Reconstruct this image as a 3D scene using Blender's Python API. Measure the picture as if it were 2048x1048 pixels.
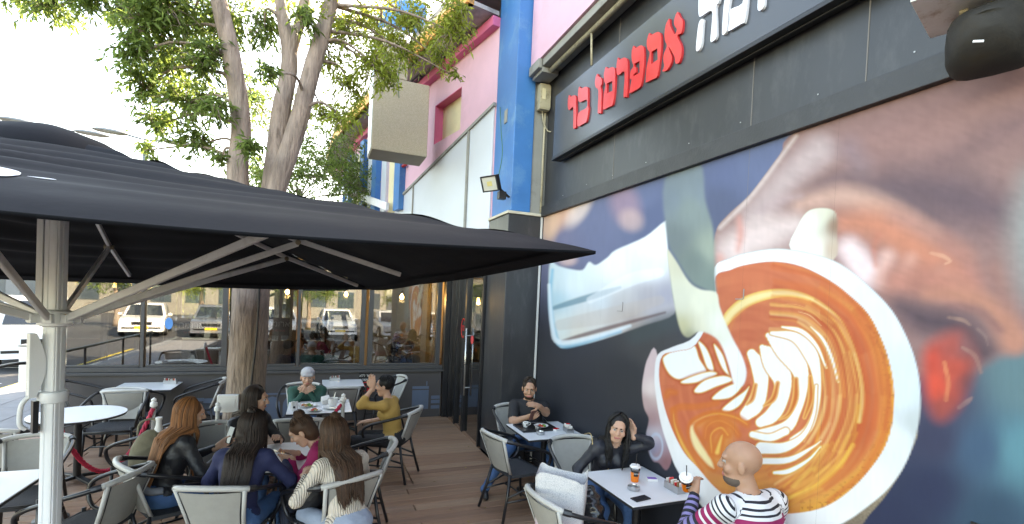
import bpy, bmesh, math, random
import numpy as np
from mathutils import Vector, Matrix, noise as mnoise

for o in list(bpy.data.objects):
    bpy.data.objects.remove(o)
scene = bpy.context.scene
COL = scene.collection
R = math.radians
rng = random.Random(7)
nrng = np.random.default_rng(7)

# ------------------------------------------------------------------ camera
EYE = 2.2
yaw, pitch, roll = R(21.9), R(-1.2), 0.045
_f0 = Vector((math.sin(yaw), math.cos(yaw), 0)); _up = Vector((0, 0, 1)); _r0 = Vector((math.cos(yaw), -math.sin(yaw), 0))
_f = _f0 * math.cos(pitch) + _up * math.sin(pitch)
_u0 = _up * math.cos(pitch) - _f0 * math.sin(pitch)
_r = _r0 * math.cos(roll) + _u0 * math.sin(roll)
_u = _u0 * math.cos(roll) - _r0 * math.sin(roll)
cd = bpy.data.cameras.new('camera'); cam = bpy.data.objects.new('camera', cd); COL.objects.link(cam)
cam.matrix_world = Matrix(((_r.x, _u.x, -_f.x, 0), (_r.y, _u.y, -_f.y, 0), (_r.z, _u.z, -_f.z, EYE), (0, 0, 0, 1)))
cd.sensor_width = 36; cd.lens = 36 * 960 / 2048; cd.shift_y = 98 / 2048
cd.clip_start = 0.05; cd.clip_end = 3000
scene.camera = cam

# ------------------------------------------------------------------ light
SUN_EL, SUN_AZ = 33.0, 38.0          # azimuth clockwise from +Y: the sun stands behind the building on the right
w = bpy.data.worlds.new('World'); scene.world = w; w.use_nodes = True
nt = w.node_tree; nt.nodes.clear()
sky = nt.nodes.new('ShaderNodeTexSky'); sky.sky_type = 'NISHITA'; sky.sun_disc = False
sky.sun_elevation = R(SUN_EL); sky.sun_rotation = R(SUN_AZ); sky.air_density = 1.0; sky.dust_density = 1.2; sky.ozone_density = 1.0
bg = nt.nodes.new('ShaderNodeBackground'); bg.inputs['Strength'].default_value = 0.15
wo = nt.nodes.new('ShaderNodeOutputWorld')
nt.links.new(sky.outputs[0], bg.inputs[0]); nt.links.new(bg.outputs[0], wo.inputs[0])
sl = bpy.data.lights.new('sun', 'SUN'); sl.energy = 4.0; sl.angle = R(0.6); sl.color = (1.0, 0.93, 0.82)
so = bpy.data.objects.new('sun', sl); COL.objects.link(so)
sdir = Vector((math.sin(R(SUN_AZ)) * math.cos(R(SUN_EL)), math.cos(R(SUN_AZ)) * math.cos(R(SUN_EL)), math.sin(R(SUN_EL))))
so.rotation_euler = (-sdir).to_track_quat('-Z', 'Y').to_euler(); so.location = (0, 0, 30)
vs = scene.view_settings
vs.view_transform = 'Standard'; vs.look = 'None'; vs.gamma = 1.0; vs.use_curve_mapping = False
vs.exposure = 3.22
vs.use_white_balance = True; vs.white_balance_temperature = 9300; vs.white_balance_tint = 10
scene.cycles.max_bounces = 8; scene.cycles.transparent_max_bounces = 16
scene.cycles.caustics_reflective = False; scene.cycles.caustics_refractive = False

# ------------------------------------------------------------------ helpers
def lin(c):
    return c / 12.92 if c <= 0.04045 else ((c + 0.055) / 1.055) ** 2.4
def rgb(r, g, b, k=1.0):
    return (lin(r / 255) * k, lin(g / 255) * k, lin(b / 255) * k)

MATS = {}
def mat(name, col, rough=0.6, metal=0.0, var=0.12, vscale=6.0, bump=0.0, bscale=60.0, coat=0.0, spec=0.5, emit=None, estr=0.0, stretch=None, island=0.0, sheen=0.0, dirt=None, dscale=2.0, trans=0.0):
    if name in MATS: return MATS[name]
    m = bpy.data.materials.new(name); m.use_nodes = True; MATS[name] = m
    t = m.node_tree; b = t.nodes['Principled BSDF']; N = t.nodes.new; L = t.links.new
    b.inputs['Roughness'].default_value = rough; b.inputs['Metallic'].default_value = metal
    b.inputs['Specular IOR Level'].default_value = spec
    b.inputs['Coat Weight'].default_value = coat; b.inputs['Coat Roughness'].default_value = 0.08
    b.inputs['Sheen Weight'].default_value = sheen
    tc = N('ShaderNodeTexCoord'); src = tc.outputs['Object']
    if stretch:
        mp = N('ShaderNodeMapping'); mp.inputs['Scale'].default_value = stretch; L(src, mp.inputs[0]); src = mp.outputs[0]
    n = N('ShaderNodeTexNoise'); n.inputs['Scale'].default_value = vscale; n.inputs['Detail'].default_value = 5; n.inputs['Roughness'].default_value = 0.6
    L(src, n.inputs['Vector'])
    r = N('ShaderNodeMapRange'); r.inputs[1].default_value = 0.25; r.inputs[2].default_value = 0.75
    r.inputs[3].default_value = 1 - var; r.inputs[4].default_value = 1 + var
    L(n.outputs['Fac'], r.inputs[0]); fac = r.outputs[0]
    if island:
        g = N('ShaderNodeNewGeometry'); r2 = N('ShaderNodeMapRange'); r2.inputs[3].default_value = 1 - island; r2.inputs[4].default_value = 1 + island
        L(g.outputs['Random Per Island'], r2.inputs[0])
        mm = N('ShaderNodeMath'); mm.operation = 'MULTIPLY'; L(fac, mm.inputs[0]); L(r2.outputs[0], mm.inputs[1]); fac = mm.outputs[0]
    mx = N('ShaderNodeVectorMath'); mx.operation = 'SCALE'; mx.inputs[0].default_value = col[:3]
    L(fac, mx.inputs['Scale']); out = mx.outputs[0]
    if dirt:
        n3 = N('ShaderNodeTexNoise'); n3.inputs['Scale'].default_value = dscale; n3.inputs['Detail'].default_value = 8; n3.inputs['Roughness'].default_value = 0.7
        L(src, n3.inputs['Vector'])
        r3 = N('ShaderNodeMapRange'); r3.inputs[1].default_value = 0.52; r3.inputs[2].default_value = 0.72; L(n3.outputs['Fac'], r3.inputs[0])
        mi = N('ShaderNodeMix'); mi.data_type = 'RGBA'; L(r3.outputs[0], mi.inputs[0]); L(out, mi.inputs[6]); mi.inputs[7].default_value = (*dirt, 1); out = mi.outputs[2]
    L(out, b.inputs['Base Color'])
    rr = N('ShaderNodeMapRange'); rr.inputs[3].default_value = max(0, rough - 0.08); rr.inputs[4].default_value = min(1, rough + 0.08); L(n.outputs['Fac'], rr.inputs[0]); L(rr.outputs[0], b.inputs['Roughness'])
    if bump:
        n2 = N('ShaderNodeTexNoise'); n2.inputs['Scale'].default_value = bscale; n2.inputs['Detail'].default_value = 4; L(src, n2.inputs['Vector'])
        bp = N('ShaderNodeBump'); bp.inputs['Strength'].default_value = bump; bp.inputs['Distance'].default_value = 0.01
        L(n2.outputs['Fac'], bp.inputs['Height']); L(bp.outputs[0], b.inputs['Normal'])
    if emit:
        b.inputs['Emission Color'].default_value = (*emit, 1); b.inputs['Emission Strength'].default_value = estr
    if trans:
        tl = N('ShaderNodeBsdfTranslucent'); L(out, tl.inputs[0]); ms = N('ShaderNodeMixShader'); ms.inputs[0].default_value = trans
        L(b.outputs[0], ms.inputs[1]); L(tl.outputs[0], ms.inputs[2]); L(ms.outputs[0], t.nodes['Material Output'].inputs[0])
    return m

def glass(name, tint=(1, 1, 1), refl=1.0):
    if name in MATS: return MATS[name]
    m = bpy.data.materials.new(name); m.use_nodes = True; MATS[name] = m
    t = m.node_tree; t.nodes.clear(); N = t.nodes.new; L = t.links.new
    o = N('ShaderNodeOutputMaterial'); tr = N('ShaderNodeBsdfTransparent'); tr.inputs[0].default_value = (*tint, 1)
    gl = N('ShaderNodeBsdfGlossy'); gl.inputs['Roughness'].default_value = 0.01
    f = N('ShaderNodeFresnel'); f.inputs[0].default_value = 1.5
    mm = N('ShaderNodeMath'); mm.operation = 'MULTIPLY_ADD'; mm.inputs[1].default_value = 1.4 * refl; mm.inputs[2].default_value = 0.07 * refl; mm.use_clamp = True
    L(f.outputs[0], mm.inputs[0]); mx = N('ShaderNodeMixShader'); L(mm.outputs[0], mx.inputs[0]); L(tr.outputs[0], mx.inputs[1]); L(gl.outputs[0], mx.inputs[2]); L(mx.outputs[0], o.inputs[0])
    return m

def tag(o, label=None, cat=None, group=None, kind=None):
    if label: o['label'] = label
    if cat: o['category'] = cat
    if group: o['group'] = group
    if kind: o['kind'] = kind
    return o
def empty(name, loc=(0, 0, 0), rz=0.0, parent=None):
    o = bpy.data.objects.new(name, None); COL.objects.link(o); o.location = loc; o.rotation_euler = (0, 0, rz); o.empty_display_size = 0.1
    if parent: o.parent = parent
    return o
def thing(name, label, cat, loc=(0, 0, 0), rz=0.0, group=None):
    return tag(empty(name, loc, rz), label, cat, group)

class MB:
    def __init__(s): s.v = []; s.f = []; s.mi = []
    def add(s, vs, fs, mi=0):
        b = len(s.v); s.v += [tuple(p) for p in vs]; s.f += [tuple(i + b for i in f) for f in fs]; s.mi += [mi] * len(fs); return s
    def box(s, x0, x1, y0, y1, z0, z1, mi=0):
        return s.add([(x0, y0, z0), (x1, y0, z0), (x1, y1, z0), (x0, y1, z0), (x0, y0, z1), (x1, y0, z1), (x1, y1, z1), (x0, y1, z1)],
                     [(0, 3, 2, 1), (4, 5, 6, 7), (0, 1, 5, 4), (1, 2, 6, 5), (2, 3, 7, 6), (3, 0, 4, 7)], mi)
    def obox(s, c, ax, ay, az, mi=0):
        c = Vector(c); ax = Vector(ax); ay = Vector(ay); az = Vector(az)
        P = [c + i * ax + j * ay + k * az for k in (-1, 1) for i, j in ((-1, -1), (1, -1), (1, 1), (-1, 1))]
        return s.add(P, [(0, 3, 2, 1), (4, 5, 6, 7), (0, 1, 5, 4), (1, 2, 6, 5), (2, 3, 7, 6), (3, 0, 4, 7)], mi)
    def bar(s, a, b, w, h, up=(0, 0, 1), mi=0):
        a = Vector(a); b = Vector(b); d = (b - a); n = d.normalized(); x = n.cross(Vector(up))
        if x.length < 1e-4: x = n.cross(Vector((0, 1, 0)))
        x.normalize(); y = x.cross(n)
        return s.obox((a + b) / 2, d / 2, x * w / 2, y * h / 2, mi)
    def tube(s, pts, r, n=8, caps=True, mi=0):
        pts = [Vector(p) for p in pts]; rs = r if isinstance(r, (list, tuple)) else [r] * len(pts)
        V = []; F = []; prev = None
        for i, p in enumerate(pts):
            if i == 0: t = pts[1] - p
            elif i == len(pts) - 1: t = p - pts[i - 1]
            else: t = pts[i + 1] - pts[i - 1]
            t = t.normalized() if t.length > 1e-9 else Vector((0, 0, 1))
            if prev is None:
                x = t.cross(Vector((0, 0, 1)))
                if x.length < 1e-3: x = t.cross(Vector((1, 0, 0)))
            else:
                x = prev - t * prev.dot(t)
                if x.length < 1e-6: x = t.orthogonal()
            x.normalize(); prev = x; y = t.cross(x)
            for k in range(n):
                a = 2 * math.pi * k / n; V.append(p + (x * math.cos(a) + y * math.sin(a)) * rs[i])
        for i in range(len(pts) - 1):
            for k in range(n):
                k2 = (k + 1) % n; F.append((i * n + k, i * n + k2, (i + 1) * n + k2, (i + 1) * n + k))
        if caps:
            F.append(tuple(reversed(range(n)))); F.append(tuple((len(pts) - 1) * n + k for k in range(n)))
        return s.add(V, F, mi)
    def lathe(s, prof, c=(0, 0, 0), n=24, mi=0, sx=1, sy=1):
        V = []; F = []
        for r, z in prof:
            for k in range(n):
                a = 2 * math.pi * k / n; V.append((c[0] + r * math.cos(a) * sx, c[1] + r * math.sin(a) * sy, c[2] + z))
        m = len(prof)
        for i in range(m - 1):
            for k in range(n):
                k2 = (k + 1) % n; F.append((i * n + k, i * n + k2, (i + 1) * n + k2, (i + 1) * n + k))
        F.append(tuple(reversed(range(n)))); F.append(tuple((m - 1) * n + k for k in range(n)))
        return s.add(V, F, mi)
    def prism(s, poly, fn, d0, d1, mi=0):
        n = len(poly); V = [fn(a, b, d0) for a, b in poly] + [fn(a, b, d1) for a, b in poly]
        F = [tuple(range(n))[::-1], tuple(range(n, 2 * n))] + [(i, (i + 1) % n, n + (i + 1) % n, n + i) for i in range(n)]
        return s.add(V, F, mi)
    def build(s, name, m, parent=None, smooth=False, bevel=0.0, seg=2, fix=True, loc=None):
        me = bpy.data.meshes.new(name); me.from_pydata(s.v, [], s.f)
        ms = m if isinstance(m, (list, tuple)) else [m]
        for k in ms: me.materials.append(k)
        if len(ms) > 1: me.polygons.foreach_set('material_index', s.mi)
        if bevel or fix:
            bm = bmesh.new(); bm.from_mesh(me)
            if fix: bmesh.ops.recalc_face_normals(bm, faces=bm.faces)
            if bevel:
                es = [e for e in bm.edges if len(e.link_faces) == 2 and e.calc_face_angle(0) > 0.6]
                bmesh.ops.bevel(bm, geom=es, offset=bevel, segments=seg, affect='EDGES', profile=0.6)
            bm.to_mesh(me); bm.free()
        if smooth:
            me.polygons.foreach_set('use_smooth', [True] * len(me.polygons))
            if bevel or smooth == 'auto': me.set_sharp_from_angle(angle=R(40))
        o = bpy.data.objects.new(name, me); COL.objects.link(o)
        if parent: o.parent = parent
        if loc: o.location = loc
        return o
def cr(pts, n=6, closed=False):
    P = [np.array(p, float) for p in pts]; out = []; m = len(P)
    rng_ = range(m) if closed else range(m - 1)
    for i in rng_:
        p0 = P[(i - 1) % m] if (closed or i > 0) else 2 * P[0] - P[1]; p1 = P[i]; p2 = P[(i + 1) % m]
        p3 = P[(i + 2) % m] if (closed or i + 2 < m) else 2 * P[-1] - P[-2]
        for k in range(n):
            t = k / n
            out.append(0.5 * ((2 * p1) + (-p0 + p2) * t + (2 * p0 - 5 * p1 + 4 * p2 - p3) * t * t + (-p0 + 3 * p1 - 3 * p2 + p3) * t ** 3))
    if not closed: out.append(P[-1])
    return [tuple(map(float, q)) for q in out]
def text_mesh(name, body, size, m, parent, loc, rot, depth=0.002, align='CENTER', xs=1.0):
    cu = bpy.data.curves.new(name, 'FONT'); cu.body = body; cu.size = size; cu.extrude = depth; cu.align_x = align; cu.align_y = 'CENTER'; cu.resolution_u = 3
    to = bpy.data.objects.new(name, cu); COL.objects.link(to); bpy.context.view_layer.update()
    me = bpy.data.meshes.new_from_object(to.evaluated_get(bpy.context.evaluated_depsgraph_get()))
    bpy.data.objects.remove(to); bpy.data.curves.remove(cu)
    me.materials.clear(); me.materials.append(m)
    o = bpy.data.objects.new(name, me); COL.objects.link(o); o.location = loc; o.rotation_euler = rot; o.scale = (xs, 1, 1)
    if parent: o.parent = parent
    return o
def copy_tree(o, parent=None):
    c = o.copy(); COL.objects.link(c)
    if parent: c.parent = parent
    for ch in list(o.children): copy_tree(ch, c)
    return c
# ------------------------------------------------------------------ ground, road, pavement, deck
M_asph = mat('asphalt', (0.055, 0.057, 0.062), 0.85, var=0.25, vscale=3, bump=0.4, bscale=180)
M_pave = mat('pavement_stone', (0.22, 0.22, 0.23), 0.8, var=0.15, bump=0.2)
M_kerb = mat('kerb_stone', (0.33, 0.32, 0.31), 0.8, bump=0.2)
M_white = mat('road_paint', (0.72, 0.72, 0.70), 0.7, var=0.1)
M_yellow = mat('yellow_paint', (0.6, 0.45, 0.06), 0.7)
M_dry = mat('dry_grass_hill', (0.17, 0.16, 0.08), 0.95, var=0.5, vscale=0.15)
M_black = mat('black_metal', (0.012, 0.012, 0.014), 0.35, var=0.2, spec=0.5)
M_wood = []
for i, c in enumerate([(0.28, 0.155, 0.098), (0.32, 0.185, 0.118), (0.235, 0.13, 0.084), (0.29, 0.175, 0.118), (0.335, 0.205, 0.134)]):
    M_wood.append(mat('deck_wood_%d' % i, c, 0.55, var=0.3, vscale=9, stretch=(0.12, 2.0, 1.0), bump=0.35, bscale=40, dirt=(c[0] * 1.5, c[1] * 1.5, c[2] * 1.5), dscale=3))

def sheet(name, poly, z, m, kind='structure', parent=None):
    b = MB(); b.add([(x, y, z) for x, y in poly], [tuple(range(len(poly)))]); o = b.build(name, m, parent, fix=False)
    if parent is None: o['kind'] = kind
    return o
sheet('ground', [(-900, -900), (900, -900), (900, 900), (-900, 900)], -0.19, M_asph)
sheet('road', [(-40, -60), (-5.9, -60), (-5.9, 90), (-40, 90)], -0.186, mat('road_asphalt', (0.06, 0.062, 0.068), 0.8, var=0.18, vscale=1.2, bump=0.3, bscale=200))
pv = MB().box(-5.75, -3.95, -6, 30, -0.19, -0.05).build('pavement', M_pave); pv['kind'] = 'structure'
for i in range(14):
    for j in range(3):
        b = MB().box(-5.74 + j * 0.6, -5.145 + j * 0.6, 5.5 + i * 0.6, 6.095 + i * 0.6, -0.05, -0.035 + rng.uniform(-.002, .002))
        b.build('paving_slab', M_pave, pv, bevel=0.006, seg=1)
for i in range(16):
    MB().box(-5.92, -5.755, 2 + i * 1.2, 3.195 + i * 1.2, -0.19, -0.03).build('kerb_stone', M_kerb, pv, bevel=0.015)
for i in range(7):
    b = MB().box(-11.6, -6.6, 9 + i * 2.6, 9.12 + i * 2.6, -0.184, -0.1815); o = b.build('parking_line', M_white); o['kind'] = 'structure'
o = MB().box(-6.35, -6.25, -4, 40, -0.184, -0.1815).build('yellow_road_line', M_yellow); o['kind'] = 'structure'
for i in range(5):
    b = MB().add([(-7.2, 10 + i * 0.9, -.181), (-7.0, 10 + i * 0.9, -.181), (-8.6, 12.4 + i * 0.9, -.181), (-8.8, 12.4 + i * 0.9, -.181)], [(0, 1, 2, 3)]); o = b.build('road_hatching_stripe', M_white, fix=False); o['kind'] = 'structure'

deck = MB().box(-3.9, 2.3, -1.0, 8.72, -0.12, -0.045).build('deck', M_black); deck['kind'] = 'structure'
PIT = (-1.15, -0.12, 5.62, 6.5)
pl_cache = {}
def plank(x0, x1, y0, wd):
    L_ = round(x1 - x0, 2); key = (L_, rng.randrange(5))
    if key not in pl_cache:
        o = MB().box(0, L_, 0, wd, -0.045, 0).build('plank', M_wood[key[1]], deck, bevel=0.004, seg=1); pl_cache[key] = o.data
    else:
        o = bpy.data.objects.new('plank', pl_cache[key]); COL.objects.link(o); o.parent = deck
    o.location = (x0, y0, rng.uniform(-.0015, 0.0)); return o
y = 0.9; row = 0
while y < 8.6:
    cuts = [-3.9, [-2.1, -1.3, -2.7][row % 3], [0.4, 1.0, -0.1][row % 3], 2.78 if y < 5.85 else 2.27]
    segs = [(cuts[i], cuts[i + 1]) for i in range(3)]
    if PIT[2] - .13 < y < PIT[3]:
        segs = [(-3.9, -2.0), (-2.0, PIT[0]), (PIT[1], 1.1), (1.1, cuts[3])]
    for a, b_ in segs: plank(a + 0.003, b_ - 0.003, y, 0.137)
    y += 0.1425; row += 1
pit = sheet('tree_pit_soil', [(PIT[0], PIT[2]), (PIT[1], PIT[2]), (PIT[1], PIT[3]), (PIT[0], PIT[3])], -0.04, mat('soil', (0.05, 0.032, 0.022), 0.95, var=0.4, vscale=30, bump=0.6, bscale=80))
b = MB()
for i in range(1500):
    x = rng.uniform(PIT[0], PIT[1]); yy = rng.uniform(PIT[2], PIT[3]); s = rng.uniform(.008, .02); q = rng.uniform(0, 6.28)
    u = Vector((math.cos(q), math.sin(q), rng.uniform(-.5, .5))) * s * 1.6; v = Vector((-math.sin(q), math.cos(q), rng.uniform(-.5, .5))) * s
    b.obox((x, yy, -0.03 + rng.uniform(0, .012)), u, v, u.cross(v).normalized() * s * .4)
bc = b.build('bark_chips', mat('bark_chip', (0.12, 0.065, 0.04), 0.9, island=0.6)); tag(bc, 'brown bark chips filling the tree pit in the deck', 'bark chips', kind='stuff')

# ------------------------------------------------------------------ colours of the buildings
M_pink = mat('pink_render', rgb(248, 196, 214, .82), 0.75, var=0.06, vscale=2, bump=0.15, bscale=25, dirt=rgb(236, 184, 200, .8), dscale=1.1)
M_pinkd = mat('dark_pink_trim', rgb(236, 116, 160, .8), 0.7, var=0.08, vscale=3, bump=0.1)
M_blue = mat('blue_paint', rgb(48, 122, 186, .95), 0.5, var=0.12, vscale=2.5, bump=0.06, bscale=30, dirt=rgb(96, 150, 192, .95), dscale=1.6)
M_grey_p = mat('grey_plaster', rgb(150, 148, 142), 0.8, var=0.12, vscale=3, bump=0.1, dirt=rgb(110, 105, 98), dscale=2.2)
M_dark = mat('charcoal_panel', (0.034, 0.035, 0.039), 0.36, var=0.22, vscale=3.0, bump=0.08, bscale=12, dirt=(0.060, 0.060, 0.062), dscale=7, stretch=(1, 1, .35))
M_dark2 = mat('charcoal_render', (0.042, 0.041, 0.044), 0.55, var=0.12, vscale=2.0, bump=0.05)
M_frame = mat('window_frame_grey', (0.05, 0.05, 0.053), 0.4, var=0.1)
M_orange = mat('orange_fascia', rgb(232, 160, 70), 0.6, var=0.1, vscale=2)
M_soffit = mat('soffit_concrete', rgb(170, 160, 160), 0.85, var=0.15, dirt=rgb(120, 112, 112))
M_pale = mat('pale_blue_panel', rgb(222, 228, 238, .8), 0.4, var=0.04, vscale=1.5)
M_cream = mat('cream_board', rgb(232, 218, 180), 0.8, var=0.08)
M_beige = mat('beige_pipe', rgb(190, 178, 150), 0.6, var=0.1, dirt=rgb(120, 105, 85), dscale=6)
M_wh = mat('white_paint', (0.75, 0.75, 0.74), 0.5, var=0.05)

WX = 2.80
# ------------------------------------------------------------------ mural wall
bld = thing('mural_building', 'cafe building with coffee mural wall, pink render and blue pilaster', 'building')
MB().box(WX + 0.012, 14, -3, 5.97, -0.05, 5.29).build('wall', M_dark2, bld)
def srgb_arr(c): 
    c = np.asarray(c, float) / 255; return np.where(c <= .04045, c / 12.92, ((c + .055) / 1.055) ** 2.4)
# printed artwork: drawn in the units of the print file, laid onto the wall by the sheet's corner fit
HM = np.array([[543.9587481, 19.932775224, 3223.0775803], [497.3765638, -891.428218, 2640.52566483], [0.85087524970, -0.0192095271, 1.0]])
def art_xy(Y, Z):
    P = np.stack([Y, Z, np.ones_like(Y)]); q = np.tensordot(HM, P, axes=1); return q[0] / q[2], q[1] / q[2]
def sstep(a, b, x): t = np.clip((x - a) / (b - a), 0, 1); return t * t * (3 - 2 * t)
def poly_sd(X, Y, pts):
    P = np.array(pts, float); Q = np.roll(P, -1, axis=0); d = np.full(X.shape, 1e9); ins = np.zeros(X.shape, bool)
    for (ax, ay), (bx, by) in zip(P, Q):
        ex, ey = bx - ax, by - ay; wx, wy = X - ax, Y - ay
        t = np.clip((wx * ex + wy * ey) / (ex * ex + ey * ey + 1e-9), 0, 1)
        d = np.minimum(d, (wx - ex * t) ** 2 + (wy - ey * t) ** 2)
        if ay != by: ins ^= ((ay > Y) != (by > Y)) & (X < (bx - ax) * (Y - ay) / (by - ay) + ax)
    d = np.sqrt(d); return np.where(ins, -d, d)
def stroke_sd(X, Y, pts):
    P = cr(pts, 5); d = np.full(X.shape, 1e9)
    for (ax, ay, ar), (bx, by, br) in zip(P[:-1], P[1:]):
        ex, ey = bx - ax, by - ay; wx, wy = X - ax, Y - ay
        t = np.clip((wx * ex + wy * ey) / (ex * ex + ey * ey + 1e-9), 0, 1)
        d = np.minimum(d, np.hypot(wx - ex * t, wy - ey * t) - np.maximum(ar + (br - ar) * t, 1))
    return d
def rbf(X, Y, pts):
    num = np.zeros(X.shape + (3,)); den = np.zeros(X.shape)
    for x, y, r, g, b in pts:
        w_ = 1 / ((X - x) ** 2 + (Y - y) ** 2 + 260.0) ** 1.75; num += w_[..., None] * srgb_arr((r, g, b)); den += w_
    return num / den[..., None]
def vnoise(X, Y, s, seed=0):
    g = np.random.default_rng(seed).random((64, 64)); x = X / s; y = Y / s; xi = np.floor(x).astype(int); yi = np.floor(y).astype(int)
    fx = x - xi; fy = y - yi; fx = fx * fx * (3 - 2 * fx); fy = fy * fy * (3 - 2 * fy)
    a = g[xi % 64, yi % 64]; b_ = g[(xi + 1) % 64, yi % 64]; c = g[xi % 64, (yi + 1) % 64]; d = g[(xi + 1) % 64, (yi + 1) % 64]
    return (a * (1 - fx) + b_ * fx) * (1 - fy) + (c * (1 - fx) + d * fx) * fy
def r2(l): return [(1280 + p[0] / 2.62, 480 + p[1] / 2.62) + tuple(k / 2.62 for k in p[2:]) for p in l]
def r3(l): return [(1280 + p[0] / 2.848, 680 + p[1] / 2.848) + tuple(k / 2.848 for k in p[2:]) for p in l]
def paint(X, Y):
    C = rbf(X, Y, [(1080, 720, 52, 54, 62), (1150, 800, 46, 49, 58), (1250, 750, 52, 54, 60), (1200, 900, 44, 48, 58), (1290, 690, 72, 72, 74), (1100, 450, 120, 120, 150), (1200, 440, 108, 116, 150),
                   (1280, 390, 104, 116, 152), (1300, 440, 92, 104, 140), (1450, 330, 100, 112, 148), (1500, 330, 104, 116, 150), (1440, 420, 90, 100, 130), (1860, 980, 44, 54, 84), (1780, 1040, 42, 52, 82), (1870, 880, 62, 66, 92),
                   (1880, 800, 78, 76, 100), (1960, 900, 66, 96, 122), (2040, 900, 92, 146, 158), (2048, 760, 100, 132, 138), (1980, 1040, 52, 82, 104), (2040, 600, 130, 118, 120), (2048, 420, 150, 162, 162), (2000, 470, 128, 128, 132),
                   (2048, 500, 158, 178, 176), (2140, 700, 110, 150, 155), (1400, 1050, 44, 48, 60), (1230, 1040, 40, 44, 54)])
    def lay(mask, col):
        nonlocal C
        col = np.asarray(col); col = srgb_arr(col) if col.ndim == 1 else col
        C = C * (1 - mask[..., None]) + col * mask[..., None]
    N1 = vnoise(X, Y, 40, 1); N2 = vnoise(X, Y, 14, 2); N3 = vnoise(X + Y * .6, Y * 3 - X * 1.2, 22, 3)
    # fingers behind the jug
    for x, y, a, b_, th, c, s in [(1130, 415, 26, 60, .5, (244, 190, 160), .8), (1098, 445, 22, 50, .1, (250, 205, 175), .8), (1158, 420, 20, 46, .6, (250, 225, 215), .7), (1250, 408, 36, 52, -.3, (176, 142, 160), .65), (1262, 440, 30, 26, .5, (222, 190, 184), .55), (1135, 520, 22, 14, 0, (238, 200, 190), .6)]:
        u = (X - x) * math.cos(th) + (Y - y) * math.sin(th); v = -(X - x) * math.sin(th) + (Y - y) * math.cos(th)
        lay((1 - sstep(.35, 1.25, np.hypot(u / a, v / b_))) * s, c)
    # forearm and hand holding the cup
    hand = cr([(1600, 255), (1560, 308), (1500, 388), (1455, 430), (1430, 468), (1428, 560), (1500, 640), (1700, 700), (1800, 800), (1850, 760), (1880, 790), (1945, 755), (2000, 720), (2060, 700), (2100, 560), (2110, 400), (2120, 150), (1900, 60)], 5, True)
    d = poly_sd(X, Y, hand)
    hm_ = 1 - sstep(-np.where(X < 1650, 3, 26), np.where(X < 1650, 2, 10), d); lay(hm_, (158, 122, 118))
    for pts, c, so_, al in [([(1760, 300, 60), (1900, 235, 70), (2060, 180, 70)], (166, 126, 122), 50, .9), ([(1640, 300, 30), (1570, 360, 26), (1510, 430, 26)], (200, 178, 178), 26, .9), ([(1790, 370, 36), (1900, 395, 56), (1990, 420, 40)], (106, 86, 96), 56, .9), ([(1880, 330, 16), (2000, 262, 24), (2070, 235, 24)], (136, 104, 106), 40, .8), ([(1700, 300, 20), (1720, 330, 20)], (150, 128, 136), 30, .7),
                            ([(1585, 408, 5), (1640, 374, 13), (1690, 357, 15), (1750, 372, 16), (1815, 408, 16), (1870, 450, 14)], (104, 86, 96), 22, .6), ([(1468, 500, 34), (1530, 470, 34), (1590, 450, 20)], (236, 214, 212), 30, .9), ([(1600, 408, 13), (1680, 392, 17), (1760, 415, 22), (1850, 475, 26)], (224, 180, 164), 24, .8), ([(1690, 445, 20), (1760, 452, 34), (1830, 492, 40), (1900, 535, 42)], (214, 138, 112), 36, .95), ([(1790, 430, 8), (1850, 462, 10), (1920, 515, 12), (1960, 570, 10)], (170, 124, 120), 30, .7),
                            ([(1698, 498, 22), (1735, 545, 28)], (247, 220, 221), 20, 1), ([(1775, 515, 14), (1762, 560, 14)], (242, 196, 186), 18, .9), ([(1755, 470, 5), (1748, 500, 5), (1752, 530, 4)], (206, 128, 108), 10, .7), ([(1822, 520, 12), (1800, 560, 10)], (236, 180, 164), 16, .7), ([(1880, 545, 12), (1930, 572, 12)], (212, 156, 136), 16, .8), ([(1478, 436, 4), (1481, 470, 7), (1476, 500, 3)], (226, 158, 148), 10, .8), ([(1440, 515, 7), (1450, 545, 7)], (228, 168, 158), 11, .8), ([(1520, 420, 8), (1560, 400, 8), (1600, 392, 5)], (196, 170, 172), 12, .6),
                            ([(1790, 560, 30), (1860, 562, 36), (1930, 574, 34)], (196, 130, 114), 30, .85), ([(1800, 612, 12), (1850, 640, 26), (1920, 655, 26), (1966, 705, 24)], (86, 70, 80), 34, .95), ([(1855, 588, 7), (1930, 590, 15), (1990, 620, 22), (2035, 690, 30)], (200, 138, 116), 22, .9), ([(1900, 612, 3), (1960, 622, 6), (2000, 660, 8)], (150, 106, 104), 12, .7), ([(1990, 540, 18), (2015, 600, 18)], (168, 120, 110), 20, .7), ([(1592, 272, 3), (1508, 385, 4), (1440, 455, 4)], (230, 212, 206), 6, .7), ([(2085, 380, 30), (2075, 470, 40), (2090, 560, 40)], (160, 178, 176), 60, .9)]:
        lay((1 - sstep(-so_, so_, stroke_sd(X, Y, pts))) * al * hm_, c)
    C *= (1 + (.10 * (N3 - .5) + .07 * (N2 - .5)) * hm_)[..., None]
    # deep fold between fingers and the lit fingertip
    th = cr([(1836, 705), (1868, 664), (1925, 648), (1960, 682), (1966, 735), (1936, 810), (1894, 852), (1858, 842), (1838, 785)], 5, True); d = poly_sd(X, Y, th)
    tc_ = rbf(X, Y, [(1850, 720, 222, 84, 66), (1870, 770, 236, 92, 70), (1905, 690, 190, 92, 82), (1910, 740, 210, 90, 72), (1935, 760, 142, 76, 76), (1890, 820, 176, 84, 76), (1930, 690, 140, 92, 92)])
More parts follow.
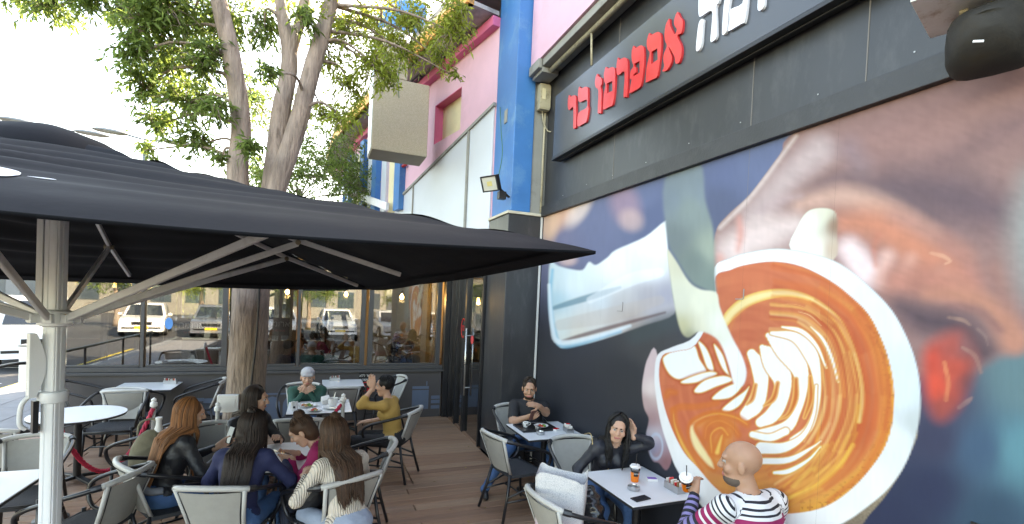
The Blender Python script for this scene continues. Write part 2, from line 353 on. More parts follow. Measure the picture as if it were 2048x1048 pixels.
    lay(1 - sstep(-34, 8, d), tc_ * (1 + .12 * (N2 - .5))[..., None])
    for pts, c, s in [([(1889, 725, 3), (1896, 765, 4), (1892, 800, 3)], (236, 150, 104), .6), ([(1925, 695, 2), (1950, 712, 4), (1962, 745, 2)], (180, 136, 124), .5), ([(1898, 635, 2), (1925, 640, 3), (1940, 650, 1)], (200, 156, 136), .45), ([(1955, 658, 2), (1970, 672, 2), (1976, 690, 1)], (150, 120, 116), .7), ([(1918, 815, 3), (1935, 803, 4), (1944, 795, 1)], (180, 140, 132), .45), ([(1862, 506, 2), (1885, 512, 3), (1900, 522, 2), (1890, 528, 1)], (232, 176, 146), .7)]:
        lay((1 - sstep(-1, 3, stroke_sd(X, Y, pts))) * s * (.5 + .7 * N2), c)
    # steel jug
    jug = cr([(1101, 525), (1118, 532), (1140, 538), (1165, 540), (1178, 524), (1192, 530), (1215, 515), (1232, 500), (1290, 474), (1328, 444), (1333, 452), (1337, 520), (1345, 590), (1348, 628), (1290, 650), (1200, 680), (1135, 694), (1118, 692), (1107, 668), (1099, 610), (1097, 560)], 4, True)
    d = poly_sd(X, Y, jug)
    jc = rbf(X, Y, [(1112, 560, 210, 226, 232), (1112, 600, 186, 216, 226), (1150, 570, 228, 238, 242), (1230, 540, 242, 246, 250), (1310, 480, 248, 250, 253), (1300, 540, 236, 240, 246), (1200, 600, 222, 230, 234), (1120, 650, 224, 234, 232), (1160, 665, 232, 228, 218), (1240, 610, 206, 202, 202), (1300, 590, 186, 180, 186), (1330, 590, 176, 174, 188), (1260, 640, 190, 176, 170), (1180, 640, 228, 226, 222), (1240, 650, 216, 206, 200), (1330, 630, 196, 190, 194)])
    lay(1 - sstep(-3, 3, d), jc)
    for pts, c, s in [([(1108, 616, 3), (1150, 603, 5), (1200, 588, 5), (1240, 575, 2)], (96, 140, 154), .75), ([(1124, 683, 2), (1160, 672, 3), (1220, 655, 3), (1290, 636, 2), (1330, 625, 1)], (110, 74, 74), .75), ([(1105, 540, 2), (1100, 600, 3), (1108, 660, 4), (1122, 690, 4), (1160, 686, 4), (1240, 662, 3)], (120, 196, 226), .7), ([(1098, 570, 2), (1104, 650, 3), (1118, 684, 4), (1180, 676, 3), (1260, 652, 2)], (240, 250, 255), .8), ([(1180, 600, 6), (1260, 560, 12), (1320, 545, 8)], (252, 253, 255), .5), ([(1120, 650, 10), (1220, 630, 14), (1320, 600, 8)], (206, 190, 178), .35)]:
        lay((1 - sstep(-2, 4, stroke_sd(X, Y, pts))) * s, c)
    lay((1 - sstep(0, 26, stroke_sd(X, Y, [(1270, 672, 4), (1320, 650, 8), (1350, 640, 6)]))) * .6, (70, 82, 84))
    # cup body, wall and rim
    lay(1 - sstep(-2, 2, poly_sd(X, Y, cr([(1830, 862), (1812, 925), (1772, 990), (1738, 1030), (1700, 1075), (1600, 1120), (1480, 1100), (1560, 1020), (1700, 1000)], 5, True))), rbf(X, Y, [(1800, 950, 176, 160, 138), (1760, 1000, 152, 136, 116), (1700, 1060, 132, 118, 102)]) * (1 + .5 * (vnoise(X, Y, 3, 9) - .5))[..., None])
    lay(1 - sstep(-2, 2, poly_sd(X, Y, cr([(1312, 700), (1296, 716), (1288, 745), (1284, 780), (1288, 815), (1297, 835), (1296, 850), (1292, 870), (1296, 900), (1306, 922), (1318, 926), (1334, 940), (1345, 900), (1330, 800)], 4, True))), rbf(X, Y, [(1295, 740, 220, 196, 198), (1302, 780, 236, 222, 220), (1292, 800, 190, 160, 160), (1302, 838, 176, 140, 142), (1303, 870, 206, 196, 206), (1315, 910, 186, 150, 156), (1328, 920, 150, 96, 96), (1308, 900, 150, 160, 190)]))
    lay((1 - sstep(-1, 2, np.abs(np.hypot((X - 1312) / 1.0, (Y - 893) / 1.9) - 13) - 1.2)) * .6 * (X > 1300), (196, 214, 236))
    hdl = cr([(1582, 500), (1596, 452), (1612, 426), (1632, 417), (1660, 418), (1673, 430), (1674, 460), (1667, 520)], 4, True)
    lay(1 - sstep(-2, 2, poly_sd(X, Y, hdl)), rbf(X, Y, [(1600, 480, 250, 250, 244), (1630, 440, 238, 240, 226), (1645, 428, 226, 224, 204), (1669, 450, 150, 112, 92), (1660, 500, 206, 180, 160), (1635, 500, 248, 248, 240)]))
    rim = cr([(1429, 535), (1460, 516), (1494, 505), (1555, 497), (1623, 507), (1681, 528), (1738, 572), (1784, 621), (1814, 675), (1833, 728), (1841, 785), (1837, 850), (1814, 922), (1779, 975), (1736, 1013), (1684, 1048), (1610, 1078), (1530, 1082), (1450, 1052), (1400, 1008), (1356, 943), (1340, 905), (1322, 848), (1311, 785), (1309, 745), (1316, 709), (1345, 694), (1390, 672), (1428, 600)], 4, True)
    d = poly_sd(X, Y, rim); lay(1 - sstep(-1.5, 1.5, d), rbf(X, Y, [(1450, 530, 246, 248, 250), (1600, 510, 242, 246, 246), (1760, 620, 236, 242, 246), (1815, 780, 226, 236, 242), (1800, 880, 236, 242, 246), (1740, 980, 246, 247, 246), (1640, 1050, 250, 250, 250), (1830, 850, 206, 214, 214), (1320, 800, 240, 240, 242), (1380, 960, 246, 246, 248)]))
    lay((1 - sstep(0, 2.2, np.abs(d + .5))) * .35 * (X > 1440), (120, 110, 110))
    cof = cr([(1431, 553), (1460, 540), (1490, 530), (1547, 523), (1604, 533), (1662, 562), (1700, 591), (1738, 629), (1765, 682), (1780, 728), (1788, 778), (1786, 838), (1771, 892), (1736, 944), (1694, 986), (1649, 1014), (1596, 1026), (1543, 1026), (1480, 1012), (1430, 975), (1396, 936), (1368, 905), (1343, 856), (1326, 803), (1318, 750), (1325, 711), (1354, 702), (1392, 688), (1430, 610)], 4, True)
    d = poly_sd(X, Y, cof)
    keep_ = (X, Y, C); sub_ = d < 4; X = X[sub_]; Y = Y[sub_]; C = C[sub_]; d = d[sub_]; N2 = N2[sub_]
    ang = np.arctan2((Y - 770) / 1.12, X - 1490); rad = np.hypot(X - 1490, (Y - 770) / 1.12)
    band = vnoise(ang * 46 + 400, rad * 3.2, 22, 5) * .6 + vnoise(ang * 90 + 400, rad * 1.1, 16, 8) * .4; grain = vnoise(ang * 150 + 900, rad * 5.5, 15, 6)
    low = sstep(860, 1010, Y); warm = sstep(.25, 1.0, rad / 300) * .55 + low * .45
    base = srgb_arr((202, 100, 72))[None] * np.ones(X.shape + (1,)); gold = srgb_arr((243, 178, 82)); deep = srgb_arr((206, 92, 52)); mid = srgb_arr((228, 134, 94))
    fine = (band * .6 + grain * .4); sel = sstep(120, 200, rad) * (X > 1480) * sstep(560, 640, Y + (X - 1500) * .3)
    cc = base + (mid - base) * (.7 * band + .15)[..., None] + (gold - base) * (sel * .12)[..., None]
    cc = cc + (gold - cc) * (low * .7 * (.5 + .5 * band))[..., None]
    rimg = sstep(-34, -4, d) * (X > 1600) * sstep(560, 660, Y); cc = cc + (srgb_arr((240, 176, 74)) - cc) * (rimg * (.5 + .5 * N2))[..., None]
    cc = cc + (srgb_arr((150, 66, 38)) - cc) * (sstep(.62, .8, vnoise(X, Y, 5, 12)) * rimg * .5)[..., None]
    dk = sstep(-95, -70, d) * (1 - sstep(-60, -34, d)) * (X > 1640) * (Y < 900); cc = cc + (srgb_arr((198, 84, 48)) - cc) * (dk * .8)[..., None]
    lay(1 - sstep(-1.5, 1.5, d), cc); inside = 1 - sstep(-2, 0, d)
    def st(pts, c=(250, 250, 248), halo=(212, 104, 50), hw=4, edge=2.2, gl=(248, 208, 130)):
        dd = stroke_sd(X, Y, pts)
        if halo: lay((1 - sstep(0, hw, dd)) * .75 * inside, halo)
        if gl: lay((1 - sstep(-1, 3, dd)) * .9 * inside, gl)
        lay((1 - sstep(-edge, 0.6, dd)) * inside, c)
    def pl_(pts, c=(248, 250, 250)):
        dd = poly_sd(X, Y, cr(pts, 4, True)); lay((1 - sstep(0, 8, dd)) * .8 * inside, (190, 76, 40)); lay((1 - sstep(-1, 3, dd)) * .9 * inside, (246, 206, 120)); lay((1 - sstep(-2.5, .6, dd)) * inside, c)
    G = (248, 206, 112)
    # cream ring and thin crema lines
    st(r2([(440, 440, 18), (480, 385, 26), (560, 322, 26), (680, 284, 22), (800, 280, 17), (920, 322, 12), (1030, 415, 15), (1100, 540, 12), (1150, 690, 9), (1165, 830, 11), (1150, 950, 11)]), (252, 226, 166), None, gl=G, edge=7)
    st(r3([(1215, 600, 12), (1150, 700, 12), (1080, 780, 12), (950, 860, 12), (830, 905, 14), (740, 925, 10)]), (244, 190, 92), None, gl=(240, 172, 76))
    st(r2([(470, 480, 14), (500, 400, 20), (590, 340, 14), (700, 310, 8)]), (232, 140, 84), None, gl=None, edge=12)
    I_ = np.array([(1540, 664), (1585, 668), (1615, 695), (1630, 740), (1634, 795), (1625, 840), (1600, 880), (1565, 912), (1530, 935)], float); O_ = np.array([(1545, 590), (1620, 602), (1678, 642), (1707, 700), (1722, 790), (1715, 845), (1688, 908), (1640, 956), (1570, 998)], float); Q_ = np.array([(1547, 524), (1650, 555), (1725, 612), (1768, 690), (1787, 780), (1780, 860), (1740, 940), (1660, 1008), (1560, 1026)], float)
    rr_ = random.Random(5)
    def fan(A_, B_, n_, cols, al, wmax):
        for q in range(n_):
            s_ = (q + rr_.random()) / n_; a0 = rr_.randrange(0, 5); b0 = rr_.randrange(a0 + 3, 10); P_ = [(*(A_[m] + (B_[m] - A_[m]) * min(1, max(0, s_ + rr_.uniform(-.02, .02)))), rr_.uniform(.6, wmax)) for m in range(a0, min(b0, 9))]
            sd = stroke_sd(X, Y, P_); lay((1 - sstep(-2.5, 4, sd)) * inside * al * rr_.uniform(.5, 1), cols[rr_.randrange(len(cols))])
    fan(I_, O_, 44, [(248, 190, 108), (236, 150, 78), (252, 214, 150), (206, 96, 54), (198, 86, 50), (214, 106, 60), (222, 120, 68)], .7, 3.4)
    fan(O_ + 6, Q_, 22, [(222, 112, 62), (202, 88, 52), (206, 94, 54), (238, 150, 70)], .5, 7)
    fan((I_ + [4, 60])[4:].repeat(2, 0)[:9], (O_ + [2, 22])[4:].repeat(2, 0)[:9], 10, [(252, 206, 100), (250, 190, 80)], .4, 4)
    st(r2([(720, 345, 2), (800, 335, 3), (880, 360, 3), (950, 420, 2)]), (244, 170, 110), None, gl=None)
    st(r2([(830, 375, 2), (890, 395, 4), (950, 450, 2)]), (250, 206, 150), None, gl=None)
    # latte-art petals
    pl_(r2([(120, 630), (140, 600), (200, 572), (255, 550), (290, 560), (312, 625), (350, 690), (280, 712), (205, 730), (152, 700)]))
    pl_(r2([(305, 530), (345, 565), (374, 630), (386, 690), (352, 668), (326, 595)])); pl_(r2([(388, 545), (432, 600), (458, 680), (468, 712), (432, 672), (402, 600)]))
    pl_(r2([(215, 742), (280, 712), (365, 690), (402, 704), (312, 742), (240, 752)])); pl_(r2([(284, 790), (340, 735), (440, 712), (482, 736), (400, 768), (322, 800)]))
    pl_(r2([(378, 828), (430, 782), (500, 752), (534, 764), (482, 822), (410, 836)])); pl_(r2([(430, 888), (480, 842), (545, 795), (572, 770), (530, 858), (470, 896)]))
    st(r2([(640, 570, 14), (640, 610, 8)]))
    st(r2([(585, 596, 24), (626, 670, 42), (634, 770, 36), (604, 862, 44), (556, 914, 32)])); st(r2([(640, 562, 14), (706, 640, 62), (748, 740, 47), (733, 850, 38), (690, 920, 38), (632, 955, 26)]))
    st(r2([(672, 500, 14), (772, 565, 68), (838, 680, 44), (848, 790, 28), (822, 900, 20), (760, 985, 32), (610, 1022, 24)])); st(r2([(690, 488, 10), (810, 508, 26), (888, 585, 38), (924, 700, 24), (928, 850, 15), (884, 985, 20), (800, 1050, 18)]))
    st(r2([(745, 456, 5), (845, 478, 12), (925, 555, 9), (975, 670, 4)]), hw=4); st(r2([(895, 455, 3), (958, 520, 8), (1005, 620, 7), (1038, 745, 3)]), hw=3)
    for a in ([(606, 760, 10), (588, 830, 12), (560, 862, 5)], [(722, 750, 11), (700, 830, 14), (650, 868, 5)], [(818, 730, 12), (815, 830, 16), (780, 910, 10), (730, 940, 4)], [(892, 720, 10), (895, 830, 14), (862, 930, 8)]):
        st(r2(a), (218, 116, 58), None, edge=5, gl=(246, 190, 110))
    st(r3([(640, 538, 18), (740, 556, 22), (830, 520, 22)])); st(r3([(690, 615, 34), (820, 612, 28), (930, 545, 16), (990, 420, 10), (1005, 260, 7)])); st(r3([(690, 690, 18), (850, 682, 17), (980, 612, 7), (1030, 575, 3)])); st(r3([(765, 756, 9), (850, 746, 14), (960, 682, 8), (1030, 605, 3)]), gl=(250, 220, 120))
    # marbling lower left
    lay((1 - sstep(-14, 16, stroke_sd(X, Y, r3([(330, 480, 16), (420, 450, 26), (520, 490, 20), (450, 600, 46), (400, 690, 36)])))) * .65 * inside, (238, 164, 78))
    for pts, c in [([(190, 400, 5), (198, 480, 8), (240, 590, 12), (300, 690, 13), (340, 740, 8)], (246, 190, 96)), ([(440, 424, 7), (360, 440, 10), (296, 492, 12), (322, 590, 24), (390, 690, 20), (420, 730, 8)], (250, 228, 176)), ([(300, 470, 4), (420, 420, 8), (540, 440, 9), (610, 480, 7)], (246, 176, 80)), ([(370, 560, 5), (385, 490, 6), (450, 460, 7), (520, 490, 6), (560, 540, 5)], (244, 160, 84)), ([(410, 640, 8), (405, 540, 8), (460, 500, 9), (500, 540, 8)], (250, 186, 92)), ([(440, 640, 16), (462, 560, 10), (470, 540, 6)], (252, 206, 112)), ([(150, 320, 3), (165, 296, 5), (200, 300, 3)], (236, 150, 90)), ([(190, 400, 3), (230, 380, 5), (320, 380, 4), (440, 360, 3)], (226, 128, 78))]:
        st([(p[0], p[1], p[2] * 1.25) for p in r3(pts)], c, (222, 120, 56), hw=9, edge=7, gl=None)
    Cf = keep_[2]; Cf[sub_] = C; X, Y, C = keep_[0], keep_[1], Cf
    # milk stream
    up = cr([(1328, 358), (1400, 326), (1412, 400), (1428, 462), (1432, 560), (1432, 585), (1400, 576), (1378, 560), (1350, 515), (1334, 480)], 4, True)
    lay((1 - sstep(-7, 4, poly_sd(X, Y, up))), rbf(X, Y, [(1340, 400, 122, 136, 148), (1380, 420, 136, 150, 150), (1350, 480, 116, 128, 132), (1390, 520, 118, 132, 130), (1420, 500, 160, 172, 160), (1425, 560, 130, 146, 140), (1405, 380, 128, 142, 152)]))
    lo = cr([(1333, 498), (1352, 520), (1378, 562), (1402, 578), (1433, 584), (1440, 612), (1452, 645), (1468, 680), (1485, 712), (1494, 745), (1486, 772), (1468, 770), (1458, 735), (1446, 700), (1430, 676), (1400, 664), (1376, 676), (1360, 660), (1348, 610), (1340, 560)], 4, True)
    lay((1 - sstep(-4, 2, poly_sd(X, Y, lo))), rbf(X, Y, [(1345, 520, 216, 212, 190), (1360, 600, 228, 226, 206), (1400, 610, 240, 238, 216), (1430, 650, 246, 246, 232), (1365, 655, 206, 200, 160), (1380, 672, 150, 150, 124), (1400, 655, 238, 234, 210), (1470, 720, 250, 250, 250), (1486, 765, 248, 248, 248)]))
    # faint wear: streaks and scuffs of the print
    C *= (1 + .05 * (vnoise(X, Y * .25, 6, 21) - .5) + .05 * (N1 - .5))[..., None]
    return np.clip(.012 + .78 * C ** 1.05, 0.003, .76)  # even lift of the dark tones: haze over the print, put into its colour
M_mural = bpy.data.materials.new('mural_print'); M_mural.use_nodes = True
_t = M_mural.node_tree; _b = _t.nodes['Principled BSDF']; _a = _t.nodes.new('ShaderNodeVertexColor'); _a.layer_name = 'print'
_t.links.new(_a.outputs[0], _b.inputs['Base Color']); _b.inputs['Roughness'].default_value = 0.5; _b.inputs['Specular IOR Level'].default_value = 0.16
_n = _t.nodes.new('ShaderNodeTexNoise'); _n.inputs['Scale'].default_value = 3; _bp = _t.nodes.new('ShaderNodeBump'); _bp.inputs['Strength'].default_value = 0.06; _bp.inputs['Distance'].default_value = 0.02
_t.links.new(_n.outputs[0], _bp.inputs['Height']); _t.links.new(_bp.outputs[0], _b.inputs['Normal'])
def mural_panel(y0, y1, n, nz_=400):
    s = np.linspace(1 / (y0 + 1.18), 1 / (y1 + 1.18), n); ys = 1 / s - 1.18; zs = np.linspace(0.02, 3.36, nz_)
    Y, Z = np.meshgrid(ys, zs, indexing='ij'); ax, ay = art_xy(Y, Z); C = paint(ax, ay)
    V = np.stack([np.full(Y.size, WX), Y.ravel(), Z.ravel()], 1); nz = len(zs); i, j = np.meshgrid(np.arange(n - 1), np.arange(nz - 1), indexing='ij'); a = (i * nz + j).ravel()
    F = np.stack([a, a + 1, a + nz + 1, a + nz], 1)
    me = bpy.data.meshes.new('mural_panel'); me.vertices.add(len(V)); me.vertices.foreach_set('co', V.astype(np.float32).ravel())
    me.loops.add(F.size); me.loops.foreach_set('vertex_index', F.ravel().astype(np.int32)); me.polygons.add(len(F)); me.polygons.foreach_set('loop_start', np.arange(0, F.size, 4, dtype=np.int32))
    me.update(calc_edges=True)
    at = me.color_attributes.new('print', 'FLOAT_COLOR', 'POINT'); at.data.foreach_set('color', np.concatenate([C.reshape(-1, 3), np.ones((Y.size, 1))], 1).astype(np.float32).ravel())
    me.materials.append(M_mural); me.polygons.foreach_set('use_smooth', [True] * len(F)); o = bpy.data.objects.new('mural_panel', me); COL.objects.link(o); o.parent = bld; return o
for y0, y1, n in ((5.955, 4.4168, 90), (4.4162, 2.5778, 210), (2.5772, 1.9438, 140), (1.9432, 0.35, 300)): mural_panel(y0, y1, n, 420 if y0 > 3 else 620)
M_seam = mat('seam_dust', (0.2, 0.18, 0.165), 0.9)
for y_ in (2.5775,): MB().box(WX - .0008, WX + .01, y_ - .0008, y_ + .0008, 2.95, 3.35).build('panel_seam', M_seam, bld)
# dark band above the mural
bm_ = MB().box(WX - .045, WX + .01, 0.2, 5.955, 3.362, 3.50).build('band_rail', mat('band_rail', (0.030, 0.030, 0.033), 0.45, var=0.3, vscale=3, bump=0.2, dirt=(0.05, 0.05, 0.052), dscale=5), bld, bevel=0.004)
for y0, y1 in ((0.2, 1.80), (1.804, 2.57), (2.576, 4.30), (4.304, 5.955)):
    MB().box(WX - .006, WX + .01, y0, y1, 3.503, 5.19).build('upper_panel', M_dark, bld, bevel=0.002, seg=1)
for y_ in (1.802, 2.573, 4.302): MB().box(WX - .009, WX - .004, y_ - .003, y_ + .003, 3.503, 5.18).build('panel_seam', M_seam, bld)
M_patch = mat('patch_plate', (0.3, 0.27, 0.25), 0.5)
# small hatch frames on the print
for y_, z_, w_ in ((4.02, 2.24, .09), (2.56, 2.36, .07)):
    MB().box(WX - .005, WX + .002, y_ - .003, y_ + .003, z_ - w_, z_).build('hatch_edge', M_patch, bld); MB().box(WX - .005, WX + .002, y_ + .004, y_ + w_, z_ - w_ - .006, z_ - w_).build('hatch_edge', M_patch, bld)
# pink upper wall, gutter ledge
MB().box(2.50, 14, -3, 5.94, 5.30, 6.6).build('upper_wall', M_pink, bld)
MB().box(2.53, 2.79, -3, 5.94, 5.20, 5.297).build('ledge', M_grey_p, bld, bevel=0.01)
MB().tube([(2.64, -3, 5.165), (2.64, 5.92, 5.165)], 0.03, 10).build('beige_pipe', M_beige, bld, smooth=True)
MB().box(2.47, 2.525, 5.62, 5.93, 5.17, 5.29).box(2.526, 2.76, 5.62, 5.93, 5.13, 5.197).build('ledge_end', M_grey_p, bld, bevel=0.012)
MB().tube([(2.64, 4.62, 5.15), (2.66, 4.62, 4.80)], 0.012, 8).build('sign_hanger', M_beige, bld, smooth=True)
# pilaster: dark column below, blue above
MB().box(2.29, WX + .011, 5.973, 6.74, 0, 3.36).build('column', M_dark, bld, bevel=0.008)
MB().box(2.285, 2.50, 5.968, 6.2, 0.0, 0.05).build('skirting', M_wood[1], bld)
MB().box(2.27, WX, 5.955, 6.77, 3.363, 3.40).build('ledge', mat('cream_ledge', rgb(205, 196, 176), .7), bld, bevel=0.005)
MB().box(2.318, 2.60, 5.975, 6.74, 3.403, 6.95).build('pilaster', M_blue, bld, bevel=0.012)
MB().box(2.604, WX + .02, 6.0, 6.5, 3.403, 5.6).build('pilaster_return', M_grey_p, bld, bevel=0.006)
MB().tube([(2.757, 5.975, 3.42), (2.757, 5.975, 5.18)], 0.016, 8).build('conduit', M_beige, bld, smooth=True)
MB().box(2.762, 2.786, 5.955, 5.972, 0.0, 3.355).build('corner_strip', mat('white_strip', (0.6, 0.6, 0.58), .5), bld)
MB().obox((2.31, 6.3, 4.75), (.006, 0, 0), (0, .05, 0), (0, 0, .09)).build('switch_plate', M_grey_p, bld)
MB().box(2.6, 14, 5.98, 40, 0, 0.02).build('foundation', M_dark2, bld)
MB().box(2.45, 16, -3.2, 40, 6.62, 6.75).build('roof', M_grey_p, bld)
MB().box(2.85, 14, 6.7, 40, 3.4, 6.6).build('back_block', M_pink, bld)
# junction box with cable
M_screw = mat('screw_head', (.45, .45, .44), .4, metal=.5)
for i_ in range(9):
    for z_ in (3.56,): MB().obox((WX - .008, 1.0 + i_ * .55 + (.05 if z_ > 3.7 else 0) + rng.uniform(-.02, .02), z_ + rng.uniform(-.015, .015)), (.002, 0, 0), (0, .0035, 0), (0, 0, .0035)).build('panel_screw', M_screw, bld)
jb = thing('junction_box', 'beige weathered electrical box beside the blue pilaster', 'electrical box', (2.70, 5.945, 4.94))
MB().box(-.075, .075, -.075, .03, -.17, .17).build('body', M_beige, jb, bevel=0.008)
MB().box(-.078, .078, -.082, -.076, -.15, .15).build('cover', M_beige, jb, bevel=0.003)
MB().box(-.05, .0, -.088, -.083, -.04, .10).build('label_plate', M_cream, jb)
MB().tube(cr([(0.0, 0, -.17), (.02, 0, -.30), (.07, -.03, -.42), (.10, -.1, -.46)]), 0.008, 6).build('cable', M_beige, jb, smooth=True)

# ------------------------------------------------------------------ illuminated sign box
M_sign = mat('sign_face', (0.060, 0.066, 0.078), 0.22, var=0.06, vscale=1.5, spec=0.6)
M_red = mat('red_acrylic', (0.72, 0.035, 0.04), 0.22, var=0.05, spec=0.6)
M_wlet = mat('white_acrylic', (0.80, 0.78, 0.82), 0.25, var=0.03)
sg = thing('shop_sign', 'dark fascia sign with raised red and white Hebrew letters', 'shop sign', (WX - .14, 3.5, 4.02))
MB().box(0, .128, -2.2, 1.98, .0, .77).build('sign_box', M_sign, sg, bevel=0.004, seg=1)
MB().box(-.012, .120, -2.2, 1.985, -.035, -.004).build('bottom_trim', M_black, sg, bevel=0.003, seg=1)
MB().box(.05, .062, -2.2, 1.98, -.045, -.037).build('trim_edge', M_frame, sg)
LET = {
'resh':([(5.077,4.648),(5.039,4.615),(4.943,4.594),(4.904,4.561),(4.888,4.458),(4.868,4.224),(4.899,4.204),(4.934,4.229),(4.956,4.458),(5.047,4.462),(5.085,4.495),(5.099,4.59)],None),
'bet':([(4.833,4.65),(4.798,4.614),(4.692,4.592),(4.637,4.544),(4.62,4.362),(4.603,4.327),(4.631,4.199),(4.706,4.192),(4.834,4.208),(4.826,4.35),(4.645,4.348),(4.657,4.438),(4.794,4.462),(4.847,4.508),(4.857,4.608)],None),
'vav':([(4.458,4.637),(4.43,4.598),(4.37,4.554),(4.357,4.494),(4.378,4.463),(4.354,4.414),(4.34,4.198),(4.376,4.198),(4.409,4.217),(4.416,4.438),(4.474,4.501),(4.494,4.559),(4.487,4.607)],None),
'samekh':([(4.29,4.637),(4.252,4.601),(4.173,4.584),(4.12,4.54),(4.105,4.431),(4.107,4.301),(4.131,4.197),(4.19,4.194),(4.296,4.205),(4.308,4.241),(4.302,4.375),(4.278,4.443),(4.313,4.506),(4.321,4.587)],[(4.256,4.454),(4.161,4.443),(4.145,4.339),(4.247,4.349)]),
'resh2':([(4.079,4.635),(4.052,4.602),(3.971,4.587),(3.914,4.538),(3.896,4.436),(3.885,4.198),(3.915,4.194),(3.948,4.213),(3.951,4.44),(4.047,4.451),(4.085,4.484),(4.096,4.559)],None),
'pe':([(3.824,4.631),(3.792,4.594),(3.713,4.581),(3.661,4.528),(3.647,4.39),(3.659,4.284),(3.685,4.2),(3.767,4.193),(3.848,4.2),(3.854,4.222),(3.828,4.32),(3.855,4.337),(3.85,4.408),(3.808,4.434),(3.838,4.496),(3.85,4.585)],[(3.799,4.452),(3.719,4.443),(3.707,4.334),(3.8,4.337),(3.803,4.354),(3.761,4.357),(3.765,4.407),(3.797,4.426)]),
'samekh2':([(3.595,4.635),(3.568,4.603),(3.48,4.586),(3.432,4.543),(3.416,4.437),(3.425,4.318),(3.45,4.196),(3.512,4.192),(3.602,4.202),(3.61,4.224),(3.607,4.337),(3.573,4.444),(3.612,4.507),(3.623,4.58)],[(3.55,4.448),(3.469,4.439),(3.455,4.338),(3.544,4.339)]),
'alef':([(3.329,4.621),(3.314,4.56),(3.254,4.456),(3.227,4.481),(3.26,4.532),(3.266,4.582),(3.231,4.626),(3.202,4.576),(3.165,4.525),(3.159,4.461),(3.173,4.423),(3.213,4.431),(3.209,4.403),(3.161,4.314),(3.155,4.246),(3.174,4.199),(3.193,4.19),(3.223,4.206),(3.239,4.263),(3.292,4.347),(3.322,4.386),(3.299,4.336),(3.271,4.276),(3.278,4.231),(3.308,4.201),(3.339,4.192),(3.384,4.208),(3.369,4.228),(3.365,4.251),(3.38,4.305),(3.375,4.353),(3.343,4.403),(3.37,4.459),(3.382,4.522),(3.374,4.584),(3.35,4.614)],None),
'he':([(2.993,4.633),(2.982,4.676),(2.948,4.641),(2.823,4.622),(2.787,4.573),(2.778,4.461),(2.806,4.43),(2.789,4.274),(2.787,4.204),(2.818,4.188),(2.844,4.207),(2.839,4.318),(2.847,4.43),(2.956,4.443),(2.981,4.469),(2.99,4.54)],None),
'heleg':([(2.959,4.419),(2.93,4.406),(2.932,4.346),(2.936,4.225),(2.965,4.187),(2.991,4.205),(2.99,4.29),(2.979,4.39)],None),
'mem':([(2.731,4.361),(2.72,4.417),(2.707,4.508),(2.722,4.566),(2.684,4.573),(2.642,4.512),(2.57,4.534),(2.531,4.487),(2.518,4.387),(2.518,4.294),(2.532,4.188),(2.561,4.184),(2.666,4.189),(2.676,4.208),(2.666,4.269),(2.664,4.338),(2.559,4.325),(2.563,4.43),(2.668,4.449),(2.686,4.313),(2.687,4.216),(2.712,4.187),(2.731,4.201),(2.733,4.289)],None),
'vav2':([(2.436,4.368),(2.451,4.44),(2.426,4.464),(2.404,4.428),(2.376,4.406),(2.369,4.312),(2.376,4.249),(2.379,4.207),(2.405,4.192),(2.427,4.21),(2.43,4.268)],None),
}
LET['mem'] = ([(2.735,4.64),(2.70,4.585),(2.63,4.60),(2.585,4.64),(2.535,4.60),(2.518,4.5),(2.518,4.294),(2.532,4.188),(2.561,4.184),(2.666,4.189),(2.676,4.208),(2.666,4.269),(2.664,4.338),(2.559,4.325),(2.563,4.45),(2.60,4.50),(2.66,4.46),(2.686,4.313),(2.687,4.216),(2.712,4.187),(2.731,4.201),(2.733,4.289),(2.73,4.4),(2.715,4.5)], None)
LET['vav2'] = ([(2.436,4.47),(2.447,4.56),(2.43,4.63),(2.41,4.60),(2.375,4.57),(2.365,4.48),(2.38,4.44),(2.372,4.312),(2.376,4.249),(2.379,4.207),(2.405,4.192),(2.427,4.21),(2.43,4.268),(2.43,4.40)], None)
LET['resh3'] = ([(a - 1.79, b) for a, b in LET['resh2'][0]], None)
LET['alef2'] = ([(a - 1.42, b) for a, b in LET['alef'][0]], None)
from mathutils.geometry import tessellate_polygon
def letter(k, poly, hole, m):
    sharp = k.startswith(('mem',))
    loops = [cr(poly, 3, True)] + ([cr(hole, 1, True)] if hole else [])
    flat = [p for l in loops for p in l]; tris = tessellate_polygon([[Vector((a, b, 0)) for a, b in l] for l in loops])
    n = len(flat); V = []; F = []
    # front face sits 22 mm proud; its edge is rounded by a slightly wider back
    for d in (0.022, 0.0): V += [(-d, a - 3.5, b - 4.02) for a, b in flat]
    F += [t for t in tris] + [tuple(n + i for i in t[::-1]) for t in tris]; o_ = 0
    for l in loops:
        c = len(l); F += [(o_ + i, o_ + (i + 1) % c, n + o_ + (i + 1) % c, n + o_ + i) for i in range(c)]; o_ += c
    b = MB(); b.add(V, F); o = b.build('letter', m, sg); o['label'] = ('raised red Hebrew letter' if m is M_red else 'raised white Hebrew letter'); return o
for k, (p, h) in LET.items(): letter(k, p, h, M_wlet if k in ('he', 'heleg', 'mem', 'vav2', 'resh3', 'alef2') else M_red)
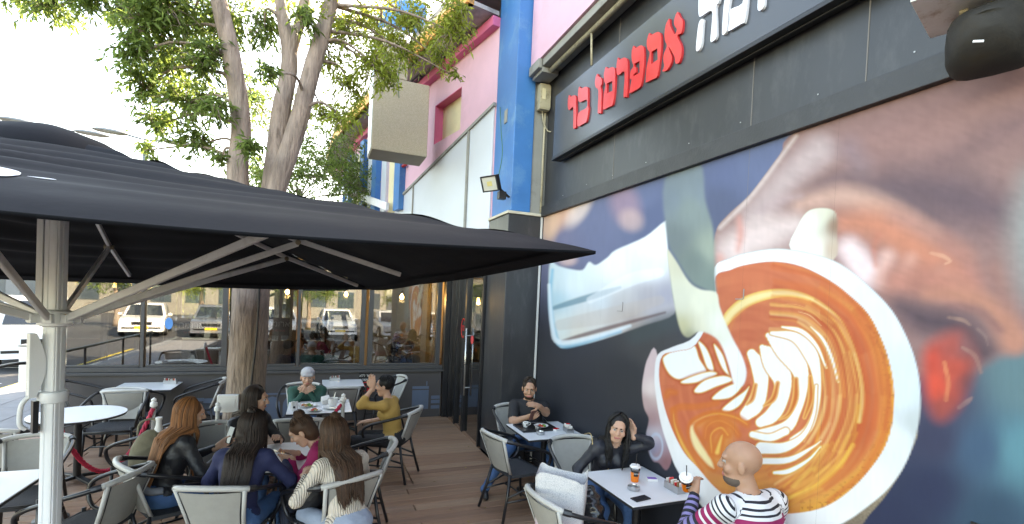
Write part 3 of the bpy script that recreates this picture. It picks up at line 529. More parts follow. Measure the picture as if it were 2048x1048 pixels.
# ------------------------------------------------------------------ pink wing beyond the pilaster (angled, then curving)
wing = thing('pink_wing', 'pink rendered upper facade with orange eave and blue window fins', 'building')
PL = [(2.318, 6.745), (1.687, 9.70), (1.30, 11.5), (0.98, 13.0), (0.72, 14.6), (0.62, 16.4), (0.75, 18.2), (1.2, 20.0)]
def off(poly, d):
    out = []
    for i, p in enumerate(poly):
        a = Vector(poly[max(i - 1, 0)]); b_ = Vector(poly[min(i + 1, len(poly) - 1)]); t = (b_ - a).normalized(); n = Vector((-t.y, t.x)); out.append((p[0] + n.x * d, p[1] + n.y * d))
    return out
def ribbon(poly, d0, d1, z0, z1, name, m, parent, zfun0=None, zfun1=None, bevel=0.0):
    A = off(poly, d0); B = off(poly, d1); b = MB(); V = []; F = []
    for i in range(len(poly)):
        za = zfun0(i) if zfun0 else z0; zb = zfun1(i) if zfun1 else z1
        V += [(*A[i], za), (*B[i], za), (*B[i], zb), (*A[i], zb)]
    for i in range(len(poly) - 1):
        for k in range(4): F.append((i * 4 + k, i * 4 + (k + 1) % 4, i * 4 + 4 + (k + 1) % 4, i * 4 + 4 + k))
    F += [(3, 2, 1, 0), tuple(4 * (len(poly) - 1) + k for k in range(4))]
    b.add(V, F); return b.build(name, m, parent, bevel=bevel)
def fac(s, d=0.0, z=0.0):      # point on the first straight run, s metres from the pilaster
    t = Vector((1.687 - 2.318, 9.70 - 6.745)).normalized(); n = Vector((-t.y, t.x)); return Vector((2.318 + t.x * s + n.x * d, 6.745 + t.y * s + n.y * d, z))
# wall pieces around the window recess (s 1.17..2.17, z 5.03..5.72)
def fbox(s0, s1, d0, d1, z0, z1, name, m, bevel=0.0, z0b=None, z1b=None):
    z0b = z0 if z0b is None else z0b; z1b = z1 if z1b is None else z1b
    P = [fac(s0, d0, z0), fac(s1, d0, z0b), fac(s1, d1, z0b), fac(s0, d1, z0), fac(s0, d0, z1), fac(s1, d0, z1b), fac(s1, d1, z1b), fac(s0, d1, z1)]
    return MB().add(P, [(0, 3, 2, 1), (4, 5, 6, 7), (0, 1, 5, 4), (1, 2, 6, 5), (2, 3, 7, 6), (3, 0, 4, 7)]).build(name, m, wing, bevel=bevel)
fbox(0.0, 1.14, -.3, 0, 3.2, 6.3, 'wall', M_pink); fbox(2.18, 3.02, -.3, 0, 3.2, 6.3, 'wall', M_pink)
fbox(1.142, 2.178, -.3, 0, 5.73, 6.3, 'wall', M_pink); fbox(1.142, 2.178, -.3, 0, 3.2, 5.02, 'wall', M_pink)
fbox(1.142, 2.178, -.3, -.16, 5.02, 5.73, 'window_board', M_cream); fbox(2.165, 2.178, -.16, .002, 5.02, 5.73, 'window_reveal', M_pinkd); fbox(1.142, 2.178, -.16, .002, 5.715, 5.73, 'window_reveal', M_pinkd)
ribbon(PL[1:], -.3, 0, 3.2, 6.3, 'wall', M_pink, wing)
ribbon(PL, -.1, .12, 6.20, 6.34, 'ledge', M_pinkd, wing, bevel=0.01)
ribbon(PL, .02, .52, 6.36, 6.42, 'soffit', M_soffit, wing); ribbon(PL, .44, .56, 6.36, 6.56, 'fascia', M_orange, wing); ribbon(PL, .36, .50, 6.563, 6.72, 'fascia_top', mat('cream_fascia', rgb(246, 214, 160), .6), wing)
ribbon(PL, -.8, .5, 6.72, 6.80, 'roof', M_soffit, wing)
for i in range(3): fbox(.5 + i * 1.0, .95 + i * 1.0, .14, .22, 6.325, 6.357, 'soffit_light_strip', M_frame)
# pale panels under a sloping head rail
def pan(s0, s1):
    f = lambda s: 5.05 - .213 * s
    return fbox(s0, s1, .004, .02, 3.0, f(s0), 'pale_panel', M_pale, z0b=3.0, z1b=f(s1))
pan(0.03, .74); pan(.80, 3.0); pan(3.03, 4.4)
f_ = lambda s: 5.05 - .213 * s
fbox(0.0, 4.4, .002, .05, f_(0), f_(0) + .05, 'head_rail', M_grey_p, z0b=f_(4.4), z1b=f_(4.4) + .05)
fbox(.745, .795, .003, .045, 3.0, f_(.745), 'mullion', M_grey_p); fbox(3.003, 3.028, .003, .045, 3.0, f_(3.0), 'mullion', M_grey_p)
# blue fins and cream panes on the curved end
def pl_pt(t, d, z):
    L_ = 0; 
    for i in range(len(PL) - 1):
        a = Vector(PL[i]); b_ = Vector(PL[i + 1]); l = (b_ - a).length
        if t <= L_ + l or i == len(PL) - 2:
            u = (t - L_) / l; tt = (b_ - a).normalized(); n = Vector((-tt.y, tt.x)); p = a + (b_ - a) * u + n * d; return Vector((p.x, p.y, z)), tt, n
        L_ += l
M_wht = mat('white_stripe', rgb(236, 236, 240), .6)
for k in range(13):
    s_ = 3.7 + k * .52; p, tt, n = pl_pt(s_, .03, 0)
    m = [M_blue, M_cream, M_pale, M_blue, M_wht][k % 5]; h = [6.1, 5.9, 6.0, 6.15, 5.8][k % 5]
    MB().obox((p.x, p.y, (4.0 + h) / 2), (tt.x * .16, tt.y * .16, 0), (n.x * (.10 if k % 5 in (0, 3) else .03), n.y * (.10 if k % 5 in (0, 3) else .03), 0), (0, 0, (h - 4.0) / 2)).build('window_fin' if k % 5 in (0, 3) else 'window_board', m, wing)
b = MB(); q = [pl_pt(s, .2, 4.1 + (s - 4.0) * .26)[0] for s in np.linspace(4.0, 9.6, 14)]
for a_, c_ in zip(q[:-1], q[1:]): b.bar(a_, c_, .06, .16)
b.build('sloping_rail', M_wht, wing)
p0 = pl_pt(3.9, .05, 0)[0]
MB().tube(cr([(p0.x, p0.y, 4.2), (p0.x, p0.y, 4.78), (p0.x - .03, p0.y - .05, 4.86), (p0.x + .1, p0.y - .5, 4.9)]), .03, 8).build('red_pipe', mat('red_pipe', (.45, .03, .03), .4), wing, smooth=True)

# extract duct box with blue elbow
M_mesh = mat('duct_mesh_cladding', rgb(176, 166, 140), .6, metal=.2, var=.1, vscale=3)
_t = M_mesh.node_tree; _w = _t.nodes.new('ShaderNodeTexBrick'); _w.inputs['Scale'].default_value = 28; _w.inputs['Mortar Size'].default_value = .03; _w.offset = 0; _w.inputs['Brick Width'].default_value = .5; _w.inputs['Row Height'].default_value = .5
_tc = _t.nodes.new('ShaderNodeTexCoord'); _mp = _t.nodes.new('ShaderNodeMapping'); _mp.inputs['Rotation'].default_value = (R(90), 0, 0); _t.links.new(_tc.outputs['Object'], _mp.inputs[0]); _t.links.new(_mp.outputs[0], _w.inputs['Vector'])
_bp = _t.nodes.new('ShaderNodeBump'); _bp.inputs['Strength'].default_value = .6; _bp.inputs['Distance'].default_value = .01; _bp.invert = True; _t.links.new(_w.outputs['Fac'], _bp.inputs['Height']); _t.links.new(_bp.outputs[0], _t.nodes['Principled BSDF'].inputs['Normal'])
_w.inputs['Color1'].default_value = (*rgb(206, 192, 170), 1); _w.inputs['Color2'].default_value = (*rgb(194, 180, 158), 1); _w.inputs['Mortar'].default_value = (*rgb(140, 128, 108), 1); _t.links.new(_w.outputs['Color'], _t.nodes['Principled BSDF'].inputs['Base Color'])
duct = thing('extract_duct', 'mesh-clad beige ventilation duct box with blue elbow on the pink facade', 'ventilation duct', (1.13, 8.65, 4.60))
MB().box(-.42, .50, -.36, .30, 0, 1.22).build('duct_box', M_mesh, duct, bevel=.01, seg=1)
MB().box(-.42, .12, -.36, .30, 1.223, 1.86).build('duct_riser', M_mesh, duct, bevel=.01, seg=1)
MB().box(-.432, -.422, -.35, .29, .02, 1.84).build('side_sheet', mat('galvanised', (.5, .5, .5), .4, metal=.7), duct)
MB().lathe([(.25, 0), (.26, .05), (.25, .1), (.25, .30)], (-.13, 0, 1.86), 20).build('collar', M_wh, duct, smooth='auto')
el = cr([(-.13, 0, 2.1), (-.13, 0, 2.25), (-.06, .02, 2.42), (.12, .05, 2.52), (.40, .1, 2.54)], 4)
MB().tube(el, [.25 + .012 * (i % 2) for i in range(len(el))], 18).build('elbow', M_blue, duct, smooth='auto')
MB().tube(cr([(-.05, -.37, 1.8), (-.02, -.4, 1.5), (-.04, -.39, 1.2), (-.01, -.38, .9)]), .006, 5).build('loose_wire', mat('green_wire', (.05, .16, .08), .5), duct)

# floodlight on the pilaster
fl = thing('floodlight', 'black square floodlight fixed to the blue pilaster above the entrance', 'floodlight', (2.30, 6.03, 3.56))
ax, ay, az = Vector((.75, .3, -.58)).normalized(), Vector((-.3, .92, .0)).normalized(), None
fd = Vector((-.72, -.45, -.35)).normalized(); rx_ = fd.cross(Vector((0, 0, 1))).normalized(); uy = rx_.cross(fd); c0 = Vector((-.30, -.14, .14))
MB().obox(c0, rx_ * .13, uy * .10, fd * .03).build('housing', M_black, fl, bevel=.008)
MB().obox(c0 + fd * .032, rx_ * .112, uy * .083, fd * .003).build('lens', mat('flood_lens', (.55, .53, .45), .15, var=.1, spec=.8), fl)
MB().obox(c0 + fd * .036, rx_ * .04, uy * .03, fd * .002).build('emitter', mat('flood_led', (.6, .5, .2), .4), fl)
for s in (-1, 1): MB().obox(c0 + fd * .036 + rx_ * .122 * s, rx_ * .01, uy * .1, fd * .006).build('bezel', M_black, fl); MB().obox(c0 + fd * .036 + uy * .092 * s, rx_ * .112, uy * .008, fd * .006).build('bezel', M_black, fl)
MB().bar(c0 - fd * .04, (-.0, -.02, .02), .03, .02).build('bracket', M_black, fl); MB().obox((-.12, -.06, .02), (.05, 0, 0), (0, .045, 0), (0, 0, .05)).build('driver_box', M_black, fl, bevel=.005)
MB().tube(cr([(-.2, -.1, .2), (-.08, .1, .6), (-.06, .25, 1.0), (.0, .5, 1.4)]), .006, 5).build('power_cable', MATS['green_wire'], fl)

# loudspeaker at the upper right, on a white bracket shelf
sp = thing('loudspeaker', 'black rounded outdoor loudspeaker on a white shelf above the mural', 'loudspeaker', (2.50, 1.13, 3.375), R(18)); sp.scale = (.88, .88, .88)
b = MB(); prof = []
for k in range(9):
    t = k / 8; yy = .17 - .34 * t; prof.append((yy, .125 - .05 * t ** 2 - .03 * (1 - t) ** 4))
V = []; F = []; n = 20
for i in range(11):
    t = i / 10; x = -.17 + .30 * t; rz_ = .15 * (1 - .75 * (1 - t) ** 3) ; ry = .17 * (1 - .6 * (1 - t) ** 3)
    for k in range(n):
        a = 2 * math.pi * k / n; c, s = math.cos(a), math.sin(a); e = .55
        V.append((x + .05 * abs(c) * (1 - t) * .5, ry * math.copysign(abs(c) ** e, c), rz_ * math.copysign(abs(s) ** e, s)))
for i in range(10):
    for k in range(n): F.append((i * n + k, i * n + (k + 1) % n, (i + 1) * n + (k + 1) % n, (i + 1) * n + k))
F += [tuple(range(n))[::-1], tuple(10 * n + k for k in range(n))]
b.add(V, F); grl = b.build('cabinet', mat('speaker_black', (.040, .037, .034), .85, spec=.25, var=.35, vscale=8, bump=.3, bscale=300, dirt=(.05, .04, .03), dscale=6), sp, smooth=True)
MB().obox((-.02, -.165, .03), (.10, 0, 0), (0, .008, 0), (0, 0, .11)).build('side_panel', mat('dusty_grey', (.16, .16, .17), .7, var=.3, vscale=12, dirt=(.5, .5, .5), dscale=14), sp, bevel=.006)
MB().box(-.22, .23, -.30, .26, .165, .185).build('shelf', mat('shelf_cream', rgb(240, 238, 234), .6, dirt=rgb(190, 170, 150), dscale=8), sp, bevel=.003)
MB().bar((.0, .1, .15), (.23, .1, .0), .03, .02).build('bracket', M_beige, sp)
MB().obox((-.168, .02, -.09), (.003, 0, 0), (0, .018, .006), (0, -.001, .0045)).build('badge', M_wh, sp)

# ------------------------------------------------------------------ glazed extension of the cafe
ext = thing('glazed_extension', 'charcoal glazed cafe extension with sliding windows', 'building')
YF, X0, X1 = 8.70, -3.45, 2.14
G1 = glass('window_glass', (.62, .65, .64), 1.6)
M_low = mat('low_wall_paint', (0.062, 0.056, 0.058), .5, var=.08, vscale=1.5, bump=.04)
MB().box(X0, X1, YF, YF + .12, 0, .84).build('low_wall', M_low, ext)
MB().box(X0 - .02, X1 + .02, YF - .06, YF + .14, .843, .885).build('sill', M_frame, ext, bevel=.006)
MB().box(X0 - .02, X1 + .02, YF - .01, YF + .13, .888, .955).build('bottom_track', M_frame, ext, bevel=.005)
MB().box(X0 - .02, X1 + .02, YF - .01, YF + .13, 2.60, 2.72).build('top_track', M_frame, ext, bevel=.005)
posts = [X0 + .04, -2.44, -1.37, -1.19, -0.30, .72, .85, 2.06]
for i, x in enumerate(posts):
    w_ = .045 if i in (1, 4) else .08
    MB().box(x - w_ / 2, x + w_ / 2, YF + .0, YF + .10, .957, 2.598).build('window_post', M_frame, ext, bevel=.004)
for a, b_, in ((posts[0], posts[1]), (posts[1], posts[2]), (posts[3], posts[4]), (posts[4], posts[5]), (posts[6], posts[7])):
    p = MB().box(a + .042, b_ - .042, YF + .045, YF + .053, .975, 2.58).build('window_pane', G1, ext)
    MB().box(a + .04, b_ - .04, YF + .03, YF + .07, .958, .99).build('pane_rail', M_frame, p, bevel=.003)
MB().box(X1 + .022, X1 + .13, YF - .06, YF + .10, 0, 2.72).build('corner_post', M_black, ext, bevel=.006)
MB().box(X0 - .1, 2.4, YF - .25, 15.2, 2.75, 3.05).build('roof', M_dark2, ext)
MB().box(X0, 2.28, YF + .14, 15.0, -.03, .004).build('interior_floor', mat('cafe_floor', (.13, .09, .06), .35, var=.2, vscale=3), ext)
# left side wall: low wood panelling and glass
MB().box(X0, X0 + .12, YF + .143, 15, 0, .80).build('side_low_wall', mat('oak_panel', (.20, .115, .06), .5, var=.2, vscale=5, stretch=(1, 1, .15)), ext)
MB().box(X0 - .01, X0 + .13, YF + .143, 15, .803, .86).build('side_sill', M_frame, ext)
for y_ in (10.2, 11.8, 13.4, 14.94): MB().box(X0 + .02, X0 + .10, y_ - .04, y_ + .04, .862, 2.74).build('side_post', M_frame, ext)
for y0, y1 in ((8.9, 10.15), (10.25, 11.75), (11.85, 13.35), (13.45, 14.88)): MB().box(X0 + .05, X0 + .058, y0, y1, .87, 2.73).build('side_pane', G1, ext)
# rear: low oak wall and glass, right: beige wall with oak wainscot
MB().box(X0 + .13, 1.0, 14.9, 15.0, 0, .80).build('rear_low_wall', MATS['oak_panel'], ext)
for x in (-2.2, -1.0, .2, 1.04): MB().box(x - .04, x + .04, 14.9, 14.98, .803, 2.74).build('rear_post', M_frame, ext)
for a, b_ in ((X0 + .15, -2.25), (-2.15, -1.05), (-.95, .15)): MB().box(a, b_, 14.94, 14.948, .81, 2.73).build('rear_pane', G1, ext)
M_cafe = mat('cafe_beige_wall', rgb(206, 190, 164), .7, var=.05)
MB().box(2.20, 2.30, 9.4, 15.0, 1.0, 2.74).build('inner_wall', M_cafe, ext); MB().box(2.18, 2.30, 9.4, 15.0, 0, .998).build('wainscot', mat('light_oak', (.42, .27, .13), .5, var=.15, vscale=6, stretch=(1, 1, .1)), ext)
MB().box(1.04, 2.19, 14.9, 15, 0, 2.74).build('inner_wall', M_cafe, ext)
pf = MB().box(2.17, 2.198, 10.0, 10.9, 1.35, 2.25).build('wall_picture', mat('picture_print', rgb(180, 160, 130), .4, var=.3, vscale=5), ext); MB().box(2.165, 2.197, 9.95, 9.998, 1.3, 2.3).build('picture_frame', MATS['light_oak'], pf); MB().box(2.165, 2.197, 10.902, 10.95, 1.3, 2.3).build('picture_frame', MATS['light_oak'], pf)
# pale graphics on the low wall: jar, stripes, arches
M_gfx = mat('graphic_grey_blue', rgb(92, 108, 130, .9), .5, var=.05)
def decal(poly, name='wall_graphic'): MB().prism(poly, lambda a, b, d: (a, YF - d, b), 0.0005, .003).build(name, M_gfx, ext)
decal([(1.62, .15), (1.92, .15), (1.92, .50), (1.62, .50)]); decal([(1.62, .52), (1.92, .52), (1.92, .57), (1.62, .57)]); decal([(1.87, .58), (1.89, .58), (1.89, .66), (1.87, .66)])
for z in (.15, .25, .33): decal([(1.97, z), (2.13, z), (2.13, z + .06), (1.97, z + .06)])
for x in (-.78, -.5): decal([(x, .08)] + [(x + .12 - .12 * math.cos(a), .30 + .16 * math.sin(a)) for a in np.linspace(0, math.pi, 9)] + [(x + .24, .08)])
decal([(-.9, .49), (-.05, .49), (-.05, .515), (-.9, .515)])
for z in (.15, .24, .33, .42): decal([(-1.95, z), (-1.62, z), (-1.62, z + .05), (-1.95, z + .05)])
decal([(-1.45 + .18 * math.cos(a), .46 + .30 * math.sin(a)) for a in np.linspace(math.pi, 2 * math.pi, 12)])
# shop lettering boards hanging behind the glass
def window_board(x, z, lab):
    t = thing('window_sign', lab, 'sign', (x, YF + .16, z))
    MB().box(-.17, .17, 0, .012, -.15, .15).build('board', M_black, t); text_mesh('lettering', 'המורא', .13, M_wh, t, (0, -.004, .04), (R(90), 0, 0)); text_mesh('lettering', 'רב וסרפסא', .045, M_red, t, (0, -.004, -.07), (R(90), 0, 0))
window_board(-1.85, 1.55, 'black hanging sign with white Hebrew lettering left of the tree'); window_board(-.62, 1.60, 'black hanging sign with white Hebrew lettering right of the tree trunk')
st_ = MB().lathe([(.001, 0), (.075, 0), (.075, .003), (.001, .003)], (0, 0, 0), 20).build('window_sticker', mat('blue_sticker', (.05, .25, .6), .4)); st_.rotation_euler = (R(90), 0, 0); st_.location = (-2.12, YF + .044, 1.62); st_.scale = (.7, 1.2, 1); tag(st_, 'oval blue sticker on the window pane left of the tree', 'sticker')
# no smoking notice
ns = thing('no_smoking_sign', 'small black no smoking notice with red ring on the low wall', 'sign', (.80, YF - .002, .66))
MB().box(-.12, .12, -.006, 0, -.17, .17).build('plate', M_black, ns)
text_mesh('lettering', 'אלל רוזא', .06, M_wh, ns, (0, -.008, .12), (R(90), 0, 0)); text_mesh('lettering', 'ןושיע', .06, M_wh, ns, (0, -.008, .05), (R(90), 0, 0))
ring = MB(); k_ = 20
ring.tube([(.075 * math.cos(a), 0, .075 * math.sin(a)) for a in np.linspace(0, 2 * math.pi, k_ + 1)], .010, 6, caps=False); ring.bar((-.055, 0, .055), (.055, 0, -.055), .008, .016)
ro = ring.build('red_ring', M_red, ns); ro.location = (0, -.008, -.07); ro.scale = (1, .3, 1)
MB().box(-.05, .035, -.009, -.007, -.08, -.066).build('cigarette_mark', M_wh, ns)

# ------------------------------------------------------------------ glass entrance beside the column
ent = thing('glass_entrance', 'framed glass entrance door with long steel handle beside the dark column', 'door', (2.30, 6.76, 0))
DL = YF - .06 - 6.76
for y0, y1, n_ in ((.0, .05, 0), (.83, .93, 1), (1.33, 1.42, 1), (DL - .08, DL - .01, 0)):
    MB().box(-.05, .06, y0, y1, 0, 2.72).build('door_post', M_black, ent, bevel=.005)
for y0, y1 in ((.06, .82), (.94, 1.32), (1.43, DL - .09)): MB().box(-.004, .004, y0, y1, .02, 2.70).build('door_pane', G1, ent)
MB().box(-.05, .06, 0, DL - .01, 2.724, 3.2).build('lintel', M_black, ent)
MB().box(-.04, .06, .0, DL, -.02, .016).build('threshold', M_wood[0], ent)
hd = MB().tube([(-.06, .76, .62), (-.06, .76, 1.72)], .014, 10).build('handle', mat('brushed_steel', (.55, .55, .54), .28, metal=.9), ent, smooth=True)
for z in (.75, 1.6): MB().tube([(-.06, .76, z), (0, .76, z)], .009, 8).build('handle_stud', MATS['brushed_steel'], hd)
b = MB(); b.tube([(0, .12 * math.cos(a), .16 * math.sin(a)) for a in np.linspace(0, 6.2832, 25)], .012, 6, caps=False); so_ = b.build('red_sticker', M_red, ent); so_.location = (-.008, .95 - .06, 1.72); so_.scale = (.3, 1, 1); so_.location = (-.008, 1.14, 1.70)
text_mesh('sticker_lettering', 'רב', .15, M_red, ent, (-.008, 1.14, 1.70), (R(90), 0, R(-90)))
s2 = MB().lathe([(.001, 0), (.07, 0), (.07, .003), (.001, .003)], (0, 0, 0), 18).build('red_sticker', M_red, ent); s2.rotation_euler = (0, R(90), 0); s2.location = (-.01, .60, 1.55)
# interior behind the entrance
hall = thing('cafe_interior', 'dim cafe interior with beige walls behind the glass entrance', 'room')
MB().box(2.31, 9.0, 6.9, 15, -.03, .006).build('hall_floor', mat('hall_floor', (.22, .14, .08), .35, var=.2, vscale=3), hall)
MB().box(8.9, 9.0, 6.9, 15, .01, 3.3).build('hall_wall', M_cafe, hall); MB().box(2.31, 8.9, 14.9, 15, .01, 3.3).build('hall_wall', M_cafe, hall)
MB().box(2.31, 9, 6.9, 15, 3.31, 3.38).build('hall_ceiling', M_dark2, hall); MB().box(4.2, 4.8, 10, 14, .01, 1.1).build('hall_counter', MATS['oak_panel'], hall)
for i in range(4): MB().box(8.6, 8.88, 7.6 + i * 1.8, 8.9 + i * 1.8, 1.2, 1.9).build('wall_shelf', MATS['light_oak'], hall)
M_bulb = mat('bulb_glow', (1, .7, .3), .3, emit=(1, .55, .18), estr=18)
def bulb(x, y, z, i):
    t = thing('pendant_lamp', ['warm pendant bulb nearest the entrance post', 'warm pendant bulb beside the door glass', 'warm pendant bulb above the tables behind the middle window', 'warm pendant bulb deep inside the extension', 'warm pendant bulb behind the right window'][i], 'lamp', (x, y, z), group='pendant bulbs in the cafe')
    MB().lathe([(.004, -.075), (.03, -.06), (.042, -.03), (.036, 0), (.016, .03), (.014, .05)], (0, 0, 0), 14).build('bulb', M_bulb, t, smooth=True); MB().lathe([(.018, .05), (.018, .10), (.004, .11)], (0, 0, 0), 10).build('socket', M_black, t); MB().tube([(0, 0, .11), (0, 0, .55)], .004, 5).build('flex', M_black, t)
    l = bpy.data.lights.new('bulb_light', 'POINT'); l.energy = 1.2; l.color = (1, .66, .34); l.shadow_soft_size = .05; lo = bpy.data.objects.new('bulb_light', l); COL.objects.link(lo); lo.parent = t; lo.location = (0, 0, -.1)
for i, p in enumerate([(2.75, 8.9, 2.55), (2.9, 8.4, 2.52), (-.6, 10.6, 2.2), (.6, 12.4, 2.2), (1.6, 10.2, 2.2)]): bulb(*p, i)

# ------------------------------------------------------------------ handrail at the deck edge
hr = thing('handrail', 'dark tube handrail at the left edge of the deck', 'railing', (-3.86, 3, 0))
MB().tube(cr([(0, 0, 1.03), (0, 3, 1.03), (0, 5.55, 1.03), (.30, 5.66, 1.0)]), .024, 10).build('rail', M_black, hr, smooth=True)
for y_ in (.1, 1.9, 3.7): MB().tube([(0, y_, -.1), (0, y_, 1.02)], .02, 8).build('post', M_black, hr, smooth=True)

# ------------------------------------------------------------------ big parasol
UC = Vector((-1.40, 3.52, 0)); APEX = Vector((-1.46, 3.56, 3.03))
CR_ = [Vector((1.01, 1.65, 2.43)), Vector((.53, 5.82, 2.285)), Vector((-3.83, 5.42, 2.25)), Vector((-3.33, 1.22, 2.41))]
um = thing('parasol', 'large black square parasol with silver ribbed pole over the terrace', 'parasol', tuple(UC))
M_can = mat('parasol_fabric', (.0062, .0068, .0095), .75, var=.12, vscale=4, bump=.25, bscale=9, spec=.18, dirt=(.0095, .0105, .014), dscale=2)
M_alu = mat('parasol_aluminium', (.74, .76, .78), .38, metal=.05, var=.08, vscale=5, stretch=(1, 1, .2), dirt=(.60, .60, .60), dscale=5)
M_alud = mat('parasol_strut', (.66, .67, .69), .4, metal=.05, var=.12, dirt=(.48, .48, .47), dscale=6)
def can_pt(e, u, r, lift=0.0, wr=1.0):
    # e edge index, u 0..1 along edge, r 0..1 from apex to edge
    A = CR_[e]; B = CR_[(e + 1) % 4]; E = A + (B - A) * u
    bow = math.sin(math.pi * u); rib = abs(math.sin(2 * math.pi * u)) ; inward = (UC - E); inward.z = 0; inward.normalize()
    E = E + inward * (.05 * bow + .03 * rib)
    P = APEX + (E - APEX) * r
    P.z -= .045 * math.sin(math.pi * r) * 1.0 + .025 * rib * r * (1 - .3 * r)
    P.z += .06 * r * (1 - r) * bow
    if r > .9: P.z -= .05 * ((r - .9) / .1) ** 1.6 * (.35 + .65 * bow)
    f = wr * r * (1 - r) * 4
    ph = 52 * r + 2.2 * math.sin(2.1 * math.pi * u + e) + 1.6 * mnoise.noise((u * 3, r * 4, e))
    P.z += .022 * f * math.sin(ph) * (.5 + mnoise.noise((u * 2 + 5, r * 3, e * 2))) + .014 * f * mnoise.noise((u * 3.5, r * 6, e + 9))
    P.z += lift
    return P
b = MB(); NU, NR = 56, 72
for e in range(4):
    V = []; F = []
    for i in range(NU + 1):
        for j in range(NR + 1): V.append(can_pt(e, i / NU, .02 + .98 * j / NR) - UC)
    for i in range(NU):
        for j in range(NR): a = i * (NR + 1) + j; F.append((a, a + 1, a + NR + 2, a + NR + 1))
    b.add(V, F)
    V2 = []; F2 = []          # hem: fabric folded under
    for i in range(NU + 1):
        p = can_pt(e, i / NU, 1.0) - UC; q = can_pt(e, i / NU, .97) - UC; V2 += [p, p + Vector((0, 0, -.012)), q + Vector((0, 0, -.012))]
    for i in range(NU): F2 += [(i * 3, i * 3 + 1, i * 3 + 4, i * 3 + 3), (i * 3 + 1, i * 3 + 2, i * 3 + 5, i * 3 + 4)]
    b.add(V2, F2)
b.build('canopy', M_can, um, smooth=True, fix=False)
b = MB(); V = []; F = []
for k in range(32):
    a = 2 * math.pi * k / 32
    for j, (r_, z) in enumerate([(.02, .045), (.15, .040), (.30, .0), (.42, -.055), (.50, -.085), (.505, -.10)]): V.append((r_ * .85 * math.cos(a), r_ * .85 * math.sin(a), z - .012 + .010 * math.sin(4 * a) * j / 5 - .045 * (j > 3)))
for k in range(32):
    for j in range(5): F.append((k * 6 + j, k * 6 + j + 1, ((k + 1) % 32) * 6 + j + 1, ((k + 1) % 32) * 6 + j))
b.add(V, F); vc = b.build('vent_cap', M_can, um, smooth=True, fix=False); vc.location = APEX - UC + Vector((0, 0, .0))
# white emblem printed on the near panel: torn-map shape with a leaf
def emblem(poly):
    pts = cr(poly, 3, True); b = MB(); V = [can_pt(3, u, r, .004) - UC for u, r in pts]; c = can_pt(3, sum(p[0] for p in pts) / len(pts), sum(p[1] for p in pts) / len(pts), .004) - UC
    n = len(V); b.add(V + [c], [(i, (i + 1) % n, n) for i in range(n)]); b.build('emblem', mat('emblem_white', (.72, .72, .74), .6), um, fix=False)
emblem([(.55, .74), (.58, .735), (.603, .75), (.606, .79), (.604, .85), (.59, .87), (.56, .86), (.54, .80)]); emblem([(.611, .80), (.618, .785), (.628, .78), (.632, .79), (.622, .805)])
# struts and ribs
hub = Vector((-1.40, 3.52, 1.99))
ends = []
for e in range(4): ends += [(e, 0.0), (e, .5)]
for e, u in ends:
    tip = can_pt(e, u, .93, wr=0) - UC + Vector((0, 0, -.03)); top = APEX - UC + Vector((0, 0, -.10)); mid = can_pt(e, u, .58 if u == 0 else .60, wr=0) - UC + Vector((0, 0, -.045))
    d0 = (mid.xy).normalized(); st0 = hub - UC + Vector((d0.x * .10, d0.y * .10, 0))
    rb = MB().bar(Vector((d0.x * .07, d0.y * .07, top.z)), mid, .022, .034).bar(mid, tip, .022, .034).build('rib', M_alud, um, bevel=.003, seg=1)
    MB().bar(st0, mid + Vector((0, 0, -.02)), .022, .042).build('strut', M_alud, um, bevel=.004, seg=1)
    side = Vector((-d0.y, d0.x, 0)); MB().tube([mid - side * .03 + Vector((0, 0, -.015)), mid + side * .03 + Vector((0, 0, -.015))], .018, 10).build('pivot_bolt', mat('pivot_brass', (.3, .25, .17), .5, metal=.5), um)
# fluted pole
def flute(r, z0, z1, n=48, d=.004):
    b = MB(); V = []; F = []
    for z in (z0, z1):
        for k in range(n): a = 2 * math.pi * k / n; rr = r - (d if k % 4 == 0 else 0); V.append((rr * math.cos(a), rr * math.sin(a), z))
    F = [(k, (k + 1) % n, n + (k + 1) % n, n + k) for k in range(n)] + [tuple(range(n))[::-1], tuple(range(n, 2 * n))]
    return b.add(V, F)
b = MB(); V = []; n = 64
for z_ in (.03, 3.0):
    for k in range(n):
        a = 2 * math.pi * k / n + .35; c_, s_ = math.cos(a), math.sin(a); rr = .041 / (abs(c_) ** 4.5 + abs(s_) ** 4.5) ** (1 / 4.5); rr -= .004 if (k % 16) in (5, 11) else 0; V.append((rr * math.cos(a - .35), rr * math.sin(a - .35), z_))
b.add(V, [(k, (k + 1) % n, n + (k + 1) % n, n + k) for k in range(n)] + [tuple(range(n))[::-1], tuple(range(n, 2 * n))]).build('pole', M_alu, um)
MB().box(-.082, -.052, -.02, .02, 1.99, 2.95).build('guide_rail', M_alu, um, bevel=.004)
MB().lathe([(.052, -.055), (.076, -.045), (.080, .0), (.076, .035), (.054, .045)], tuple(hub - UC), 24).build('runner', M_alu, um, smooth='auto')
for e, u in ends:
    d0 = ((can_pt(e, u, .6, wr=0) - UC).xy).normalized(); MB().obox((d0.x * .09, d0.y * .09, 1.985), (d0.x * .03, d0.y * .03, 0), (-d0.y * .02, d0.x * .02, 0), (0, 0, .025)).build('runner_lug', M_alu, um, bevel=.005)
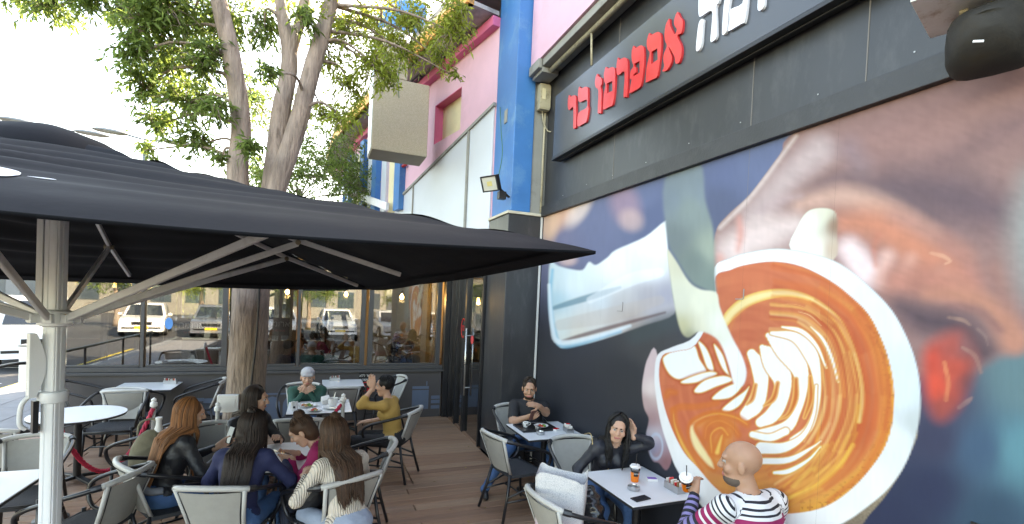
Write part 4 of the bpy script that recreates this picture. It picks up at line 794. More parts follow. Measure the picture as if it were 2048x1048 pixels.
# crescent crank guard, collar, crank handle (towards the road)
gd = Vector((-.80, -.6, 0)).normalized(); b = MB()
V = []; F = []; NN = 20
for i in range(NN + 1):
    t = i / NN; z = 1.90 - .36 * t; o_ = .040 + .040 * (1 - math.sin(math.pi * t)) ; o2 = .108
    for s in (-.028, .028):
        sd = Vector((-gd.y, gd.x, 0)) * s
        V += [gd * o_ + sd + Vector((0, 0, z)), gd * o2 + sd + Vector((0, 0, z))]
for i in range(NN):
    a = i * 4; c = a + 4; F += [(a, a + 1, c + 1, c), (a + 2, c + 2, c + 3, a + 3), (a, c, c + 2, a + 2), (a + 1, a + 3, c + 3, c + 1)]
F += [(0, 2, 3, 1), (NN * 4, NN * 4 + 1, NN * 4 + 3, NN * 4 + 2)]
b.add(V, F).build('crank_housing', M_alu, um)
MB().lathe([(.050, 1.50), (.064, 1.505), (.070, 1.55), (.064, 1.565), (.050, 1.57)], (0, 0, 0), 28).build('collar', M_alu, um, smooth='auto')
h = gd * .10; MB().tube(cr([h + Vector((0, 0, 1.55)), h + gd * .03 + Vector((0, 0, 1.50)), h + gd * .035 + Vector((0, 0, 1.40)), h + gd * .01 + Vector((0, 0, 1.365))]), .012, 8).build('crank_handle', M_alu, um, smooth=True)
MB().obox(gd * .075 + Vector((0, 0, 1.43)), gd * .012, Vector((-gd.y, gd.x, 0)) * .02, (0, 0, .09)).build('crank_bracket', M_black, um)
MB().box(-.45, .45, -.45, .45, .003, .03).build('base_plate', M_black, um, bevel=.006); MB().lathe([(.075, .03), (.075, .30), (.068, .31)], (0, 0, 0), 20).build('base_sleeve', M_black, um, smooth='auto')

# ------------------------------------------------------------------ trees
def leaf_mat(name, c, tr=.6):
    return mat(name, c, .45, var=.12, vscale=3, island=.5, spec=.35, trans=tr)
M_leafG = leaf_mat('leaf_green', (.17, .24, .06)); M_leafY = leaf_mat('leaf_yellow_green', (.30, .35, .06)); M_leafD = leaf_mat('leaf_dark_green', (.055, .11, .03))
def bark(name, c, vs=12):
    m = mat(name, c, .85, var=.42, vscale=vs * 2.2, stretch=(1, 1, .2), bump=1.0, bscale=34, dirt=(c[0] * .4, c[1] * .37, c[2] * .35), dscale=11); m.node_tree.nodes['Bump'].inputs['Distance'].default_value = .03; return m
M_bark = bark('bark_grey_brown', (.27, .205, .165)); M_limb = bark('bark_smooth', (.33, .245, .20), 6)
def rough_tube(path, rad, n=14, amp=.05, sub=6, seed=0):
    P = cr([(*p, r_) for p, r_ in zip(path, rad)], sub); pts = [Vector(p[:3]) for p in P]; b = MB().tube(pts, [p[3] for p in P], n)
    c = []
    for i, v in enumerate(b.v):
        ring = pts[min(i // n, len(pts) - 1)]; d = Vector(v) - ring; s = 1 + amp * (mnoise.noise((v[0] * 9 + seed, v[1] * 9, v[2] * 3)) + .6 * mnoise.noise((v[0] * 30, v[1] * 30, v[2] * 5 + seed)))
        c.append(tuple(ring + d * s))
    b.v = c; return b
def leaves(b, tip, direction, n, L, seed, spread=.10):
    r_ = random.Random(seed); d = Vector(direction).normalized()
    for k in range(n):
        t = (k + .5) / n; base = tip - d * (L * 2.4) * (1 - t) + Vector((r_.uniform(-1, 1), r_.uniform(-1, 1), r_.uniform(-1, 1))) * spread * .35
        ld = (d * .5 + Vector((r_.uniform(-1, 1), r_.uniform(-1, 1), r_.uniform(-1.0, .35)))).normalized(); l = L * r_.uniform(.65, 1.2); wv = ld.cross(Vector((r_.uniform(-1, 1), r_.uniform(-1, 1), r_.uniform(-.3, 1)))).normalized() * l * .135; dn = Vector((0, 0, -l * .10))
        m1 = base + ld * l * .45
        b.add([base, m1 + wv, base + ld * l + dn, m1 - wv], [(0, 1, 2), (0, 2, 3)])
def crown(name, parent, blobs, m, L=.10, per=9, dens=1.0, seed=1, limbs=None, mb=None):
    r_ = random.Random(seed); b = MB(); tw = MB()
    for (c, rad, n) in blobs:
        c = Vector(c); src = min(limbs, key=lambda p: (p - c).length + (.0 if p.z < c.z + .3 else .8)) if limbs else c - Vector((0, 0, rad))
        mid = (src + c) / 2 + Vector((r_.uniform(-.1, .1), r_.uniform(-.1, .1), .12))
        if limbs: tw.tube(cr([src, mid, c], 5), [.022 - .0015 * k for k in range(11)], 6)
        for k in range(max(1, int(n * dens))):
            while True:
                q = Vector((r_.uniform(-1, 1), r_.uniform(-1, 1), r_.uniform(-1, 1)))
                if q.length < 1: break
            q = q * (.55 + .45 * q.length) * rad; q.z *= .85; tip = c + q; d = (q.normalized() + Vector((0, 0, -.55)) + Vector((r_.uniform(-.5, .5), r_.uniform(-.5, .5), 0))).normalized()
            leaves(b, tip, d, per, L, r_.random())
            if k % 3 == 0: s0 = c + q * .25; tw.tube([s0, (s0 + tip) / 2 + Vector((0, 0, .04)), tip], [.007, .005, .002], 4, caps=False)
    o = b.build(name, m, parent, fix=False); o['kind'] = 'stuff'
    if tw.v: tw.build('twigs', mb or M_limb, parent, smooth=True, fix=False)
    return o
# main terrace tree
TR = Vector((-.72, 6.05, 0)); tree = thing('terrace_tree', 'forked tree with slender leaves growing through the deck beside the parasol', 'tree', tuple(TR))
tp = [(-.05, 0, -.06), (-.03, 0, .25), (-.02, 0, .7), (0, 0, 1.5), (.01, 0, 2.2), (-.02, 0, 2.65)]
rough_tube(tp, [.30, .235, .205, .19, .185, .19], 48, .07, 10).build('trunk', M_bark, tree, smooth=True)
l1 = [(-.03, 0, 2.5), (-.10, .0, 3.0), (-.16, 0, 3.5), (-.14, 0, 3.99), (-.24, -.05, 4.67), (-.38, -.1, 5.28), (-.55, -.2, 6.2), (-.7, -.3, 7.2)]
l2 = [(.03, 0, 2.5), (.12, 0, 2.95), (.26, 0, 3.47), (.42, 0, 4.09), (.55, 0, 4.74), (.66, 0, 5.22), (.80, 0, 5.9), (1.0, -.1, 6.9)]
l3 = [(.10, .06, 2.85), (.16, .08, 3.25), (.24, .1, 4.22), (.31, .1, 4.85), (.20, .12, 5.45), (.10, .2, 6.4)]
l4 = [(.31, .1, 4.80), (.36, .1, 5.1), (.44, .1, 5.5), (.55, .1, 6.4)]
rough_tube(l1, [.14, .115, .105, .098, .09, .08, .06, .03], 18, .05, 5, 3).build('limb', M_limb, tree, smooth=True)
rough_tube(l2, [.14, .115, .105, .10, .092, .085, .07, .04], 18, .05, 5, 5).build('limb', M_limb, tree, smooth=True)
rough_tube(l3, [.10, .105, .10, .085, .06, .03], 16, .04, 5, 7).build('limb', M_limb, tree, smooth=True)
rough_tube(l4, [.06, .06, .055, .03], 12, .04, 5, 9).build('limb', M_limb, tree, smooth=True)
LP = [Vector(p) for l in (l1, l2, l3, l4) for p in cr(l, 4)]
def rel(px, py, dep):   # direction table measured from the trunk; returns local crown centre
    d = _f + _r * (px - 1024) / 960 + _u * (622 - py) / 960; return Vector((0, 0, EYE)) + d * dep - TR
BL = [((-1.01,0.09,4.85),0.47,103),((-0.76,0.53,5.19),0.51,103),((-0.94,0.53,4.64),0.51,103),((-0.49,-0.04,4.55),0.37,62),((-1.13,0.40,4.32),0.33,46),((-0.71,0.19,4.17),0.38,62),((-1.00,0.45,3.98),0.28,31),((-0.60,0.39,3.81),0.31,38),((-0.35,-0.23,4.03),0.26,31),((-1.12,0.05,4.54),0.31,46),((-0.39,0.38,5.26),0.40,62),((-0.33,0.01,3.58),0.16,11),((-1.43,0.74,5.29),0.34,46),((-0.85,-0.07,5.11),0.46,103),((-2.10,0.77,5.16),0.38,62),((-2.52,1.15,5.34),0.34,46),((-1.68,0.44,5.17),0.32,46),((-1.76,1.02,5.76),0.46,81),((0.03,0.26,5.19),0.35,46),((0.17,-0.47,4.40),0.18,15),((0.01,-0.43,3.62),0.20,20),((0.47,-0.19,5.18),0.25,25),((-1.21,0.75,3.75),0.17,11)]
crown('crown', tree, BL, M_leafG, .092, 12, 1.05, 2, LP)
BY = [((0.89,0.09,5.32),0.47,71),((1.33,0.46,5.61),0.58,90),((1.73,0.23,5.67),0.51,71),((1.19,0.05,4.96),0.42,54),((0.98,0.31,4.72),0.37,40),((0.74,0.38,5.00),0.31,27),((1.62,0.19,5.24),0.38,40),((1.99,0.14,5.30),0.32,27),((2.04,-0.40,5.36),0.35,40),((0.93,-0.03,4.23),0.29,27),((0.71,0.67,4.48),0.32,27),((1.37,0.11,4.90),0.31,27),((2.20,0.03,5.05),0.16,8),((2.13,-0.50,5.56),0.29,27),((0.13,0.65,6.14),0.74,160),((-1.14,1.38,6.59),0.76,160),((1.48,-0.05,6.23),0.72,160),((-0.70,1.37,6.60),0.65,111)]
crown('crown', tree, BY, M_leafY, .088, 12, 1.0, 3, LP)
# cable and white box on the trunk
MB().tube(cr([(.09, -.20, .3), (.06, -.20, 1.0), (.10, -.19, 1.7), (.12, -.185, 2.5)]), .012, 6).build('cable', M_black, tree, smooth=True)
bx_ = thing('white_junction_box', 'small white electrical box strapped to the tree trunk', 'electrical box', (-.86, 5.80, .98)); MB().box(-.10, .10, -.03, .05, -.09, .09).build('body', M_wh, bx_, bevel=.008); MB().box(-.07, .07, -.036, -.031, -.05, .05).build('cover', M_wh, bx_, bevel=.003)

def simple_tree(x, y, h, cr_, lab, m, seed, L=.16, n=150, name='street_tree', z0=-.1):
    t = thing(name, lab, 'tree', (x, y, z0)); r_ = random.Random(seed)
    rough_tube([(0, 0, 0), (.05, 0, h * .25), (r_.uniform(-.1, .1), 0, h * .5), (r_.uniform(-.2, .2), .1, h * .75)], [.16, .13, .11, .05], 10, .05, 3, seed).build('trunk', M_bark, t, smooth=True)
    bl = []; lm = [Vector((0, 0, h * f)) for f in (.4, .5, .6, .7)]
    for k in range(9):
        a = k * 2.4; rr = cr_ * (.35 + .5 * r_.random()); bl.append(((rr * math.cos(a), rr * math.sin(a), h * (.55 + .42 * r_.random())), cr_ * .5, n // 9))
    crown('crown', t, bl, m, L, 9, 1, seed, lm, M_bark); return t
simple_tree(-.55, 12.4, 6.3, 2.0, 'dense dark green tree behind the terrace tree, against the curved pink wing', M_leafG, 11, .12, 1500)
simple_tree(-5.0, 17.5, 5.0, 1.9, 'yellow-green street tree seen through the left windows', M_leafY, 12, .2, 420)
simple_tree(-6.2, 25.0, 5.5, 2.2, 'green street tree standing behind the white off-road car', M_leafG, 13, .24, 360)
simple_tree(-2.6, 21.0, 5.0, 2.0, 'yellowish tree behind the rear windows of the extension', M_leafY, 14, .22, 360)
simple_tree(-16.5, 33.0, 7, 3.0, 'tall dark tree at the far left of the car park', M_leafD, 15, .3, 340)

for k_, (x_, y_, m_, l_) in enumerate([(-5.6, 21.5, M_leafY, 'low yellow-green tree seen left of the parked white car through the glass'), (-4.2, 24.0, M_leafG, 'low green tree among the cars beyond the left windows'), (-1.2, 25.5, M_leafY, 'low yellow tree behind the cars beyond the middle windows'), (1.2, 24.5, M_leafG, 'low green tree beyond the rear glass at right'), (-7.6, 27.0, M_leafG, 'low green tree in the second car park row')]): simple_tree(x_, y_, 2.5, 1.3, l_, m_, 40 + k_, .16, 420)
fb = MB(); r_ = random.Random(77)
for k in range(46):
    x_, y_ = r_.uniform(-1.6, 2.2), r_.uniform(2.6, 8.3); a = r_.uniform(0, 6.28); l_ = r_.uniform(.03, .055); d_ = Vector((math.cos(a), math.sin(a), 0)) * l_; n_ = Vector((-math.sin(a), math.cos(a), 0)) * l_ * .22; p_ = Vector((x_, y_, .004)); fb.add([p_, p_ + d_ * .5 + n_ + Vector((0, 0, .006)), p_ + d_ + Vector((0, 0, .002)), p_ + d_ * .5 - n_ + Vector((0, 0, .005))], [(0, 1, 2), (0, 2, 3)])
tag(fb.build('fallen_leaves', leaf_mat('dry_leaf', (.30, .24, .07)), None, fix=False), 'dry yellow leaves scattered over the deck boards', 'leaves', kind='stuff')
# ------------------------------------------------------------------ terrace furniture
M_rail = mat('rail_light_grey', (.46, .45, .43), .4, var=.08, vscale=8)
M_sling = mat('sling_grey', (.36, .35, .325), .7, var=.06, vscale=20, bump=.25, bscale=400)
M_seat = mat('seat_weave', (.030, .032, .038), .75, var=.15, vscale=40, bump=.6, bscale=300)
M_tube = mat('chair_black_tube', (.014, .014, .017), .32, var=.15, spec=.55)
def make_chair():
    t = empty('bistro_chair')
    # seat
    b = MB(); V = []; F = []; n = 10
    for i in range(n + 1):
        for j in range(n + 1):
            u = i / n * 2 - 1; v = j / n * 2 - 1; w_ = .225 + .02 * v; x = u * w_ * (1 - .06 * abs(v) ** 3); y = v * .215 * (1 - .05 * abs(u) ** 3); z = .455 - .012 * (1 - u * u) * (1 - v * v) - (.02 * max(0, v - .7) / .3)
            V.append((x, y, z))
    for i in range(n):
        for j in range(n): a = i * (n + 1) + j; F.append((a, a + n + 1, a + n + 2, a + 1))
    k = len(V); V += [(x, y, z - .03) for x, y, z in V]; F += [tuple(k + q for q in f[::-1]) for f in F[:]]
    edge = [i * (n + 1) for i in range(n + 1)] + [n * (n + 1) + j for j in range(1, n + 1)] + [i * (n + 1) + n for i in range(n - 1, -1, -1)] + [j for j in range(n - 1, 0, -1)]
    F += [(edge[i], edge[(i + 1) % len(edge)], k + edge[(i + 1) % len(edge)], k + edge[i]) for i in range(len(edge))]
    MB().add(V, F).build('seat', M_seat, t, smooth='auto')
    yb = lambda z: -.205 - .13 * (z - .46) / .36
    # back sling, slightly hollow
    b = MB(); V = []; F = []; nu, nv = 10, 8
    for i in range(nu + 1):
        for j in range(nv + 1):
            u = i / nu * 2 - 1; v = j / nv; z = .475 + .335 * v; w_ = .165 + .045 * v; V.append((u * w_, yb(z) - .035 * (1 - u * u), z))
    for i in range(nu):
        for j in range(nv): a = i * (nv + 1) + j; F.append((a, a + nv + 1, a + nv + 2, a + 1))
    k = len(V); V += [(x, y - .008, z) for x, y, z in V]; F += [tuple(k + q for q in f[::-1]) for f in F[:]]
    MB().add(V, F).build('back_sling', M_sling, t, smooth=True, fix=False)
    for s in (-1, 1):
        MB().tube([(s * .170, yb(.44), .44), (s * .19, yb(.62) - .002, .62), (s * .222, yb(.82), .825)], .015, 8).build('back_post', M_rail, t, smooth=True)
        MB().tube([(s * .156, yb(.47) - .008, .47), (s * .176, yb(.64) - .01, .64), (s * .204, yb(.81) - .008, .81)], .006, 6).build('piping', M_tube, t, smooth=True)
        arm = cr([(s * .245, -.30, .822), (s * .285, -.20, .79), (s * .305, -.02, .735), (s * .308, .12, .685), (s * .300, .195, .63), (s * .280, .20, .545), (s * .26, .15, .47), (s * .24, .05, .44)], 4)
        MB().tube(arm, .0165, 8).build('arm', M_tube, t, smooth=True)
        MB().tube([(s * .262, -.262, .812), (s * .250, -.288, .818), (s * .236, -.308, .824)], .0235, 8).build('arm_binding', M_tube, t)
        MB().tube([(s * .17, yb(.46), .47), (s * .20, -.25, .25), (s * .235, -.315, .008)], .0155, 8).build('leg', M_tube, t, smooth=True)
        MB().tube([(s * .225, .185, .47), (s * .232, .205, .25), (s * .245, .235, .008)], .0155, 8).build('leg', M_tube, t, smooth=True)
        MB().tube([(s * .215, -.262, .20), (s * .236, .0, .20), (s * .238, .212, .20)], .010, 6).build('stretcher', M_tube, t, smooth=True)
        MB().tube([(s * .228, .19, .41), (s * .225, -.02, .30), (s * .206, -.258, .24)], .011, 6).build('brace', M_tube, t, smooth=True)
    MB().tube(cr([(-.24, -.305, .823), (-.17, -.345, .838), (0, -.375, .848), (.17, -.345, .838), (.24, -.305, .823)], 5), .021, 10).build('top_rail', M_rail, t, smooth=True)
    MB().tube([(-.236, .0, .20), (.236, .0, .20)], .010, 6).build('stretcher', M_tube, t, smooth=True)
    MB().tube([(-.228, .205, .43), (.228, .205, .43)], .012, 6).build('seat_frame', M_tube, t, smooth=True)
    return t
CH0 = make_chair(); CH_used = False
def chair(x, y, face, lab):
    # face: compass heading of the sitter in degrees, 0 = +Y, positive to +X
    global CH_used
    o = CH0 if not CH_used else copy_tree(CH0); CH_used = True
    o.location = (x, y, 0.001); o.rotation_euler = (0, 0, R(-face)); tag(o, lab, 'chair', 'grey and black bistro chairs'); return o
M_top = mat('tabletop_white', (.72, .73, .74), .36, var=.03, vscale=3, spec=.5)
M_edge = mat('tabletop_edge', (.03, .03, .035), .5)
def table(x, y, sx, sy, lab, rnd=False, rz=0.0):
    t = thing('cafe_table', lab, 'table', (x, y, .001), rz, 'white cafe tables')
    if rnd:
        MB().lathe([(.001, .742), (sx, .742), (sx, .748), (.001, .748)], (0, 0, 0), 48).build('tabletop', M_top, t); MB().lathe([(.001, .722), (sx - .004, .722), (sx - .002, .7415), (.001, .7415)], (0, 0, 0), 48).build('tabletop_edge', M_edge, t)
    else:
        MB().box(-sx / 2, sx / 2, -sy / 2, sy / 2, .740, .748).build('tabletop', M_top, t, bevel=.002, seg=1); MB().box(-sx / 2 + .002, sx / 2 - .002, -sy / 2 + .002, sy / 2 - .002, .720, .7395).build('tabletop_edge', M_edge, t)
    MB().tube([(0, 0, .03), (0, 0, .72)], .035, 14).build('column', M_black, t, smooth='auto'); MB().box(-.12, .12, -.12, .12, .705, .7195).build('top_plate', M_black, t)
    for k in range(4):
        a = k * math.pi / 2 + math.pi / 4; c, s = math.cos(a), math.sin(a); b = MB(); b.bar((c * .03, s * .03, .055), (c * .30, s * .30, .022), .055, .03); b.build('foot', M_black, t, bevel=.006); MB().lathe([(.018, 0), (.018, .014)], (c * .28, s * .28, 0), 10).build('glide', M_black, t)
    return t
T1 = (2.43, 4.89); T2 = (2.47, 3.21); T3 = (.05, 6.53); T4 = (.40, 8.22); T5 = (-.24, 4.62); T6 = (-2.24, 8.27); T7 = (-2.41, 6.62); T8 = (-2.21, 4.37)
table(*T1, .68, .66, 'square white table against the mural with a tray and coffee cup'); table(*T2, .62, .72, 'square white table against the mural with two orange drinks'); table(*T3, .74, .70, 'square white table laden with plates behind the round table')
table(*T4, .62, .62, 'small square white table by the no smoking notice'); table(*T5, .40, .40, 'round white table in front shared by five women', True); table(*T6, .72, .62, 'square white table under the left windows with a napkin holder')
table(*T7, .42, .42, 'empty round white table left of the parasol pole', True); table(*T8, .70, .70, 'square white table at the left edge with a steel ashtray')
chair(-1.62, 8.15, -92, 'empty chair right of the table under the left windows'); chair(-2.26, 7.78, 0, 'empty chair tucked in front of the table under the left windows, back turned'); chair(-2.95, 8.20, 90, 'empty chair left of the table under the left windows')
chair(-2.28, 7.22, 180, 'empty chair behind the round table left of the pole, facing the camera'); chair(-1.52, 5.92 - .16, -70, 'empty chair right of the left round table with its dark seat showing'); chair(-2.62, 5.98, 14, 'empty chair in front of the left round table, back turned')
chair(-2.22, 5.02, 180, 'empty chair behind the table with the ashtray, facing the camera'); chair(-1.52, 4.30, -70, 'empty chair beside the parasol pole at the ashtray table')
C9 = chair(-1.03, 4.56, 60, 'chair of the woman with long ginger hair'); C10 = chair(-.55, 4.06, 16, 'chair in the foreground behind the woman in navy'); C11 = chair(.14, 3.97, -26, 'foreground chair of the woman in the cream sweater')
C12 = chair(.33, 4.52, -80, 'chair of the woman in the magenta top'); C13 = chair(-.80, 5.22, 140, 'chair of the dark-haired woman in the black jacket at the round table')
C14 = chair(-.18, 7.34, 180, 'chair of the man in the green sweater'); C15 = chair(-.14, 5.86, 4, 'chair with a brown bag on it, back turned to the round table'); C16 = chair(.84, 5.92, -60, 'chair of the person in the mustard jacket')
C17 = chair(.36, 7.62, 0, 'empty chair tucked at the small table by the no smoking notice'); C18 = chair(1.02, 8.10, -100, 'empty dark chair right of the small table by the no smoking notice')
C19 = chair(2.0, 4.62, 78, 'empty chair left of the tray table with legs on the open deck'); C20 = chair(2.38, 5.46, 176, 'chair of the man in the black shirt at the mural'); C21 = chair(2.40, 3.93, 184, 'chair of the woman in the black padded vest'); C22 = chair(1.82, 3.03, 84, 'chair in the foreground holding the shopping bag'); C23 = chair(2.42, 2.25, 0, 'chair of the man in the striped shirt')

# ------------------------------------------------------------------ small things on the tables
M_steel = mat('ashtray_steel', (.5, .5, .5), .3, metal=.9, var=.15); M_china = mat('white_china', (.78, .78, .77), .18, var=.02); M_paper = mat('paper', (.72, .70, .66), .8, island=.25); M_slv = mat('silver_foil', (.45, .45, .46), .35, metal=.6)
TZ = .750
def ashtray(x, y, lab):
    o = MB().lathe([(.001, 0), (.045, 0), (.047, .003), (.047, .030), (.043, .032), (.041, .029), (.041, .006), (.001, .005)], (0, 0, 0), 24).build('ashtray', M_steel, None, smooth='auto'); o.location = (x, y, TZ); tag(o, lab, 'ashtray', 'steel ashtrays')
ashtray(2.30, 4.73, 'steel ashtray beside the coffee tray'); ashtray(2.36, 3.12, 'steel ashtray in front of the orange drink'); ashtray(-2.12, 4.48, 'steel ashtray on the table at the left edge'); ashtray(-2.66, 6.70, 'small steel ashtray on the left round table')
def napkins(x, y, rz, lab, wd=.16):
    t = thing('sachet_holder', lab, 'sachet holder', (x, y, TZ), rz, 'steel sachet holders')
    MB().box(-wd / 2, wd / 2, -.04, -.036, 0, .055).box(-wd / 2, wd / 2, .036, .04, 0, .055).box(-wd / 2, -wd / 2 + .004, -.0355, .0355, 0, .055).box(wd / 2 - .004, wd / 2, -.0355, .0355, 0, .055).box(-wd / 2 + .005, wd / 2 - .005, -.0355, .0355, 0, .003).build('holder', M_steel, t)
    for k in range(10):
        xx = -wd / 2 + .015 + (wd - .03) * k / 9; b = MB().obox((xx, rng.uniform(-.015, .015), .04 + rng.uniform(0, .012)), (.003, 0, .001), (0, .02, 0), (rng.uniform(-.006, .006), 0, .033)); b.build('sachet', [M_paper, mat('brown_sachet', (.3, .17, .08), .7), M_red][k % 3 if k % 5 else 0], t)
napkins(2.66, 4.75, R(80), 'steel holder with sachets at the wall end of the tray table'); napkins(2.68, 3.02, R(90), 'steel holder with sachets beside the striped man'); napkins(-2.0, 8.42, 0, 'sachet holder on the table under the left windows'); napkins(.28, 8.42, 0, 'sachet holder on the small table by the no smoking notice')
def juice(x, y, z, lab, tilt=(0, 0, 0)):
    t = thing('juice_cup', lab, 'drink', (x, y, z)); t.rotation_euler = tilt; t['group'] = 'clear cups of orange drink'
    MB().lathe([(.001, .0), (.031, .0), (.0372, .080), (.001, .0805)], (0, 0, 0), 24).build('drink', mat('orange_juice', (.85, .19, .01), .3, var=.15, vscale=30), t, smooth='auto')
    MB().lathe([(.0372, .081), (.0425, .118)], (0, 0, 0), 24).build('cup', glass('cup_plastic', (.96, .96, .95), .7), t, smooth=True)
    ld = MB().lathe([(.001, .118), (.045, .118), (.046, .126), (.038, .130), (.036, .138), (.001, .139)], (0, 0, 0), 24).build('lid', M_wh, t, smooth='auto')
    MB().tube([(.006, 0, .14), (.012, .003, .215), (.02, .01, .225)], .0035, 6).build('straw', M_black, ld)
    b = MB(); V = []; F = []
    for i in range(7):
        a = R(-140 + i * 9)
        for z_, rr in ((.050, .0392), (.092, .0421)): V.append((rr * math.cos(a), rr * math.sin(a), z_))
    F = [(i * 2, i * 2 + 2, i * 2 + 3, i * 2 + 1) for i in range(6)]; lb = b.add(V, F).build('label', M_black, t, fix=False)
    a = R(-113); text_mesh('label_lettering', 'המורא', .016, M_wh, lb, (.0424 * math.cos(a), .0424 * math.sin(a), .074), (R(90), 0, a + R(90)), .0008)
    return t
juice(2.48, 3.27, TZ, 'clear cup of orange drink with straw standing on the table')
def slab(name, x, y, z, sx, sy, h, rz, m, lab, cat, top=None):
    t = thing(name, lab, cat, (x, y, z), rz); MB().box(-sx / 2, sx / 2, -sy / 2, sy / 2, 0, h).build('body', m, t, bevel=min(.004, h * .3))
    MB().box(-sx / 2 + .004, sx / 2 - .004, -sy / 2 + .004, sy / 2 - .004, h + .0003, h + .0012).build('screen', top or mat('phone_glass', (.02, .02, .025), .08, spec=.8), t); return t
slab('smartphone', 2.30, 2.95, TZ, .145, .07, .009, R(8), M_black, 'smartphone lying on the table near the striped man', 'phone')
slab('cigarette_pack', 2.63, 3.24, TZ, .085, .055, .022, R(-20), M_wh, 'white and purple cigarette pack on the drinks table', 'cigarette pack', mat('purple_print', (.25, .12, .45), .4))
slab('cigarette_pack', 2.55, 4.83, TZ, .085, .055, .022, R(30), M_wh, 'white and red cigarette pack on the tray table', 'cigarette pack', M_red)
# coffee tray
tr = thing('coffee_tray', 'black tray with saucer plate on the table at the mural', 'tray', (2.36, 4.98, TZ)); MB().box(-.21, .21, -.15, .15, 0, .006).build('base', M_black, tr); MB().box(-.22, .22, -.16, -.151, 0, .02).box(-.22, .22, .151, .16, 0, .02).box(-.22, -.211, -.15, .15, 0, .02).box(.211, .22, -.15, .15, 0, .02).build('rim', M_black, tr, bevel=.003)
def plate(x, y, z, r_, lab, food=None):
    t = thing('plate', lab, 'plate', (x, y, z), group='white plates'); MB().lathe([(.001, .004), (r_ * .6, .004), (r_ * .72, .010), (r_, .020), (r_, .023), (r_ * .7, .014), (r_ * .58, .008), (.001, .008)], (0, 0, 0), 32).build('dish', M_china, t, smooth='auto')
    if food:
        for k in range(12): a = rng.uniform(0, 6.28); q = r_ * .5 * rng.random() ** .5; s = rng.uniform(.012, .026); MB().lathe([(s * .4, 0), (s, s * .35), (s * .7, s * .8), (s * .1, s)], (q * math.cos(a), q * math.sin(a), .009), 8).build('food_piece', [mat('salad_green', (.10, .22, .03), .5), mat('tomato_red', (.5, .05, .02), .4), mat('bread_brown', (.42, .24, .10), .7)][k % 3], t, smooth=True)
    return t
def cup(x, y, z, s, lab, logo=True, hz=0):
    t = thing('coffee_cup', lab, 'cup', (x, y, z), hz, 'white coffee cups'); MB().lathe([(.022 * s, 0), (.026 * s, .002), (.036 * s, .03 * s), (.040 * s, .066 * s), (.0375 * s, .066 * s), (.033 * s, .03 * s), (.02 * s, .006), (.001, .005)], (0, 0, 0), 24).build('cup', M_china, t, smooth='auto')
    MB().tube(cr([(.036 * s, 0, .055 * s), (.062 * s, 0, .056 * s), (.064 * s, 0, .03 * s), (.034 * s, 0, .02 * s)], 4), .005 * s, 6).build('handle', M_china, t, smooth=True); MB().lathe([(.001, .052 * s), (.0355 * s, .052 * s)], (0, 0, 0), 20).build('coffee', mat('coffee', (.10, .04, .015), .2), t, fix=False)
    if logo: MB().box(-.009, .009, -.0405 * s, -.039 * s, .028 * s, .046 * s).build('logo', M_black, t)
    return t
plate(2.43, 4.98, TZ + .0065, .085, 'white plate with leftovers on the black tray', True); cup(2.25, 5.02, TZ + .0065, .9, 'white coffee cup on the black tray'); slab('metal_jug_lid', 2.36, 4.91, TZ + .0065, .05, .05, .03, .4, M_steel, 'small steel sugar pot on the black tray', 'sugar pot', M_steel)
plate(-.10, 6.55, TZ, .125, 'white plate of salad in front of the man in green', True); plate(.22, 6.40, TZ, .13, 'wide white saucer plate under the soup cup'); cup(.20, 6.40, TZ + .024, 1.6, 'large white cappuccino cup with a spoon on the wide plate', False, R(30)); cup(.33, 6.60, TZ, 1.1, 'white coffee cup at the mustard jacket side of the table', False); plate(-.02, 6.28, TZ, .09, 'white plate with green rim leftovers near the table edge', True)
t = thing('white_mug', 'tall white mug with a dark logo at the left of the laden table', 'mug', (-.24, 6.38, TZ)); MB().lathe([(.036, 0), (.039, .004), (.039, .10), (.036, .10), (.035, .006), (.001, .006)], (0, 0, 0), 24).build('cup', M_china, t, smooth='auto'); MB().tube(cr([(.038, 0, .085), (.066, 0, .08), (.066, 0, .03), (.038, 0, .02)], 4), .006, 6).build('handle', M_china, t, smooth=True); MB().box(-.012, .012, -.041, -.039, .03, .055).build('logo', M_black, t)
nk = MB().obox((0, 0, .035), (.05, .01, .01), (-.01, .04, .02), (0, -.01, .03)).build('crumpled_napkin', M_paper, None, bevel=.008); nk.location = (.12, 6.66, TZ + .02); tag(nk, 'crumpled white napkin behind the large cappuccino cup', 'napkin')
sp_ = MB().tube([(0, 0, 0), (.03, .02, .12)], .004, 6).build('spoon', M_steel, None); sp_.location = (.20, 6.42, TZ + .07); tag(sp_, 'steel spoon standing in the cappuccino cup', 'spoon')

